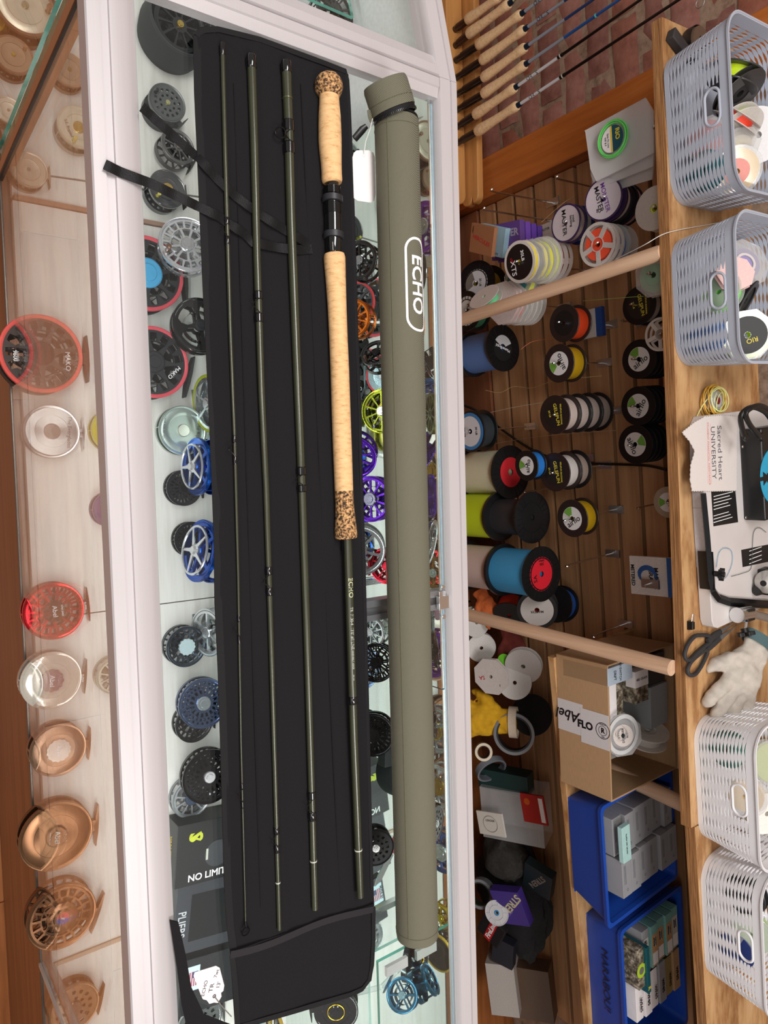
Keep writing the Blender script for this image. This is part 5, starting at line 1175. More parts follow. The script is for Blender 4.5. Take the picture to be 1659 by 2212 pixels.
# ------------------------------------------------------------------ gloves (one continuous surface each)
def glove(label, loc, M3, size, col, curl=.3, cuff=None):
    """M3: world frame, x = thumb side, y = towards the finger tips, z = back of hand"""
    t = thing('work_glove', label, 'glove', M3)
    m = MB(); s_ = size
    m.tube([V((0, -.42, 0))*s_, V((0, -.2, .0))*s_, V((0, .05, 0))*s_, V((0, .3, 0))*s_], [.22*s_, .2*s_, .25*s_, .24*s_], 16, flat=.5)
    for i, (x, L, r) in enumerate(((-.19, .36, .066), (-.065, .46, .072), (.065, .48, .072), (.19, .40, .070))):
        b_ = V((x, .24, 0))*s_; z = -curl*s_
        m.tube([b_, b_ + V((x*.3*s_, L*.4*s_, z*.1)), b_ + V((x*.5*s_, L*.75*s_, z*.35)), b_ + V((x*.55*s_, L*s_, z*.7)), b_ + V((x*.55*s_, (L + .04)*s_, z*.8))], [r*s_*1.25, r*s_*1.15, r*s_*1.1, r*s_*.9, r*s_*.45], 12)
    m.tube([V((.14, -.12, 0))*s_, V((.30, .03, -.03))*s_, V((.40, .20, -.08))*s_, V((.44, .30, -.12))*s_], [.1*s_, .095*s_, .085*s_, .04*s_], 12)
    o = obj('glove_body', m, mat(lin(*col), .85, bump=.5, scale=60, var=.12), t)
    r = o.modifiers.new('r', 'REMESH'); r.mode = 'VOXEL'; r.voxel_size = size*.028; r.use_smooth_shade = True
    sm = o.modifiers.new('s', 'SMOOTH'); sm.iterations = 4; sm.factor = .6
    tx = bpy.data.textures.new('crumple', 'CLOUDS'); tx.noise_scale = size*.16
    dm = o.modifiers.new('d', 'DISPLACE'); dm.texture = tx; dm.strength = size*.07; dm.mid_level = .5
    if cuff:
        c = MB(); c.M = T(0, -.42*s_, 0) @ RX(-90); c.lathe([(.235*s_, -.03*s_), (.25*s_, -.03*s_), (.25*s_, .1*s_), (.235*s_, .1*s_)], 24, closed=True); c.v = [(a, b, z*.55) for a, b, z in c.v]
        obj('cuff', c, mat(lin(*cuff), .7, bump=.3, scale=300), t)
    return t
glove('orange leather glove under the big spools by the second dowel', 0, frame(onw(1050, 1302, 1.40), V((-.3, -.7, .6)), V((.7, .1, .5))), .10, (186, 92, 40))
glove('dark red glove hanging behind the white octagonal spool', 0, frame(onw(1110, 1392, 1.47), V((0, -.8, .5)), V((1, .2, .2))), .13, (124, 52, 44))
glove('bright yellow leather glove below the white octagonal spool', 0, frame(onw(1058, 1556, 1.38), V((-.1, -.8, .5)), V((.1, .3, -1))), .18, (206, 156, 16), cuff=(206, 190, 170))
pg_ = Z(1614, 1447, ZB + .042)
glove('dirty white work glove lying on the bench beside the white basket', 0, frame(pg_, V((-.1, -.25, 1)), V((.75, -.62, 0))), .17, (186, 178, 168), curl=.1, cuff=(70, 96, 100))
# ------------------------------------------------------------------ clutter at the case edge, lower half
def clut(px, py, D): return onw(px, py, D)
p = clut(1060, 1462, 1.37)
spool('white octagonal spool with red initials and two blue squares below the second dowel', p, NW + V((.0, 0, .35)), S(p, 42), .012, flm=mat(lin(206, 198, 194), .5), wind=(206, 190, 180), sides=8, hole=.1, lt=(('SA', .1, -.5, .3, -80, REDINK), ('cut', .4, .5, .1, 0, INK)))
q = frame(p, NW + V((0, 0, .35)), UZ)
for i, (x, y) in enumerate(((-.02, .018), (.012, -.012))):
    pass
for i, (x, y, D, r, n) in enumerate(((1130, 1440, 1.44, 40, (.2, -.8, .5)), (1112, 1475, 1.42, 36, (-.2, -.7, .6)), (1040, 1400, 1.40, 32, (.1, -.5, .8)))):
    p = clut(x, y, D); spool(['white rimmed empty spool behind the octagonal one', 'second white rimmed spool beside the hook below the dowel', 'white spool with maroon line at the case edge'][i], p, V(n), S(p, r), .02, fl=(200, 196, 192), wind=[(150, 146, 140), (160, 150, 144), (120, 40, 36)][i], wr=.7)
p = clut(1088, 1425, 1.42); t = thing('bottle_cap', 'lime green cap among the spools below the second dowel', 'cap', frame(p, V((-.4, -.6, .5)))); obj('cap_shell', MB().lathe([(1e-5, .0), (.017, 0), (.018, -.03), (.016, -.03), (.015, -.003), (1e-5, -.003)], 28, closed=True), mat(lin(110, 206, 30), .4), t)
def ringcup(label, px, py, D, rp, n, w_, col, col2, name='tape_roll', rin=.72):
    p = clut(px, py, D); R = S(p, rp); t = thing(name, label, 'roll', frame(p, n))
    obj('wall', MB().lathe([(R*rin, -w_), (R, -w_), (R, 0), (R*rin, 0)], 44, closed=True), mat(lin(*col), .35), t)
    obj('liner', MB().lathe([(R*rin*.995, -w_*.98), (R*rin*.995, .0006), (R*(rin - .08), .0006), (R*(rin - .08), -w_*.98)], 44, closed=True), mat(lin(*col2), .6), t)
    return t
ringcup('large black ring with pale edge below the yellow glove', 1110, 1586, 1.40, 44, V((-.2, -.75, .6)), .045, (110, 112, 116), (22, 22, 24), rin=.86)
ringcup('small cream ring at the case edge under the yellow glove', 1045, 1625, 1.37, 19, V((-.2, -.6, .8)), .02, (196, 180, 150), (60, 50, 40))
ringcup('clear shallow dish on edge at the case edge', 1057, 1655, 1.40, 34, V((-.5, .2, -.8)), .018, (120, 124, 132), (80, 84, 92), name='dish', rin=.93)
ringcup('black ring with white print beside the small white spool', 1036, 1932, 1.38, 30, V((-.2, -.8, .4)), .03, (120, 122, 126), (34, 40, 24), rin=.8)
p = clut(1148, 1544, 1.46); t = thing('felt_disc', 'black felt disc behind the large black ring', 'disc', frame(p, V((-.3, -.8, .5)))); obj('disc', MB().disc(S(p, 44), -.004, 0, 40, bev=.001), mat(lin(16, 14, 14), .95), t)
p = clut(1073, 1972, 1.38); spool('small white wheel spool with a blue hub on the purple box', p, NW + V((-.3, 0, .5)), S(p, 26), .022, fl=(206, 206, 210), wind=(170, 150, 110), wr=.7, lab=(40, 130, 190), labr=.22, ribs=10)
# added tray under this clutter, coloured dark for the shade there
cr = thing('shade_tray', 'added tray under the clutter, coloured dark for the shade below the shelf', 'tray', T(.95, 1.45, .1204))
TRAY_SHADE = mat(lin(46, 32, 24), .85)
obj('tray_floor', MB().box(-.56, .85, -.235, .04, 0, .004), TRAY_SHADE, cr, smooth=False); obj('tray_front', MB().box(-.56, .85, -.24, -.235, 0, .02), TRAY_SHADE, cr, smooth=False); obj('tray_end', MB().box(-.565, -.56, -.24, .05, 0, .02), TRAY_SHADE, cr, smooth=False)
# clear tub with packets
p = clut(1100, 1765, 1.42)
def wbox(label, px, py, D, sx, sy, sz, col, rot=(0, 0, 0), name='packet', cat='box', m=None, grp=None):
    c = clut(px, py, D); M = frame(c, NW, UZ) @ Matrix.Rotation(math.radians(rot[2]), 4, 'Z') @ RY(rot[1]) @ RX(rot[0])
    t = thing(name, label, cat, M, grp); obj('carton', MB().box(-sx/2, sx/2, -sz/2, sz/2, -sy, 0), m or mat(lin(*col), .5, var=.05), t, bevel=.001, smooth=False); return t
b = wbox('frosted plastic tub of leader packets under the shelf', 1105, 1765, 1.42, .16, .09, .19, 0, m=CLEARP, name='plastic_tub', cat='tub', rot=(-25, 0, 0))
b = wbox('pair of white leader packets leaning in front of the tub', 1060, 1780, 1.37, .07, .006, .09, (206, 200, 190), rot=(-15, 0, 8)); text('LEADER', .009, INK, b, T(-.01, 0, .0005) @ RZ(90)); obj('coil', MB().torus(.024, .0008, 30, 5, z=.001), mat(lin(150, 146, 140), .5), b)
b = wbox('red packet with a white panel beside the leader packets', 1152, 1748, 1.44, .085, .006, .08, (170, 36, 30), rot=(-10, 0, 8)); obj('panel', MB().box(-.035, .035, .022, .036, 0, .0008), PAPER, b, smooth=False); obj('sun_disc', MB().disc(.01, 0, .0008, 20), mat(lin(206, 90, 30), .5), b, M=T(-.02, -.018, 0))
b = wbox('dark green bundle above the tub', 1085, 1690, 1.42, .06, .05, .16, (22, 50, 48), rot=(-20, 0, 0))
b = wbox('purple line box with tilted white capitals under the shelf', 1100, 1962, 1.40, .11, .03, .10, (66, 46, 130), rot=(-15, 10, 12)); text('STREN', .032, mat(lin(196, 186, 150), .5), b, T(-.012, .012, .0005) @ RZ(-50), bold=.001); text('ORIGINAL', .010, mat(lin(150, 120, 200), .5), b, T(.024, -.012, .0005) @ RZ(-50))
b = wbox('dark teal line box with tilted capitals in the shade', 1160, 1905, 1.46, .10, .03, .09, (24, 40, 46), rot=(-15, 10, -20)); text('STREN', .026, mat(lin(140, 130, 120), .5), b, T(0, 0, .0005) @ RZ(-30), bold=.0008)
b = wbox('red and black line box with white lettering at the case edge', 1060, 2010, 1.38, .09, .02, .08, (24, 20, 22), rot=(-10, 0, -30)); obj('panel', MB().box(-.045, .045, -.012, .012, 0, .0006), mat(lin(190, 24, 30), .5), b, smooth=False); text('FireLine', .022, WI, b, T(0, 0, .0011) @ RZ(180), bold=.0006)
b = wbox('black clamshell pack under the red line box', 1085, 2060, 1.42, .09, .03, .07, (30, 30, 40), rot=(-20, 0, -10))
def softlump(label, px, py, D, size, col, name, cat):
    c = clut(px, py, D); t = thing(name, label, cat, T(c)); m = MB(); n1, n2_ = 18, 28; vs = []; fs = []
    for i in range(n1 + 1):
        for j in range(n2_):
            a = math.pi*i/n1; b_ = 2*math.pi*j/n2_; d = V((math.sin(a)*math.cos(b_), math.sin(a)*math.sin(b_), math.cos(a)))
            k = 1 + .28*noise.noise(d*1.6 + V((px, 0, 0))) + .12*noise.noise(d*5); vs.append((d.x*size[0]*k, d.y*size[1]*k, d.z*size[2]*k))
    for i in range(n1):
        for j in range(n2_): fs.append((i*n2_ + j, i*n2_ + (j+1) % n2_, (i+1)*n2_ + (j+1) % n2_, (i+1)*n2_ + j))
    obj('fabric', m.add(vs, fs), mat(lin(*col), .85, bump=.5, scale=120, var=.3), t); return t
softlump('crumpled black fabric pouch, enlarged to stand in for shade under the shelf', 1110, 1935, 1.50, (.20, .035, .15), (28, 27, 31), 'cloth_pouch', 'pouch')  # pouch made larger so its black fills in for the shelf's shade
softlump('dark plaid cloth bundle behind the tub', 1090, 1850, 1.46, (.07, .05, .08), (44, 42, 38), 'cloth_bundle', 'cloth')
b = wbox('grey white cardboard box at the bottom corner under the shelf', 1085, 2140, 1.42, .17, .10, .09, (176, 168, 162), rot=(-35, 0, 4), name='carton_box'); b = wbox('brown cardboard box behind the grey white one', 1150, 2150, 1.50, .17, .06, .12, (96, 74, 58), rot=(-30, 0, 4), name='carton_box')
# power cable across the slatwall
pts = [onw(1000, 875, 1.50), onw(1035, 890, 1.55), onw(1080, 925, 1.58), onw(1130, 960, 1.59), onw(1180, 985, 1.593), onw(1260, 1000, 1.594), onw(1340, 1003, 1.594), onw(1400, 1006, 1.593), onw(1440, 1015, 1.58)]
t = thing('power_cable', 'black cable drooping across the slatwall', 'cable', T(pts[3])); obj('cable', MB().tube(crom([q - pts[3] for q in pts]), .0035, 10), BLACKP, t)
for i, (pix, col, lb) in enumerate((([(1049, 843, 1.5), (1080, 848, 1.5), (1110, 835, 1.5), (1150, 838, 1.5), (1200, 822, 1.5), (1300, 812, 1.5)], (200, 180, 120), 'loose yellowish line trailing over the slatwall'),
                                     ([(1125, 755, 1.43), (1150, 738, 1.45), (1190, 732, 1.47), (1240, 725, 1.5)], (206, 110, 60), 'loose orange line end left of the orange spool'),
                                     ([(1170, 480, 1.45), (1215, 440, 1.46), (1240, 425, 1.5)], (190, 170, 130), 'thin pale line by the scrawled purple spool'),
                                     ([(1260, 650, 1.45), (1320, 645, 1.4), (1390, 640, 1.38)], (150, 180, 90), 'loose green line to the top gel backing spool'),
                                     ([(1055, 892, 1.5), (1110, 880, 1.5), (1180, 868, 1.5)], (190, 186, 170), 'thin clear line left of the row of four'),
                                     ([(1060, 960, 1.5), (1150, 945, 1.5), (1250, 935, 1.5), (1330, 930, 1.5)], (180, 150, 120), 'thin tan line below the row of four'))):
    P = [onw(*q) for q in pix]; t = thing('loose_line', lb, 'line', T(P[0])); obj('strand', MB().tube(crom([q - P[0] for q in P]), .0006, 5), mat(lin(*col), .5), t)
# cards on hooks at the right of the slatwall
p = onw(1405, 1245, 1.42)
t = thing('hang_card', 'white and blue line pack with a brushed blue swirl under the bench edge', 'pack', frame(p, NW + V((0, 0, .1)), UZ))
obj('card', MB().box(-.045, .045, -.05, .06, -.008, 0), mat(lin(206, 200, 198), .5), t, smooth=False, bevel=.0006); obj('blue_band', MB().box(-.045, .045, .04, .06, 0, .0005), mat(lin(40, 90, 160), .5), t, smooth=False)
BL = mat(lin(40, 86, 150), .5)
sw = MB()
for i in range(5):
    sw.tube([V(((.024 - .002*i)*math.cos(a), (.024 - .002*i)*math.sin(a) - .008, .0004 + .0003*i)) for a in [math.radians(30 + 20*i + k*12) for k in range(20)]], [.0004 + .0016*math.sin(math.pi*k/19) for k in range(20)], 6, flat=.15)
obj('swirl', sw, BL, t); text('MASTER', .014, INK, t, T(.004, .014, .0006), bold=.0003); text('BRAID', .014, INK, t, T(.004, .001, .0006), bold=.0003); text('METERED', .012, INK, t, T(0, -.043, .0006), bold=.0003)
b = t
peg('hook in front of the white and blue line pack', p + NW*.05 + UW*.012 + UZ*.01, .03)
# ------------------------------------------------------------------ zip bags with green line coil
pb = [onw(x, y, 1.38) for x, y in ((1264, 283), (1395, 212), (1412, 240), (1412, 330), (1288, 392), (1275, 365), (1272, 340))]
cbag = sum(pb, V())/len(pb); MBg = frame(cbag, NW, UZ); inv = MBg.inverted()
for i in range(3):
    t = thing('zip_bag', ['front clear zip bag holding the coiled green line', 'second clear zip bag behind the green coil', 'rearmost clear zip bag behind the green coil'][i], 'bag', MBg @ T(.012*i, -.012*i, -.02*i) @ RZ(-4*i), 'zip bags hanging by the bench end')
    poly = [(inv @ q).xy for q in pb]
    obj('pouch', MB().prism([tuple(q) for q in poly], -.003, 0), BAGP, t, smooth=False)
    obj('seal_strip', MB().tube([V((poly[1][0], poly[1][1], .0005)), V((poly[0][0], poly[0][1], .0005))], .0012, 6), BAGP, t)
pc2 = onw(1323, 300, 1.37); R_ = S(pc2, 38)
co = thing('line_coil', 'coil of bright green fly line with a teal and white round label', 'line coil', frame(pc2, NW, UZ) )
g = MB(); rn = random.Random(3)
for i in range(14): g.M = T(rn.uniform(-.001, .001), rn.uniform(-.001, .001), rn.uniform(-.004, .003)); g.torus(R_*rn.uniform(.82, 1.0), .0011, 44, 5)
obj('strands', g, mat(lin(110, 214, 110), .4), co)
ring = [(R_*.72*math.cos(a), R_*.72*math.sin(a)) for a in [math.pi*i/16 for i in range(33)][:-1]]
up_ = [q for q in ring if q[1] >= -.0001*0 - .004]; dn_ = [q for q in ring if q[1] <= -.004]
obj('label', MB().prism([q for q in ring if q[1] > -.003], .0006, .001), mat(lin(24, 76, 90), .5), co, smooth=False); obj('label', MB().prism([q for q in ring if q[1] < .003], .0004, .0008), PAPER, co, smooth=False)
obj('stripe', MB().box(-R_*.7, R_*.7, -.004, -.0005, .001, .0012), mat(lin(226, 196, 40), .5), co, smooth=False)
text('RIO', .014, YEL, co, T(-.006, .013, .0012), bold=.0004); text('Spey Fly Line', .0055, INK, co, T(0, -.010, .0012)); text('WF 8 F', .006, INK, co, T(0, -.017, .0012))
tp = onw(1405, 275, 1.36); peg('flat hook through the zip bags', tp, dist_to_wall(tp, 1.595))
# ================================================================== ROD RACK AND RODS AT THE BRICK WALL
YR = 1.42
GRIP = [(0, .55), (.02, .85), (.06, 1.0), (.16, .98), (.45, .78), (.75, .72), (.9, .84), (.97, .86), (1.0, .72)]
RODS = [  # cork bottom, cork top, blank end, seat end, seat colour, blank colours
 ((1008, 45), (1078, -6), (1130, -46), (980, 66), (60, 36, 26), (90, 90, 60), None, 'leftmost rod in the rack at the picture edge'),
 ((1010, 76), (1100, 8), (1160, -40), (982, 100), (60, 36, 26), (110, 104, 70), None, 'second rod of the rack with a brown wooden seat'),
 ((1030, 100), (1126, 30), (1260, -70), (984, 131), (24, 22, 24), (140, 146, 156), 'ORVIS', 'third rod of the rack with a slate grey blank'),
 ((1038, 133), (1133, 63), (1300, -55), (986, 168), (24, 22, 24), (140, 146, 156), 'ORVIS', 'fourth rod of the rack, grey blank turning navy'),
 ((1042, 170), (1135, 102), (1330, -35), (986, 204), (20, 20, 22), (140, 146, 158), None, 'fifth rod of the rack with a navy blank and teal ring'),
 ((1042, 205), (1135, 139), (1380, -30), (986, 238), (20, 20, 22), (140, 146, 158), None, 'sixth rod of the rack with a royal blue blank'),
 ((1024, 250), (1113, 189), (1440, -40), (986, 275), (34, 30, 32), (206, 206, 210), 'ORVIS', 'seventh rod of the rack, white turning black'),
 ((1028, 286), (1118, 228), (1560, -62), (986, 310), (34, 30, 32), (206, 206, 210), 'ORVIS', 'last rod of the rack next to the pine post, white turning black')]
for i, (a, b_, e, s_, sc_, bc, tx, lb) in enumerate(RODS):
    A = Yp(*a, YR); B = Yp(*b_, YR); E_ = Yp(*e, YR + .03); Se = Yp(*s_, YR - .005); d = (B - A).normalized(); L = (B - A).length
    t = thing('fly_rod', lb, 'fishing rod', T(Se), 'fly rods standing in the wall rack')
    wR = S(A, 11.5)
    P = [A + d*(L*u) for u, _ in GRIP]; obj('cork_grip', MB().tube([q - Se for q in P], [wR*k for _, k in GRIP], 24), CORK_R, t)
    obj('reel_seat', MB().tube([V((0, 0, 0)), (A - Se)*.3, (A - Se)*.32, (A - Se)*.9, (A - Se) + d*.004], [wR*.62, wR*.6, wR*.72, wR*.7, wR*.6], 20), M_(sc_, 'gloss'), t)
    obj('winding_check', MB().tube([B - Se, B + d*.012 - Se], [wR*.5, wR*.42], 16), M_((40, 60, 84), 'satin'), t)
    q0_ = B + d*.012; Lb = (E_ - q0_).length; dd = (E_ - q0_).normalized(); k = .0042
    spl = [.0, .085, 1] if i > 1 else [0, 1]
    cols = [bc, [(30, 50, 90)]*1 and ((34, 60, 104) if i < 6 else (20, 18, 20))]
    if i == 5: cols[1] = (30, 84, 150)
    ends = [0, .125 if i >= 6 else .105, Lb] if i > 2 else [0, Lb]
    for j in range(len(ends) - 1):
        c0 = q0_ + dd*ends[j] - Se; c1 = q0_ + dd*ends[j+1] - Se; obj('blank', MB().tube([c0, c1], [k*(1 - .3*ends[j]/Lb), k*(1 - .3*ends[j+1]/Lb)], 14), M_(cols[min(j, 1)], 'gloss'), t)
    if i in (4, 5): c0 = q0_ + dd*.19 - Se; obj('trim_ring', MB().tube([c0, c0 + dd*.003], k*1.12, 14), mat(lin(90, 190, 190), .4), t)
    if i >= 6: c0 = q0_ + dd*.128 - Se; obj('trim_ring', MB().tube([c0, c0 + dd*.003], k*1.15, 14), SILVERINK, t); obj('black_wrap', MB().tube([q0_ + dd*.122 - Se, q0_ + dd*.136 - Se], k*1.1, 14), BLACKG, t)
    if tx:
        vd = (CO - q0_).normalized(); yy_ = vd.cross(dd).normalized(); nz_ = dd.cross(yy_)
        Mx = Matrix((dd, yy_, nz_)).transposed().to_4x4(); Mx.translation = q0_ + dd*.045 + nz_*(k + .0003) - Se
        tm = text_mesh(tx, .0125, mat(lin(50, 50, 60), .5)).copy()
        for v in tm.vertices: v.co.z += -.0 - (k - math.sqrt(max(0, k*k - min(k*k, v.co.y**2))))
        obj('lettering', tm, INK, t, M=Mx)
    if i == 7:
        gp = Yp(1512, 6, YR + .0); g = MB(); g.M = frame(gp - Se, NW, UZ); g.torus(.009, .0013, 24, 6); g.M = Matrix(); 
        near = q0_ + dd*((gp - q0_).dot(dd)); g.tube([gp - Se + (near - gp).normalized()*.009, near - Se], .0012, 6); obj('line_guide', g, STEEL, t)
ra = Yp(1012, 425, YR - .02); rk = thing('rod_rack', 'varnished pine rack board with round rod holes by the corner post', 'rod rack', T(ra))
zc = Yp(1034, 330, YR - .02).z
# lower board: horizontal, round ended, the rod butts pass in front of it
x1 = Yp(1016, 408, YR - .05).x; x0 = -1.75
def rackboard(name, y0, y1, z, th, x1):
    r = (y1 - y0)/2; cy_ = (y0 + y1)/2
    poly = [(x0, y0)] + [(x1 - r + r*math.sin(a), cy_ - r*math.cos(a)) for a in [math.pi*i/14 for i in range(15)]] + [(x0, y1)]
    return obj(name, MB().prism(poly, z - th, z), PINE_V2, rk, M=T(-ra), bevel=.003)
PINE_V2 = wood('rack_pine', lin(168, 110, 56), lin(200, 142, 82), lin(214, 160, 98), (1.5, 22, 22), rough=.3)
zr = Yp(1016, 380, YR).z
bd = obj('back_board', MB().prism([(x1 - .02 + .02*math.sin(a) , zr - .045 - .02*math.cos(a)) for a in [math.pi*i/8 for i in range(9)]] + [(x1 - .02 + .02*math.sin(a), zr - .02 - .02*math.cos(a)) for a in [math.pi*(4 + i)/8 for i in range(5)]] + [(x0, zr), (x0, zr - .065)], 0, .022), PINE_V2, rk, M=T(-ra) @ Matrix.Translation((0, YR + .05, 0)) @ RX(90), bevel=.003)
rackboard('holder_board', YR - .035, YR + .025, zr - .045, .02, x1)
for k in range(14):
    xx = x1 - .03 - k*.05; obj('hole_rim', MB().torus(.016, .0028, 24, 6), PINE_V2, bd, M=T(xx, 0, 0) @ T(-ra) @ T(0, YR - .006, zr - .0445)) if k < 3 else None
# ================================================================== BASKETS ON THE BENCH
def basket(label, c, rot, lx, ly, hz, col, flare=.055, nr=13, ripple=.019, front_handle=True, nose=.03):
    """c = centre of the base; ribs run round the basket, pinched at regular twists"""
    t = thing('storage_basket', label, 'basket', T(c) @ RZ(rot)); m_ = mat(lin(*col), .38, var=.015, scale=20)
    def loop(z, off=0.):
        k = z/hz; a = lx/2 + flare*lx*k*.9 + off; b_ = ly/2 + flare*ly*k*.9 + off; r = .045 + off
        pts = []
        segs = [(a - r, b_ - r, 0), (-(a - r), b_ - r, 90), (-(a - r), -(b_ - r), 180), (a - r, -(b_ - r), 270)]
        for i, (cx_, cy_, a0_) in enumerate(segs):
            for q in range(9): an = math.radians(a0_ + q*90/8); pts.append((cx_ + r*math.cos(an), cy_ + r*math.sin(an)))
            nx_ = segs[(i+1) % 4]; an = math.radians(a0_ + 90); x1_, y1_ = cx_ + r*math.cos(an), cy_ + r*math.sin(an); x2_, y2_ = nx_[0] + r*math.cos(math.radians(nx_[2])), nx_[1] + r*math.sin(math.radians(nx_[2]))
            n_ = 62 if i in (0, 2) else 44
            for q in range(1, n_): pts.append((x1_ + (x2_ - x1_)*q/n_, y1_ + (y2_ - y1_)*q/n_))
        return pts
    def band(name, zlo, zhi, th, mm, parent=t, skip=None):
        """zlo, zhi functions of arc position s -> height"""
        base = loop(0); n = len(base); s_ = [0]
        for i in range(n): j = (i+1) % n; s_.append(s_[-1] + math.hypot(base[j][0] - base[i][0], base[j][1] - base[i][1]))
        tot = s_[-1]; vs = []; keep = []
        for i in range(n):
            u = s_[i]/tot; z0, z1 = zlo(u), zhi(u); zm = (z0 + z1)/2
            for z, o in ((z0, 0), (z1, 0), (z1, -th), (z0, -th)):
                L_ = loop(z, o); vs.append((L_[i][0], L_[i][1], z))
            keep.append(not (skip and skip(base[i][0], base[i][1], zm)))
        fs = []
        for i in range(n):
            j = (i+1) % n
            if keep[i] and keep[j]:
                for k in range(4): l = (k+1) % 4; fs.append((i*4 + k, i*4 + l, j*4 + l, j*4 + k))
        return obj(name, MB().add(vs, fs), mm, parent)
    LC = {}
    _loop = loop
    def loop(z, off=0.):
        k = (round(z, 4), round(off, 4))
        if k not in LC: LC[k] = _loop(*k)
        return LC[k]
    band('base_rim', lambda u: 0, lambda u: .010, .003, m_)
    band('top_rim', lambda u: hz - .021, lambda u: hz, .0022, m_)
    band('lip', lambda u: hz - .003, lambda u: hz + .001, -.003, m_)
    bl = loop(0); obj('floor_panel', MB().prism([(x*.99, y*.99) for x, y in bl], .001, .004), m_, t)
    z0, z1 = .011, hz - .022; sp = (z1 - z0)/nr; per = 28
    hx = .031; hz0, hz1 = z1 - sp*4.0, z1 - .001
    def sk(x, y, z): return y < 0 and abs(x) < hx and z > hz0 and front_handle
    for i in range(nr):
        zc_ = z0 + sp*(i + .5)
        f = lambda u, sg: zc_ + sg*sp*(.30 + .175*math.cos(2*math.pi*per*u + .25*i))
        band('rib', lambda u: f(u, -1), lambda u: f(u, 1), .0018, m_, skip=sk)
    # thin uprights at the twists
    if front_handle:
        r = (hz1 - hz0)/2; cz_ = (hz0 + hz1)/2; g = MB(); k = cz_/hz; yo = -(ly/2 + flare*ly*k*.9) + .001
        pts = [V((hx - r + r*math.cos(a), yo - (r*math.sin(a)/hz)*flare*ly, cz_ + r*math.sin(a))) for a in [math.radians(-90 + 18*i) for i in range(11)]] + [V((-(hx - r) - r*math.cos(a), yo - (r*math.sin(a)/hz)*flare*ly*1, cz_ + r*math.sin(a))) for a in [math.radians(90 - 18*i) for i in range(11)]]
        g.tube(pts + [pts[0]], .0026, 8, caps=False); obj('handle_ring', g, m_, t)
    return t
def base_c(pa, pb, ly, back=0.):
    a = Z(*pa, ZB); b_ = Z(*pb, ZB); d = (b_ - a); d.z = 0; L = d.length; d.normalize(); n = V((-d.y, d.x, 0))
    c = (a + b_)/2 + n*ly/2; c.z = ZB + .0006; return c, math.degrees(math.atan2(d.y, d.x)), L
GREY = (176, 182, 196); WHT = (232, 232, 236)
BK = []
for (pa, pb, ly, col, lb, hz) in (((1430, 115), (1450, 440), .20, GREY, 'grey plastic basket at the far end of the bench by the brick wall', .128), ((1447, 512), (1460, 790), .20, GREY, 'grey plastic basket next to the yellow line coil', .128),
                          ((1496, 1560), (1510, 1822), .20, WHT, 'white plastic basket beside the dirty glove', .128), ((1511, 1862), (1524, 2118), .20, WHT, 'white plastic basket at the near end of the bench', .128)):
    c, rot, L = base_c(pa, pb, ly); BK.append((c, rot, L)); basket(lb, c, rot, L, ly, hz, col)
def inb(bi, x, y, z): 
    c, rot, L = BK[bi]; return T(c) @ RZ(rot) @ V((x, y, z))
LIMEC = (214, 246, 20)
def bs(bi, label, x, y, z, R, w_, n, **k): return spool(label, inb(bi, x, y, z), V(n), R, w_, **k)
# basket one
bs(0, 'black spool of neon yellow line leaning at the far end of the first grey basket', -.085, -.005, .09, .046, .03, (-.9, .1, .35), fl=(60, 60, 60), wind=LIMEC, wr=.66)
bs(0, 'black spool facing the neon one in the first grey basket', -.04, -.005, .092, .048, .012, (.8, .1, .5), fl=(56, 54, 54), wind=(20, 20, 20), wr=.5, hole=.4)
bs(0, 'frosted spool of orange red line in the first grey basket', -.008, .0, .085, .046, .016, (-.7, .1, .6), flm=MILKP, wind=(250, 70, 40), wr=.66)
bs(0, 'frosted spool of lime line in the middle of the first grey basket', .02, .0, .085, .044, .018, (.75, -.1, .5), flm=MILKP, wind=LIMEC, wr=.7)
bs(0, 'clear octagonal spool of white line in the first grey basket', .052, .0, .08, .042, .02, (.6, -.3, .5), flm=CLEARP, wind=(226, 220, 200), wr=.6, sides=8, hole=.3)
bs(0, 'clear spool of golden yellow line at the near end of the first grey basket', .09, .0, .075, .046, .014, (.5, -.6, .6), flm=CLEARP, wind=(250, 206, 50), wr=.86, lab=(230, 150, 140), labr=.5)
bs(0, 'pink tinted round spool lying low in the first grey basket', .03, -.06, .05, .04, .016, (.1, -1, .2), flm=CLEARP, wind=(214, 70, 90), wr=.8, sides=8)
bs(0, 'teal spool against the front of the first grey basket', .085, -.06, .045, .036, .014, (.1, -1, .1), fl=(40, 100, 106), wind=(40, 100, 106))
bs(0, 'pale box shaped spool at the back of the first grey basket', .02, .06, .09, .05, .02, (.2, -.5, .8), fl=(226, 226, 228), wind=(220, 220, 222))
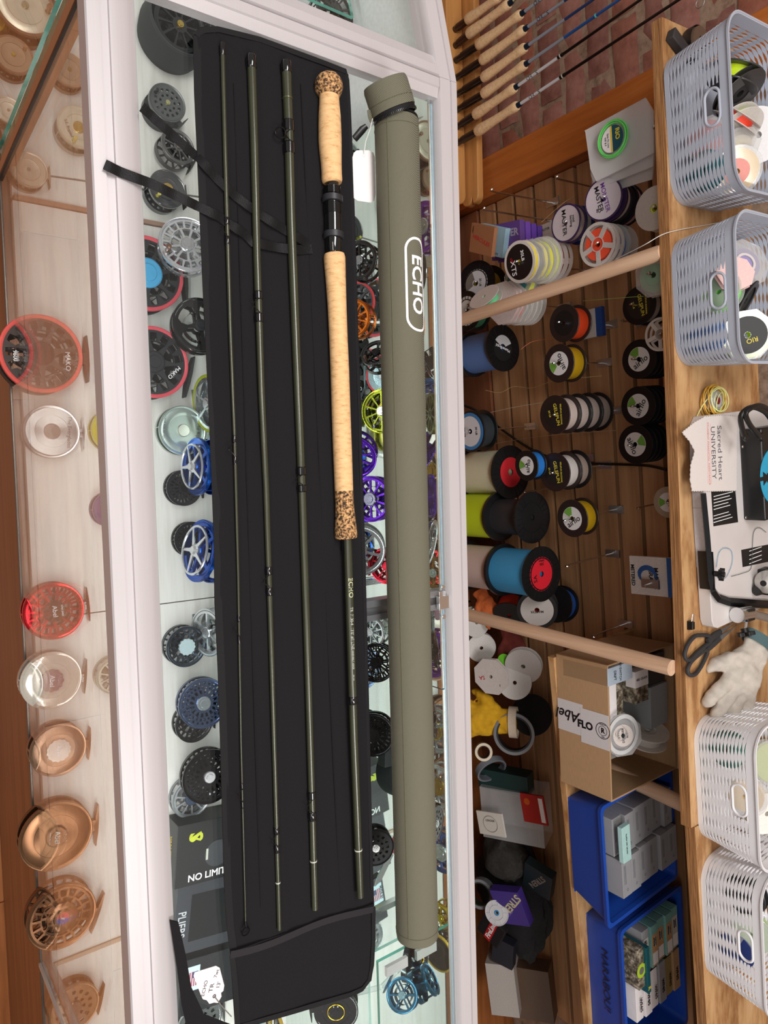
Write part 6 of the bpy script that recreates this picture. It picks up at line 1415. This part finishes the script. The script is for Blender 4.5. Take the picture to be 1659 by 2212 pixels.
# basket two
bs(1, 'clear octagonal spool with violet line in the second grey basket', -.06, .01, .085, .05, .016, (-.2, -.4, .8), flm=CLEARP, wind=(150, 140, 190), wr=.6, sides=8, hole=.3, lab=(214, 206, 206), labr=.4)
bs(1, 'pale pink octagonal spool pack in the second grey basket', -.035, -.05, .095, .036, .01, (-.3, -.6, .8), flm=mat(lin(236, 200, 196), .5), wind=None, sides=8)
bs(1, 'black spool cup in the middle of the second grey basket', .012, .01, .085, .04, .03, (.5, .3, .8), fl=(24, 24, 26), wind=(20, 20, 22), hole=.7)
bs(1, 'clear neon yellow line spool with a black label in the second grey basket', .075, .0, .088, .05, .03, (.1, -.75, .65), flm=CLEARP, wind=(220, 246, 20), wr=.86, sides=8, lab=(20, 20, 20), labr=.7, lt=(('RIO', .3, .2, .36, -80, YEL),))
bs(1, 'clear spool of bright green line against the handle hole of the second grey basket', -.005, -.065, .07, .04, .018, (-.3, -1, .1), flm=CLEARP, wind=(110, 206, 80), wr=.86)
bs(1, 'blue spool low in the second grey basket', .07, -.062, .04, .034, .016, (.1, -1, .1), fl=(90, 120, 170), wind=(60, 110, 180))
softlump_c = None
bs(2, 'clear coil spool in the front of the first white basket', .02, -.055, .075, .04, .02, (.1, -1, .3), flm=CLEARP, wind=(236, 206, 150), wr=.8)
bs(2, 'teal green spool low in the first white basket', -.07, -.06, .045, .036, .02, (.0, -1, .1), fl=(60, 110, 100), wind=(120, 90, 60))
bs(2, 'lime line spool at the back of the first white basket', -.02, .04, .085, .045, .02, (-.2, -.4, .8), flm=CLEARP, wind=(190, 206, 60), wr=.85)
bs(2, 'white label spool on top in the first white basket', .07, .0, .09, .045, .014, (.1, -.4, .8), fl=(236, 232, 226), wind=(220, 216, 206))
bs(3, 'pale green coil behind the handle hole of the second white basket', .015, -.052, .075, .045, .022, (.1, -1, .3), flm=CLEARP, wind=(176, 206, 150), wr=.85)
bs(3, 'navy spool low in the second white basket', .06, -.06, .045, .036, .02, (.0, -1, .1), fl=(30, 50, 110), wind=(40, 60, 120))
bs(3, 'black spool in the second white basket near the upper end', -.06, -.045, .06, .04, .02, (.0, -1, .1), fl=(36, 36, 40), wind=(60, 100, 60))
# ================================================================== THINGS ON THE BENCH
p = Z(1550, 865, ZB + .022)
t = thing('tippet_coil', 'small drum with yellow line coiled round it beside the grey basket', 'line coil', T(p.x, p.y, ZB + .0006))
R_ = S(p, 32)
obj('drum', MB().lathe([(1e-5, 0), (R_*.75, 0), (R_*.75, .018), (R_*.6, .022), (1e-5, .022)], 36, closed=True), mat(lin(170, 172, 170), .2, trans=.2), t)
obj('badge', MB().disc(R_*.46, .022, .0226, 32), mat(lin(190, 186, 182), .4, bump=.3, scale=300), t); obj('badge_mark', MB().disc(R_*.27, .0226, .0230, 24).disc(R_*.12, .0230, .0234, 6), mat(lin(120, 30, 34), .5), t)
g = MB(); rn = random.Random(5)
for i in range(11): g.M = T(rn.uniform(-.004, .004), rn.uniform(-.004, .004), .004 + .0018*i) @ RX(rn.uniform(-8, 8)) @ RY(rn.uniform(-8, 8)); g.torus(R_*rn.uniform(.86, 1.05), .0010, 44, 5)
obj('gold_strands', g, mat(lin(214, 166, 60), .4), t)
g = MB()
for i in range(7): g.M = T(rn.uniform(-.006, .006), rn.uniform(-.002, .008), .016 + .0014*i) @ RX(rn.uniform(-12, 12)) @ RY(rn.uniform(-12, 12)); g.torus(R_*rn.uniform(.62, .85), .0010, 40, 5)
g.M = Matrix(); g.tube([V((-.01, -R_*.8, .02)), V((.01, -R_*1.3, .012)), V((.035, -R_*1.55, .002)), V((.05, -R_*1.5, .0015))], .0010, 5)
obj('pale_strands', g, mat(lin(222, 226, 150), .4), t)
# dark bars beside the first basket
a = Z(1452, 70, ZB + .012); b_ = Z(1492, 125, ZB + .012); d = b_ - a
t = thing('rubber_bar', 'black rubber bar lying on the bench end', 'bar', T(a.x, a.y, ZB + .0006)); m = MB(); d.z = 0; m.M = frame((0, 0, 0), UZ, V((-d.y, d.x, 0))) ; m.box(0, d.length, -.011, .011, 0, .016); obj('bar', m, mat(lin(52, 48, 48), .7), t, bevel=.002)
t = thing('leather_strap', 'brown leather roll with a black band behind the rubber bar', 'strap', T(Z(1512, 95, ZB + .02)) ); t.location.z = ZB + .0006
obj('roll', MB().lathe([(.012, 0), (.03, 0), (.032, .012), (.03, .024), (.012, .024)], 30, closed=True), mat(lin(96, 74, 58), .7, bump=.3, scale=200), t); obj('band', MB().lathe([(.0325, .004), (.034, .004), (.034, .02), (.0325, .02)], 30, closed=True), BLACKP, t)
# line winding machine
A_ = Z(1487, 945, ZB); B_ = Z(1512, 1358, ZB); dw = (B_ - A_); dw.z = 0; Lw = dw.length; dw.normalize(); nw_ = V((-dw.y, dw.x, 0))
MWd = Matrix((dw, nw_, UZ)).transposed().to_4x4(); MWd.translation = V((A_.x, A_.y, ZB + .0006)); invW = MWd.inverted()
HB = .026
wd = thing('winding_machine', 'line winding machine with white base board, black motor box and steel cone', 'machine', MWd)
def WZ(px, py, h): return invW @ Z(px, py, ZB + .0006 + h)
x0w = WZ(1560, 893, HB).x
r_ = .02; poly = [(x0w + .0, .02), (x0w + .02, 0), (Lw - .02, 0), (Lw - .006, .006), (Lw, .02), (Lw, .27), (x0w, .27)]
obj('base_board', MB().prism(poly, 0, HB), mat(lin(206, 200, 198), .45, var=.05, scale=12), wd, bevel=.0015)
EDG = mat(lin(186, 186, 196), .5); e0 = .36*Lw
obj('edge_trim', MB().box(.03, e0, -.0016, 0, .001, HB - .001).box(e0 + .001, e0 + .12, -.0018, 0, .001, HB - .002), EDG, wd, smooth=False)
# motor box
q = WZ(1596, 928, HB); q2 = WZ(1600, 1126, HB); bxh = .045
mbx = obj('motor_box', MB().box(q.x, q2.x, q.y, q.y + .14, HB, HB + bxh), BLACKP, wd, bevel=.004)
dc = WZ(1672, 1028, HB + bxh)
obj('blue_disc', MB().disc(.058, HB + bxh, HB + bxh + .0012, 48), mat(lin(40, 160, 200), .4), mbx, M=T(dc.x, dc.y, 0))
obj('tree_mark', MB().prism([(.0, .034), (.010, .018), (.005, .018), (.014, .002), (.004, .002), (.004, -.01), (-.004, -.01), (-.004, .002), (-.014, .002), (-.005, .018), (-.010, .018)][::-1], HB + bxh + .0012, HB + bxh + .0018), INK, mbx, M=T(dc.x, dc.y - .050, 0), smooth=False)
for (x, y) in ((1604, 965), (1611, 1118)):
    s2 = WZ(x, y, HB + bxh); obj('screw', MB().disc(.0028, 0, .001, 14, bev=.0004), CHROME, mbx, M=T(s2.x, s2.y, HB + bxh))
cb_ = [WZ(*k) for k in ((1607, 940, HB + bxh + .006), (1600, 900, HB + bxh + .02), (1622, 880, HB + bxh + .03), (1650, 888, HB + bxh + .03), (1665, 905, HB + bxh + .02))]
obj('power_lead', MB().tube(crom(cb_), .005, 12), BLACKP, mbx); cb_ = [WZ(*k) for k in ((1640, 942, HB + bxh + .008), (1618, 915, HB + bxh + .02), (1612, 890, HB + bxh + .03), (1640, 876, HB + bxh + .034), (1668, 890, HB + bxh + .03))]
obj('power_lead', MB().tube(crom(cb_), .005, 12), BLACKP, mbx)
for (x, y) in ((1607, 944), (1642, 944)):
    s2 = WZ(x, y, HB + bxh); obj('cable_gland', MB().disc(.009, 0, .006, 6, bev=.001), BLACKP, mbx, M=T(s2.x, s2.y, HB + bxh))
# stickers
def stick(name, pix, m_, h=.0005, par=wd, z=HB): P = [WZ(x, y, z) for x, y in pix]; return obj(name, MB().prism([(k.x, k.y) for k in P], z, z + h), m_, par, smooth=False)
s1_ = stick('text_sticker', [(1536, 1062), (1588, 1060), (1594, 1128), (1541, 1137)], INK)
l_ = MB()
for i in range(9):
    if i in (5,): continue
    a = WZ(1541, 1072 + 7*i, HB); b2 = WZ(1583 - (i*7 % 11), 1070 + 7*i, HB); l_.box(a.x, a.x + .0013, a.y, b2.y, HB + .0005, HB + .0007)
obj('print_lines', l_, WHITEINK, s1_, smooth=False)
s2_ = stick('parts_sticker', [(1601, 1188), (1680, 1172), (1686, 1208), (1604, 1225)], INK)
l_ = MB()
for i in range(4): a = WZ(1618, 1190 + 9*i, HB); b2 = WZ(1645, 1190 + 9*i, HB); l_.box(a.x, a.x + .0014, a.y, b2.y, HB + .0005, HB + .0007)
obj('print_lines', l_, WHITEINK, s2_, smooth=False)
# bent flat bar with clamp and star knob
bar = MB(); bp2 = [WZ(*k) for k in ((1519, 1066, HB + .006), (1528, 1160, HB + .006), (1535, 1250, HB + .006), (1540, 1275, HB + .006), (1552, 1292, HB + .006), (1575, 1300, HB + .006), (1660, 1306, HB + .006), (1672, 1307, HB + .006))]
bar.tube(bp2, .0085, 4, flat=.7); obj('bent_bar', bar, BLACKM, wd, smooth=False)
k0 = WZ(1500, 1205, HB + .012); k1 = WZ(1543, 1275, HB + .012)
cl_ = obj('clamp', MB().box(k0.x, k1.x, -.006, k1.y, HB - .018, HB + .014), BLACKP, wd, bevel=.0015)
def star(c, R, h, par, up=UZ):
    g = MB(); pr = []
    for i in range(40):
        a = 2*math.pi*i/40; rr_ = R*(.78 + .24*math.cos(5*a)); pr.append((rr_*math.cos(a), rr_*math.sin(a)))
    g.prism(pr, 0, h); g.disc(R*.42, -h*.9, h*1.2, 20); return obj('star_knob', g, BLACKP, par, M=frame(c, up), bevel=.001)
star(WZ(1553, 1240, HB + .022), .013, .009, cl_, V((.1, .3, 1)))
# spindle, cone, roller
cn = WZ(1655, 1258, HB + .03); g = MB(); g.M = frame(cn, V((-.1, -1, .15)), UZ)
g.lathe([(1e-5, .016), (.006, .016), (.0065, .018), (.0062, .018), (.024, -.004), (.024, -.026), (1e-5, -.026)][::-1], 40); obj('steel_cone', g, mat(lin(206, 204, 200), .35, .45), wd)
g = MB(); g.M = frame(cn, V((-.1, -1, .15)), UZ); g.disc(.006, .0175, .0185, 20); g.M = Matrix(); obj('cone_bore', g, INK, wd)
obj('axle_block', MB().box(cn.x - .02, cn.x + .035, cn.y + .026, cn.y + .06, HB, HB + .05), BLACKP, wd, bevel=.002)
obj('axle_stub', MB().tube([cn + V((.02, .03, -.012)), cn + V((.02, -.004, -.02))], .010, 20), BLACKP, wd)
ro = WZ(1575, 1325, .02); g = MB(); a = WZ(1563, 1325, .015); b2 = WZ(1598, 1322, .022); c2_ = WZ(1700, 1335, .03)
# clamp rod lying across the board's end
t = thing('clamp_rod', 'chrome rod clamp with black block and star knob at the board end', 'clamp', T(MWd @ a)); o0 = MWd @ a; o0.z = 0
PA = MWd @ a; PB = MWd @ b2; PC = MWd @ c2_
dz = ZB + .014 - PA.z
A0 = V((PA.x, PA.y, ZB + .043)); t.location = A0
obj('roller', MB().tube([V((0, 0, 0)), V((PB.x, PB.y, ZB + .043)) - A0], .0155, 28), CHROME, t); obj('rod', MB().tube([V((PB.x, PB.y, ZB + .043)) - A0, V((PC.x + .012, PC.y, ZB + .043)) - A0], .0085, 20), STEEL, t)
kb = Z(1617, 1328, ZB + .05) - A0; obj('block', MB().box(kb.x - .013, kb.x + .012, kb.y - .016, kb.y + .014, -.014, .014), BLACKP, t, bevel=.0015)
obj('bolt', MB().tube([kb + V((.012, 0, -.004)), kb + V((.032, -.002, -.006))], .003, 10), CHROME, t); star(kb + V((.036, -.002, -.006)), .018, .008, t, V((1, 0, .25)))
obj('rest', MB().tube([V((.004, .012, -.016)), V((.004, .012, -.0425))], .006, 10), BLACKP, t)
# thin loose wire on the board
P = [Z(x, y, ZB + HB + .003) for x, y in ((1548, 1225), (1553, 1195), (1565, 1184), (1580, 1190), (1582, 1215), (1570, 1245), (1556, 1252), (1546, 1240))]
t = thing('loose_line', 'thin light blue line lying on the white machine board', 'line', T(P[0])); obj('strand', MB().tube(crom([q - P[0] for q in P]), .0006, 5), mat(lin(110, 160, 190), .5), t)
P = [Z(x, y, ZB + HB + .003) for x, y in ((1580, 1245), (1605, 1238), (1622, 1228), (1625, 1190), (1628, 1150), (1640, 1140), (1655, 1150))]
t = thing('loose_line', 'thin dark line looping over the parts sticker', 'line', T(P[0])); obj('strand', MB().tube(crom([q - P[0] for q in P]), .0006, 5), mat(lin(60, 70, 76), .5), t)
# cotton cloth with printed lines
ch = ZB + HB + .0028
pix = [(1472, 934), (1500, 912), (1522, 900), (1560, 897), (1592, 900), (1590, 980), (1590, 1060), (1548, 1061), (1494, 1061), (1490, 1035), (1491, 1005), (1500, 975), (1490, 955)]
P = [Z(x, y, ch) for x, y in pix]; c0 = sum(P, V())/len(P)
t = thing('cotton_cloth', 'white pinked cotton cloth with university lettering on the machine board', 'cloth', T(c0))
zig = []
for i in range(len(P)):
    a, b2 = P[i], P[(i+1) % len(P)]; L = (b2 - a).length; n_ = max(1, int(L/.004)); nrm = (b2 - a).cross(UZ).normalized()
    for k in range(n_): zig.append(tuple((a.lerp(b2, k/n_) + nrm*(.0009 if k % 2 else -.0009) - c0).xy))
obj('fabric', MB().prism(zig, 0, .0012), mat(lin(214, 206, 202), .9, bump=.3, scale=500, var=.03), t, smooth=False)
TX = mat(lin(86, 84, 96), .6); TR = mat(lin(206, 120, 116), .6)
def ctext(s_, x, y, sz, m_, **k): q = Z(x, y, ch + .0013) - c0; text(s_, sz, m_, t, T(q) @ RZ(3), **k)
ctext('Sacred Heart', 1555, 978, .022, TX, sx=.92); ctext('UNIVERSITY', 1541, 978, .021, TX, sx=.92); ctext('STUDENT FINANCIAL ASSISTANCE', 1531, 980, .0078, TR)
for x in (1527.5, 1534.5): obj('rule', MB().tube([Z(x, 915, ch + .0013) - c0, Z(x + 2, 1045, ch + .0013) - c0], .0003, 4), TR, t)
# scissors
sp_ = Z(1548, 1385, ZB + .006); t = thing('scissors', 'black handled scissors lying at the bench edge', 'scissors', T(sp_.x, sp_.y, ZB + .0006))
def SZ(x, y, h=.007): q = Z(x, y, ZB + .0006 + h); return V((q.x - sp_.x, q.y - sp_.y, h))
for loopx in ([(1500, 1375), (1486, 1392), (1479, 1412), (1482, 1424), (1492, 1424), (1506, 1410), (1522, 1396), (1535, 1385), (1532, 1374), (1515, 1372)], [(1512, 1412), (1494, 1428), (1485, 1447), (1490, 1458), (1502, 1456), (1514, 1440), (1524, 1420), (1528, 1408), (1522, 1404)]):
    P = [SZ(*q) for q in loopx]; obj('handle', MB().tube((lambda q: q + [q[0]])(crom(P, True)), .0042, 10, caps=False), mat(lin(44, 44, 46), .6), t)
obj('handle_shank', MB().tube([SZ(1528, 1385), SZ(1545, 1372), SZ(1556, 1365)], [.006, .008, .007], 10, flat=.6), mat(lin(44, 44, 46), .6), t); obj('handle_shank', MB().tube([SZ(1524, 1408), SZ(1540, 1392), SZ(1555, 1378)], [.005, .007, .007], 10, flat=.6), mat(lin(44, 44, 46), .6), t)
obj('pivot', MB().disc(.0055, .010, .0125, 24), mat(lin(120, 122, 124), .4, .6), t, M=T(SZ(1555, 1375).x, SZ(1555, 1375).y, 0))
for (x, y, x2, y2) in ((1556, 1366, 1588, 1342), (1560, 1376, 1592, 1350)):
    a, b2 = SZ(x, y, .006), SZ(x2, y2, .005); d = (b2 - a); s_ = V((-d.y, d.x, 0)).normalized()*.005
    g = MB().prism([(a - s_).xy[:], (b2).xy[:], (a + s_).xy[:]], .005, .0065); obj('blade', g, STEEL, t, smooth=False)
# bulldog clip near the scissors
q = Z(1493, 1352, ZB + .006); t = thing('binder_clip', 'small black binder clip above the scissor handles', 'clip', T(q.x, q.y, ZB + .0006)); obj('clip_body', MB().box(-.010, .008, -.006, .006, 0, .011, tp=.0015), BLACKP, t, bevel=.001); obj('wire_lever', MB().tube([V((-.010, -.004, .009)), V((-.024, -.002, .010)), V((-.024, .002, .010)), V((-.010, .004, .009))], .0008, 6), CHROME, t)
# thin white line over bench and spools
P = [Z(1580, 476, ZB + .004), Z(1520, 487, ZB + .003), Z(1460, 498, ZB + .003), Z(1428, 508, ZB + .002)] + [onw(1390, 530, 1.22), onw(1330, 560, 1.28)]
t = thing('loose_line', 'thin white line running from the second basket over the bench edge', 'line', T(P[0])); obj('strand', MB().tube(crom([q - P[0] for q in P]), .0007, 5), WHITEP, t)
# ================================================================== CARTON AND BLUE BINS ON THE SHELF
def on_shelf(px, py): return Z(px, py, ZS + .0006)
A_ = on_shelf(1201, 1412); B_ = on_shelf(1211, 1688); d = B_ - A_; Lc_ = d.length; d.normalize(); nb = V((-d.y, d.x, 0))
Mc = Matrix((d, nb, UZ)).transposed().to_4x4(); Mc.translation = A_
hc = Yp(1325, 1570, A_.y + .02).z - ZS; dcx = .26
ct_ = thing('cardboard_carton', 'open cardboard carton with white brand tape on its front', 'box', Mc)
obj('front_wall', MB().box(0, Lc_, 0, .004, 0, hc), CARD, ct_, bevel=.001); obj('back_wall', MB().box(0, Lc_, dcx - .004, dcx, 0, hc), CARD, ct_, bevel=.001)
obj('side_wall', MB().box(0, .004, .004, dcx - .004, 0, hc), CARD, ct_, bevel=.001); obj('side_wall', MB().box(Lc_ - .004, Lc_, .004, dcx - .004, 0, hc), CARD, ct_, bevel=.001); obj('bottom', MB().box(.004, Lc_ - .004, .004, dcx - .004, 0, .004), CARD, ct_)
obj('flap', MB().box(0, Lc_, 0, .004, 0, .10), CARD, ct_, M=T(0, dcx, hc) @ RX(-20), bevel=.001)
tx0 = .34*Lc_; tw = .075
tpm = mat(lin(206, 202, 204), .3, var=.02)
tp_ = obj('tape', MB().box(tx0, tx0 + tw, -.0006, 0, 0, hc*.5).box(tx0 + .008, tx0 + tw + .014, -.0010, -.0004, hc*.46, hc), tpm, ct_, smooth=False)
fr_ = RX(90)
def tt(s_, x, z, sz, rot, **k): obj('lettering', text_mesh(s_, sz, INK, **k), INK, tp_, M=T(x, -.0013, z) @ fr_ @ RZ(rot))
tt('Abel', tx0 + tw*.45, hc*.22, .036, -90, shear=.3, bold=.0004); tt('FLO', tx0 + tw*.62, hc*.55, .024, 90, bold=.0010)
g = MB(); g.M = T(tx0 + tw*.62, -.0011, hc*.885) @ fr_; g.lathe([(.0175, 0), (.0188, 0), (.0188, .0004), (.0175, .0004)], 40, closed=True); g.lathe([(.0105, 0), (.0113, 0), (.0113, .0004), (.0105, .0004)], 32, closed=True); obj('emblem', g, INK, tp_)
tt('ROSS R', tx0 + tw*.62 - .0145, hc*.885, .005, 90); tt('USA', tx0 + tw*.62 + .0145, hc*.885, .005, 90); tt('R', tx0 + tw*.62, hc*.885, .016, 90, bold=.0006)
def inc(x, y, z, rx=0, ry=0, rz=0): return Mc @ T(x, y, z) @ RZ(rz) @ RX(rx) @ RY(ry)
def cbox(label, x, y, z, sx, sy, sz, col, rx=0, ry=0, rz=0, m_=None, name='line_box', grp='line boxes in the cardboard carton'):
    t = thing(name, label, 'box', inc(x, y, z, rx, ry, rz), grp); obj('carton', MB().box(-sx/2, sx/2, -sy/2, sy/2, 0, sz), m_ or mat(lin(*col), .5, var=.04), t, bevel=.0006, smooth=False); return t
CAMO = ramp_mat('camo_print', [(.35, lin(40, 36, 30)), (.5, lin(110, 100, 84)), (.65, lin(190, 180, 160))], (60, 60, 60), scale=1.3, bump=0, rough=.4)
b = cbox('grey and white line box standing at the front left inside the carton', .028, .045, .02, .04, .09, .125, (176, 190, 204)); text('SPEY/SWITCH', .011, INK, b, T(-.008, 0, .1254) @ RZ(0) @ Matrix(), sx=.7); text('DRIFT', .012, INK, b, T(.0, -.02, .1256), sx=.7)
b = cbox('line box with a camouflage picture face in the carton', .10, .055, .02, .09, .05, .105, 0, m_=CAMO); obj('white_band', MB().box(-.0455, .0455, -.0255, .0, .088, .1056), PAPER, b, smooth=False)
b = cbox('line box with white end panel further back in the carton', .075, .125, .02, .075, .05, .125, 0, m_=CAMO); obj('white_band', MB().box(-.038, .0, -.0255, .0255, .10, .1256), PAPER, b, smooth=False); text('480 GRAIN', .009, INK, b, T(-.018, 0, .1260) @ RZ(90))
b = cbox('light grey box at the back right of the carton', .14, .20, .02, .10, .07, .12, (150, 156, 160)); b = cbox('dark line box at the back left of the carton', .05, .20, .02, .07, .07, .115, (60, 60, 60))
b = cbox('flat label sheet lying against the right side of the carton', Lc_ - .06, .11, .03, .07, .10, .01, (190, 184, 178), rx=0, ry=-40); bars = MB()
for i in range(16): bars.box(-.03 + .0035*i, -.0285 + .0035*i, -.03, .01, .010, .0104)
obj('barcode', bars, INK, b, smooth=False)
pm = Mc @ V((.175, .055, hc - .004)); spool('clear octagonal spool with a handwritten label in the carton', pm, (-.1, -.45, 1), .05, .02, flm=CLEARP, wind=(150, 160, 160), wr=.5, sides=8, up=UY, lab=(206, 196, 190), labr=.5, hole=.1, lt=(('RIO', 0, .4, .3, 180, INK), ('DREDGER', 0, 0, .3, 180, INK), ('13 FT', 0, -.45, .26, 180, INK)))
pm = Mc @ V((.168, .045, hc + .004)); spool('white spool rim leaning over the carton front wall', pm, (0, -.2, 1), .046, .006, fl=(206, 206, 206), wind=None, hole=.8)
pm = Mc @ V((.19, .16, hc - .01)); spool('frosted spool standing on edge in the carton', pm, (-1, -.1, .3), .05, .03, flm=MILKP, wind=(190, 186, 180), wr=.7, hole=.4)
# blue bins
def bin_(label, pa, pb, dep, h, flare, txt=None, lean=0):
    A_ = on_shelf(*pa); B_ = on_shelf(*pb); d = B_ - A_; L = d.length; d.normalize(); nb = V((-d.y, d.x, 0)); M = Matrix((d, nb, UZ)).transposed().to_4x4(); M.translation = A_
    t = thing('storage_bin', label, 'bin', M @ RY(lean)); BM = mat(lin(28, 74, 172), .38, var=.03, scale=20)
    def L_(z, o=0.): k = flare*z/h + o; return [(-k, -k), (L + k, -k), (L + k, dep + k), (-k, dep + k)]
    def shell(z0, z1, o0, o1):
        vs = []
        for z, o in ((z0, o0), (z1, o0), (z1, o1), (z0, o1)):
            P = L_(z, o); R_ = []
            for i in range(4):
                x, y = P[i]; cx_, cy_ = (x + (.014 if i in (0, 3) else -.014), y + (.014 if i in (0, 1) else -.014))
                for q in range(5): a = math.radians([180, 270, 0, 90][i] + q*22.5); R_.append((cx_ + .014*math.cos(a), cy_ + .014*math.sin(a), z))
            vs += R_
        n = 20; fs = []
        for k in range(4):
            l = (k+1) % 4
            for i in range(n): j = (i+1) % n; fs.append((k*n + i, k*n + j, l*n + j, l*n + i))
        return MB().add(vs, fs)
    obj('body', shell(0, h, 0, -.0025), BM, t); obj('rim', shell(h - .008, h + .002, .005, -.004), BM, t); P = L_(0, -.001); obj('bottom', MB().prism(P, 0, .003), BM, t)
    if txt: text(txt, .031, mat(lin(16, 24, 60), .5), t, T(L*.42, -flare*.55 - .0012, h*.5) @ RX(90 + math.degrees(math.atan2(flare, h))), sx=1.05)
    return t, M @ RY(lean), L
h1 = .115
t, Mb1, L1 = bin_('blue plastic bin full of grey line boxes', (1226, 1722), (1240, 1926), .235, h1, .022)
t, Mb2, L2b = bin_('blue plastic bin with handwriting on the front, at the picture corner', (1266, 1972), (1282, 2240), .215, h1, .018, 'MARABOU!')
GB = mat(lin(150, 150, 154), .45, var=.05, scale=30)
def gbox(Mb, label, x, y, z, sx, sy, sz, m_=GB, rot=0, marks=True, grp='grey line boxes in the blue bin', rx=0):
    t = thing('line_box', label, 'box', Mb @ T(x, y, z) @ RZ(rot) @ RX(rx), grp); obj('carton', MB().box(-sx/2, sx/2, -sy/2, sy/2, 0, sz), m_, t, bevel=.0008, smooth=False)
    if marks:
        g = MB()
        for k in range(3): g.box(-sx*.35, sx*.15, -sy*.3 + k*.003, -sy*.3 + .001 + k*.003, sz, sz + .0003)
        g.M = T(sx*.32, 0, sz); g.torus(.0028, .0005, 14, 4, z=.0004)
        obj('fine_print', g, mat(lin(96, 96, 100), .5), t, smooth=False)
    return t
rows = ['front', 'second', 'third', 'fourth', 'fifth', 'back']
for i in range(6):
    for j, xx in enumerate((.058, .152)):
        gbox(Mb1, 'grey line box in the %s row of the blue bin, %s side' % (rows[i], ['upper', 'lower'][j]), xx + .002*(i % 2), .022 + .0385*i, .004, .09, .034, .118 + .01*((i*7 + j*3) % 4)/4 + .012*j, rot=0)
b = gbox(Mb1, 'grey line box with a pale aqua edge lying on top in the blue bin', .062, .014, .140, .085, .030, .012, m_=mat(lin(176, 214, 210), .4), marks=False); text('Redfish 500 GRAIN', .006, INK, b, T(0, 0, .0124))
PB = [('airflo', (206, 204, 200)), ('F', (196, 150, 104)), ('F', (190, 140, 96)), ('F', (186, 140, 100)), ('S', (196, 190, 180))]
AQ = mat(lin(120, 170, 164), .5); LB = mat(lin(176, 130, 90), .5)
for i in range(5):
    b = gbox(Mb2, ['white labelled line box beside the teal card in the second blue bin', 'first tan and aqua line box in the second blue bin', 'second tan and aqua line box in the second blue bin', 'third tan and aqua line box in the second blue bin', 'last tan and aqua line box in the second blue bin'][i], .062, .060 + .031*i, .004, .105, .027, .122 + .004*(i % 2), m_=AQ if i else GB, marks=False, grp='line boxes in the second blue bin')
    sz = .122 + .004*(i % 2)
    obj('end_label', MB().box(-.03, .05, -.011, .011, sz, sz + .0005), mat(lin(*PB[i][1]), .5), b, smooth=False)
    if i == 0: text('airflo', .016, INK, b, T(-.01, 0, sz + .0006), bold=.0006)
    else: obj('tag_block', MB().box(-.022, .0, -.005, .005, sz + .0005, sz + .0008), INK, b, smooth=False); text('WF-6 FLOAT', .0045, WHITEINK, b, T(-.011, 0, sz + .001)); obj('barcode_label', MB().box(.016, .046, -.010, .010, sz + .0005, sz + .0008), PAPER, b, smooth=False)
for i in range(6):
    b = gbox(Mb2, ['white line box nearest the handwriting, print on its end', 'second white line box with print on its end', 'third white line box with print on its end', 'fourth white line box with print on its end', 'cream line box near the back of the second bin', 'tan card box at the back of the second bin'][i], .178, .032 + .031*i, .004, .105, .027, .116 + .004*(i % 2), m_=[PAPER, PAPER, PAPER, GB, mat(lin(150, 130, 80), .6), CARD][i], marks=False, grp='line boxes in the second blue bin')
    text('WF4/5', .013, INK, b, T(.01, 0, .1205 + .0005), bold=.0003); obj('edge_band', MB().box(-.0525, -.048, -.0135, .0135, .05, .1165), INK, b, smooth=False)
b = gbox(Mb2, 'teal blister card with a white outline standing at the front of the second bin', .085, .034, .004, .115, .012, .145, m_=mat(lin(20, 84, 92), .4), marks=False, grp='line boxes in the second blue bin'); text('R', .014, YEL, b, T(.045, 0, .1453), bold=.0005)
b = gbox(Mb2, 'tan and lime line box with a round fish badge at the bin front', .075, .015, .004, .10, .024, .138, m_=CAMO, marks=False, grp='line boxes in the second blue bin'); obj('round_badge', MB().disc(.017, .138, .1388, 30), mat(lin(176, 206, 50), .5), b, M=T(.005, 0, 0)); obj('badge_core', MB().disc(.009, .1388, .1392, 20), mat(lin(110, 110, 100), .5), b, M=T(.005, 0, 0))
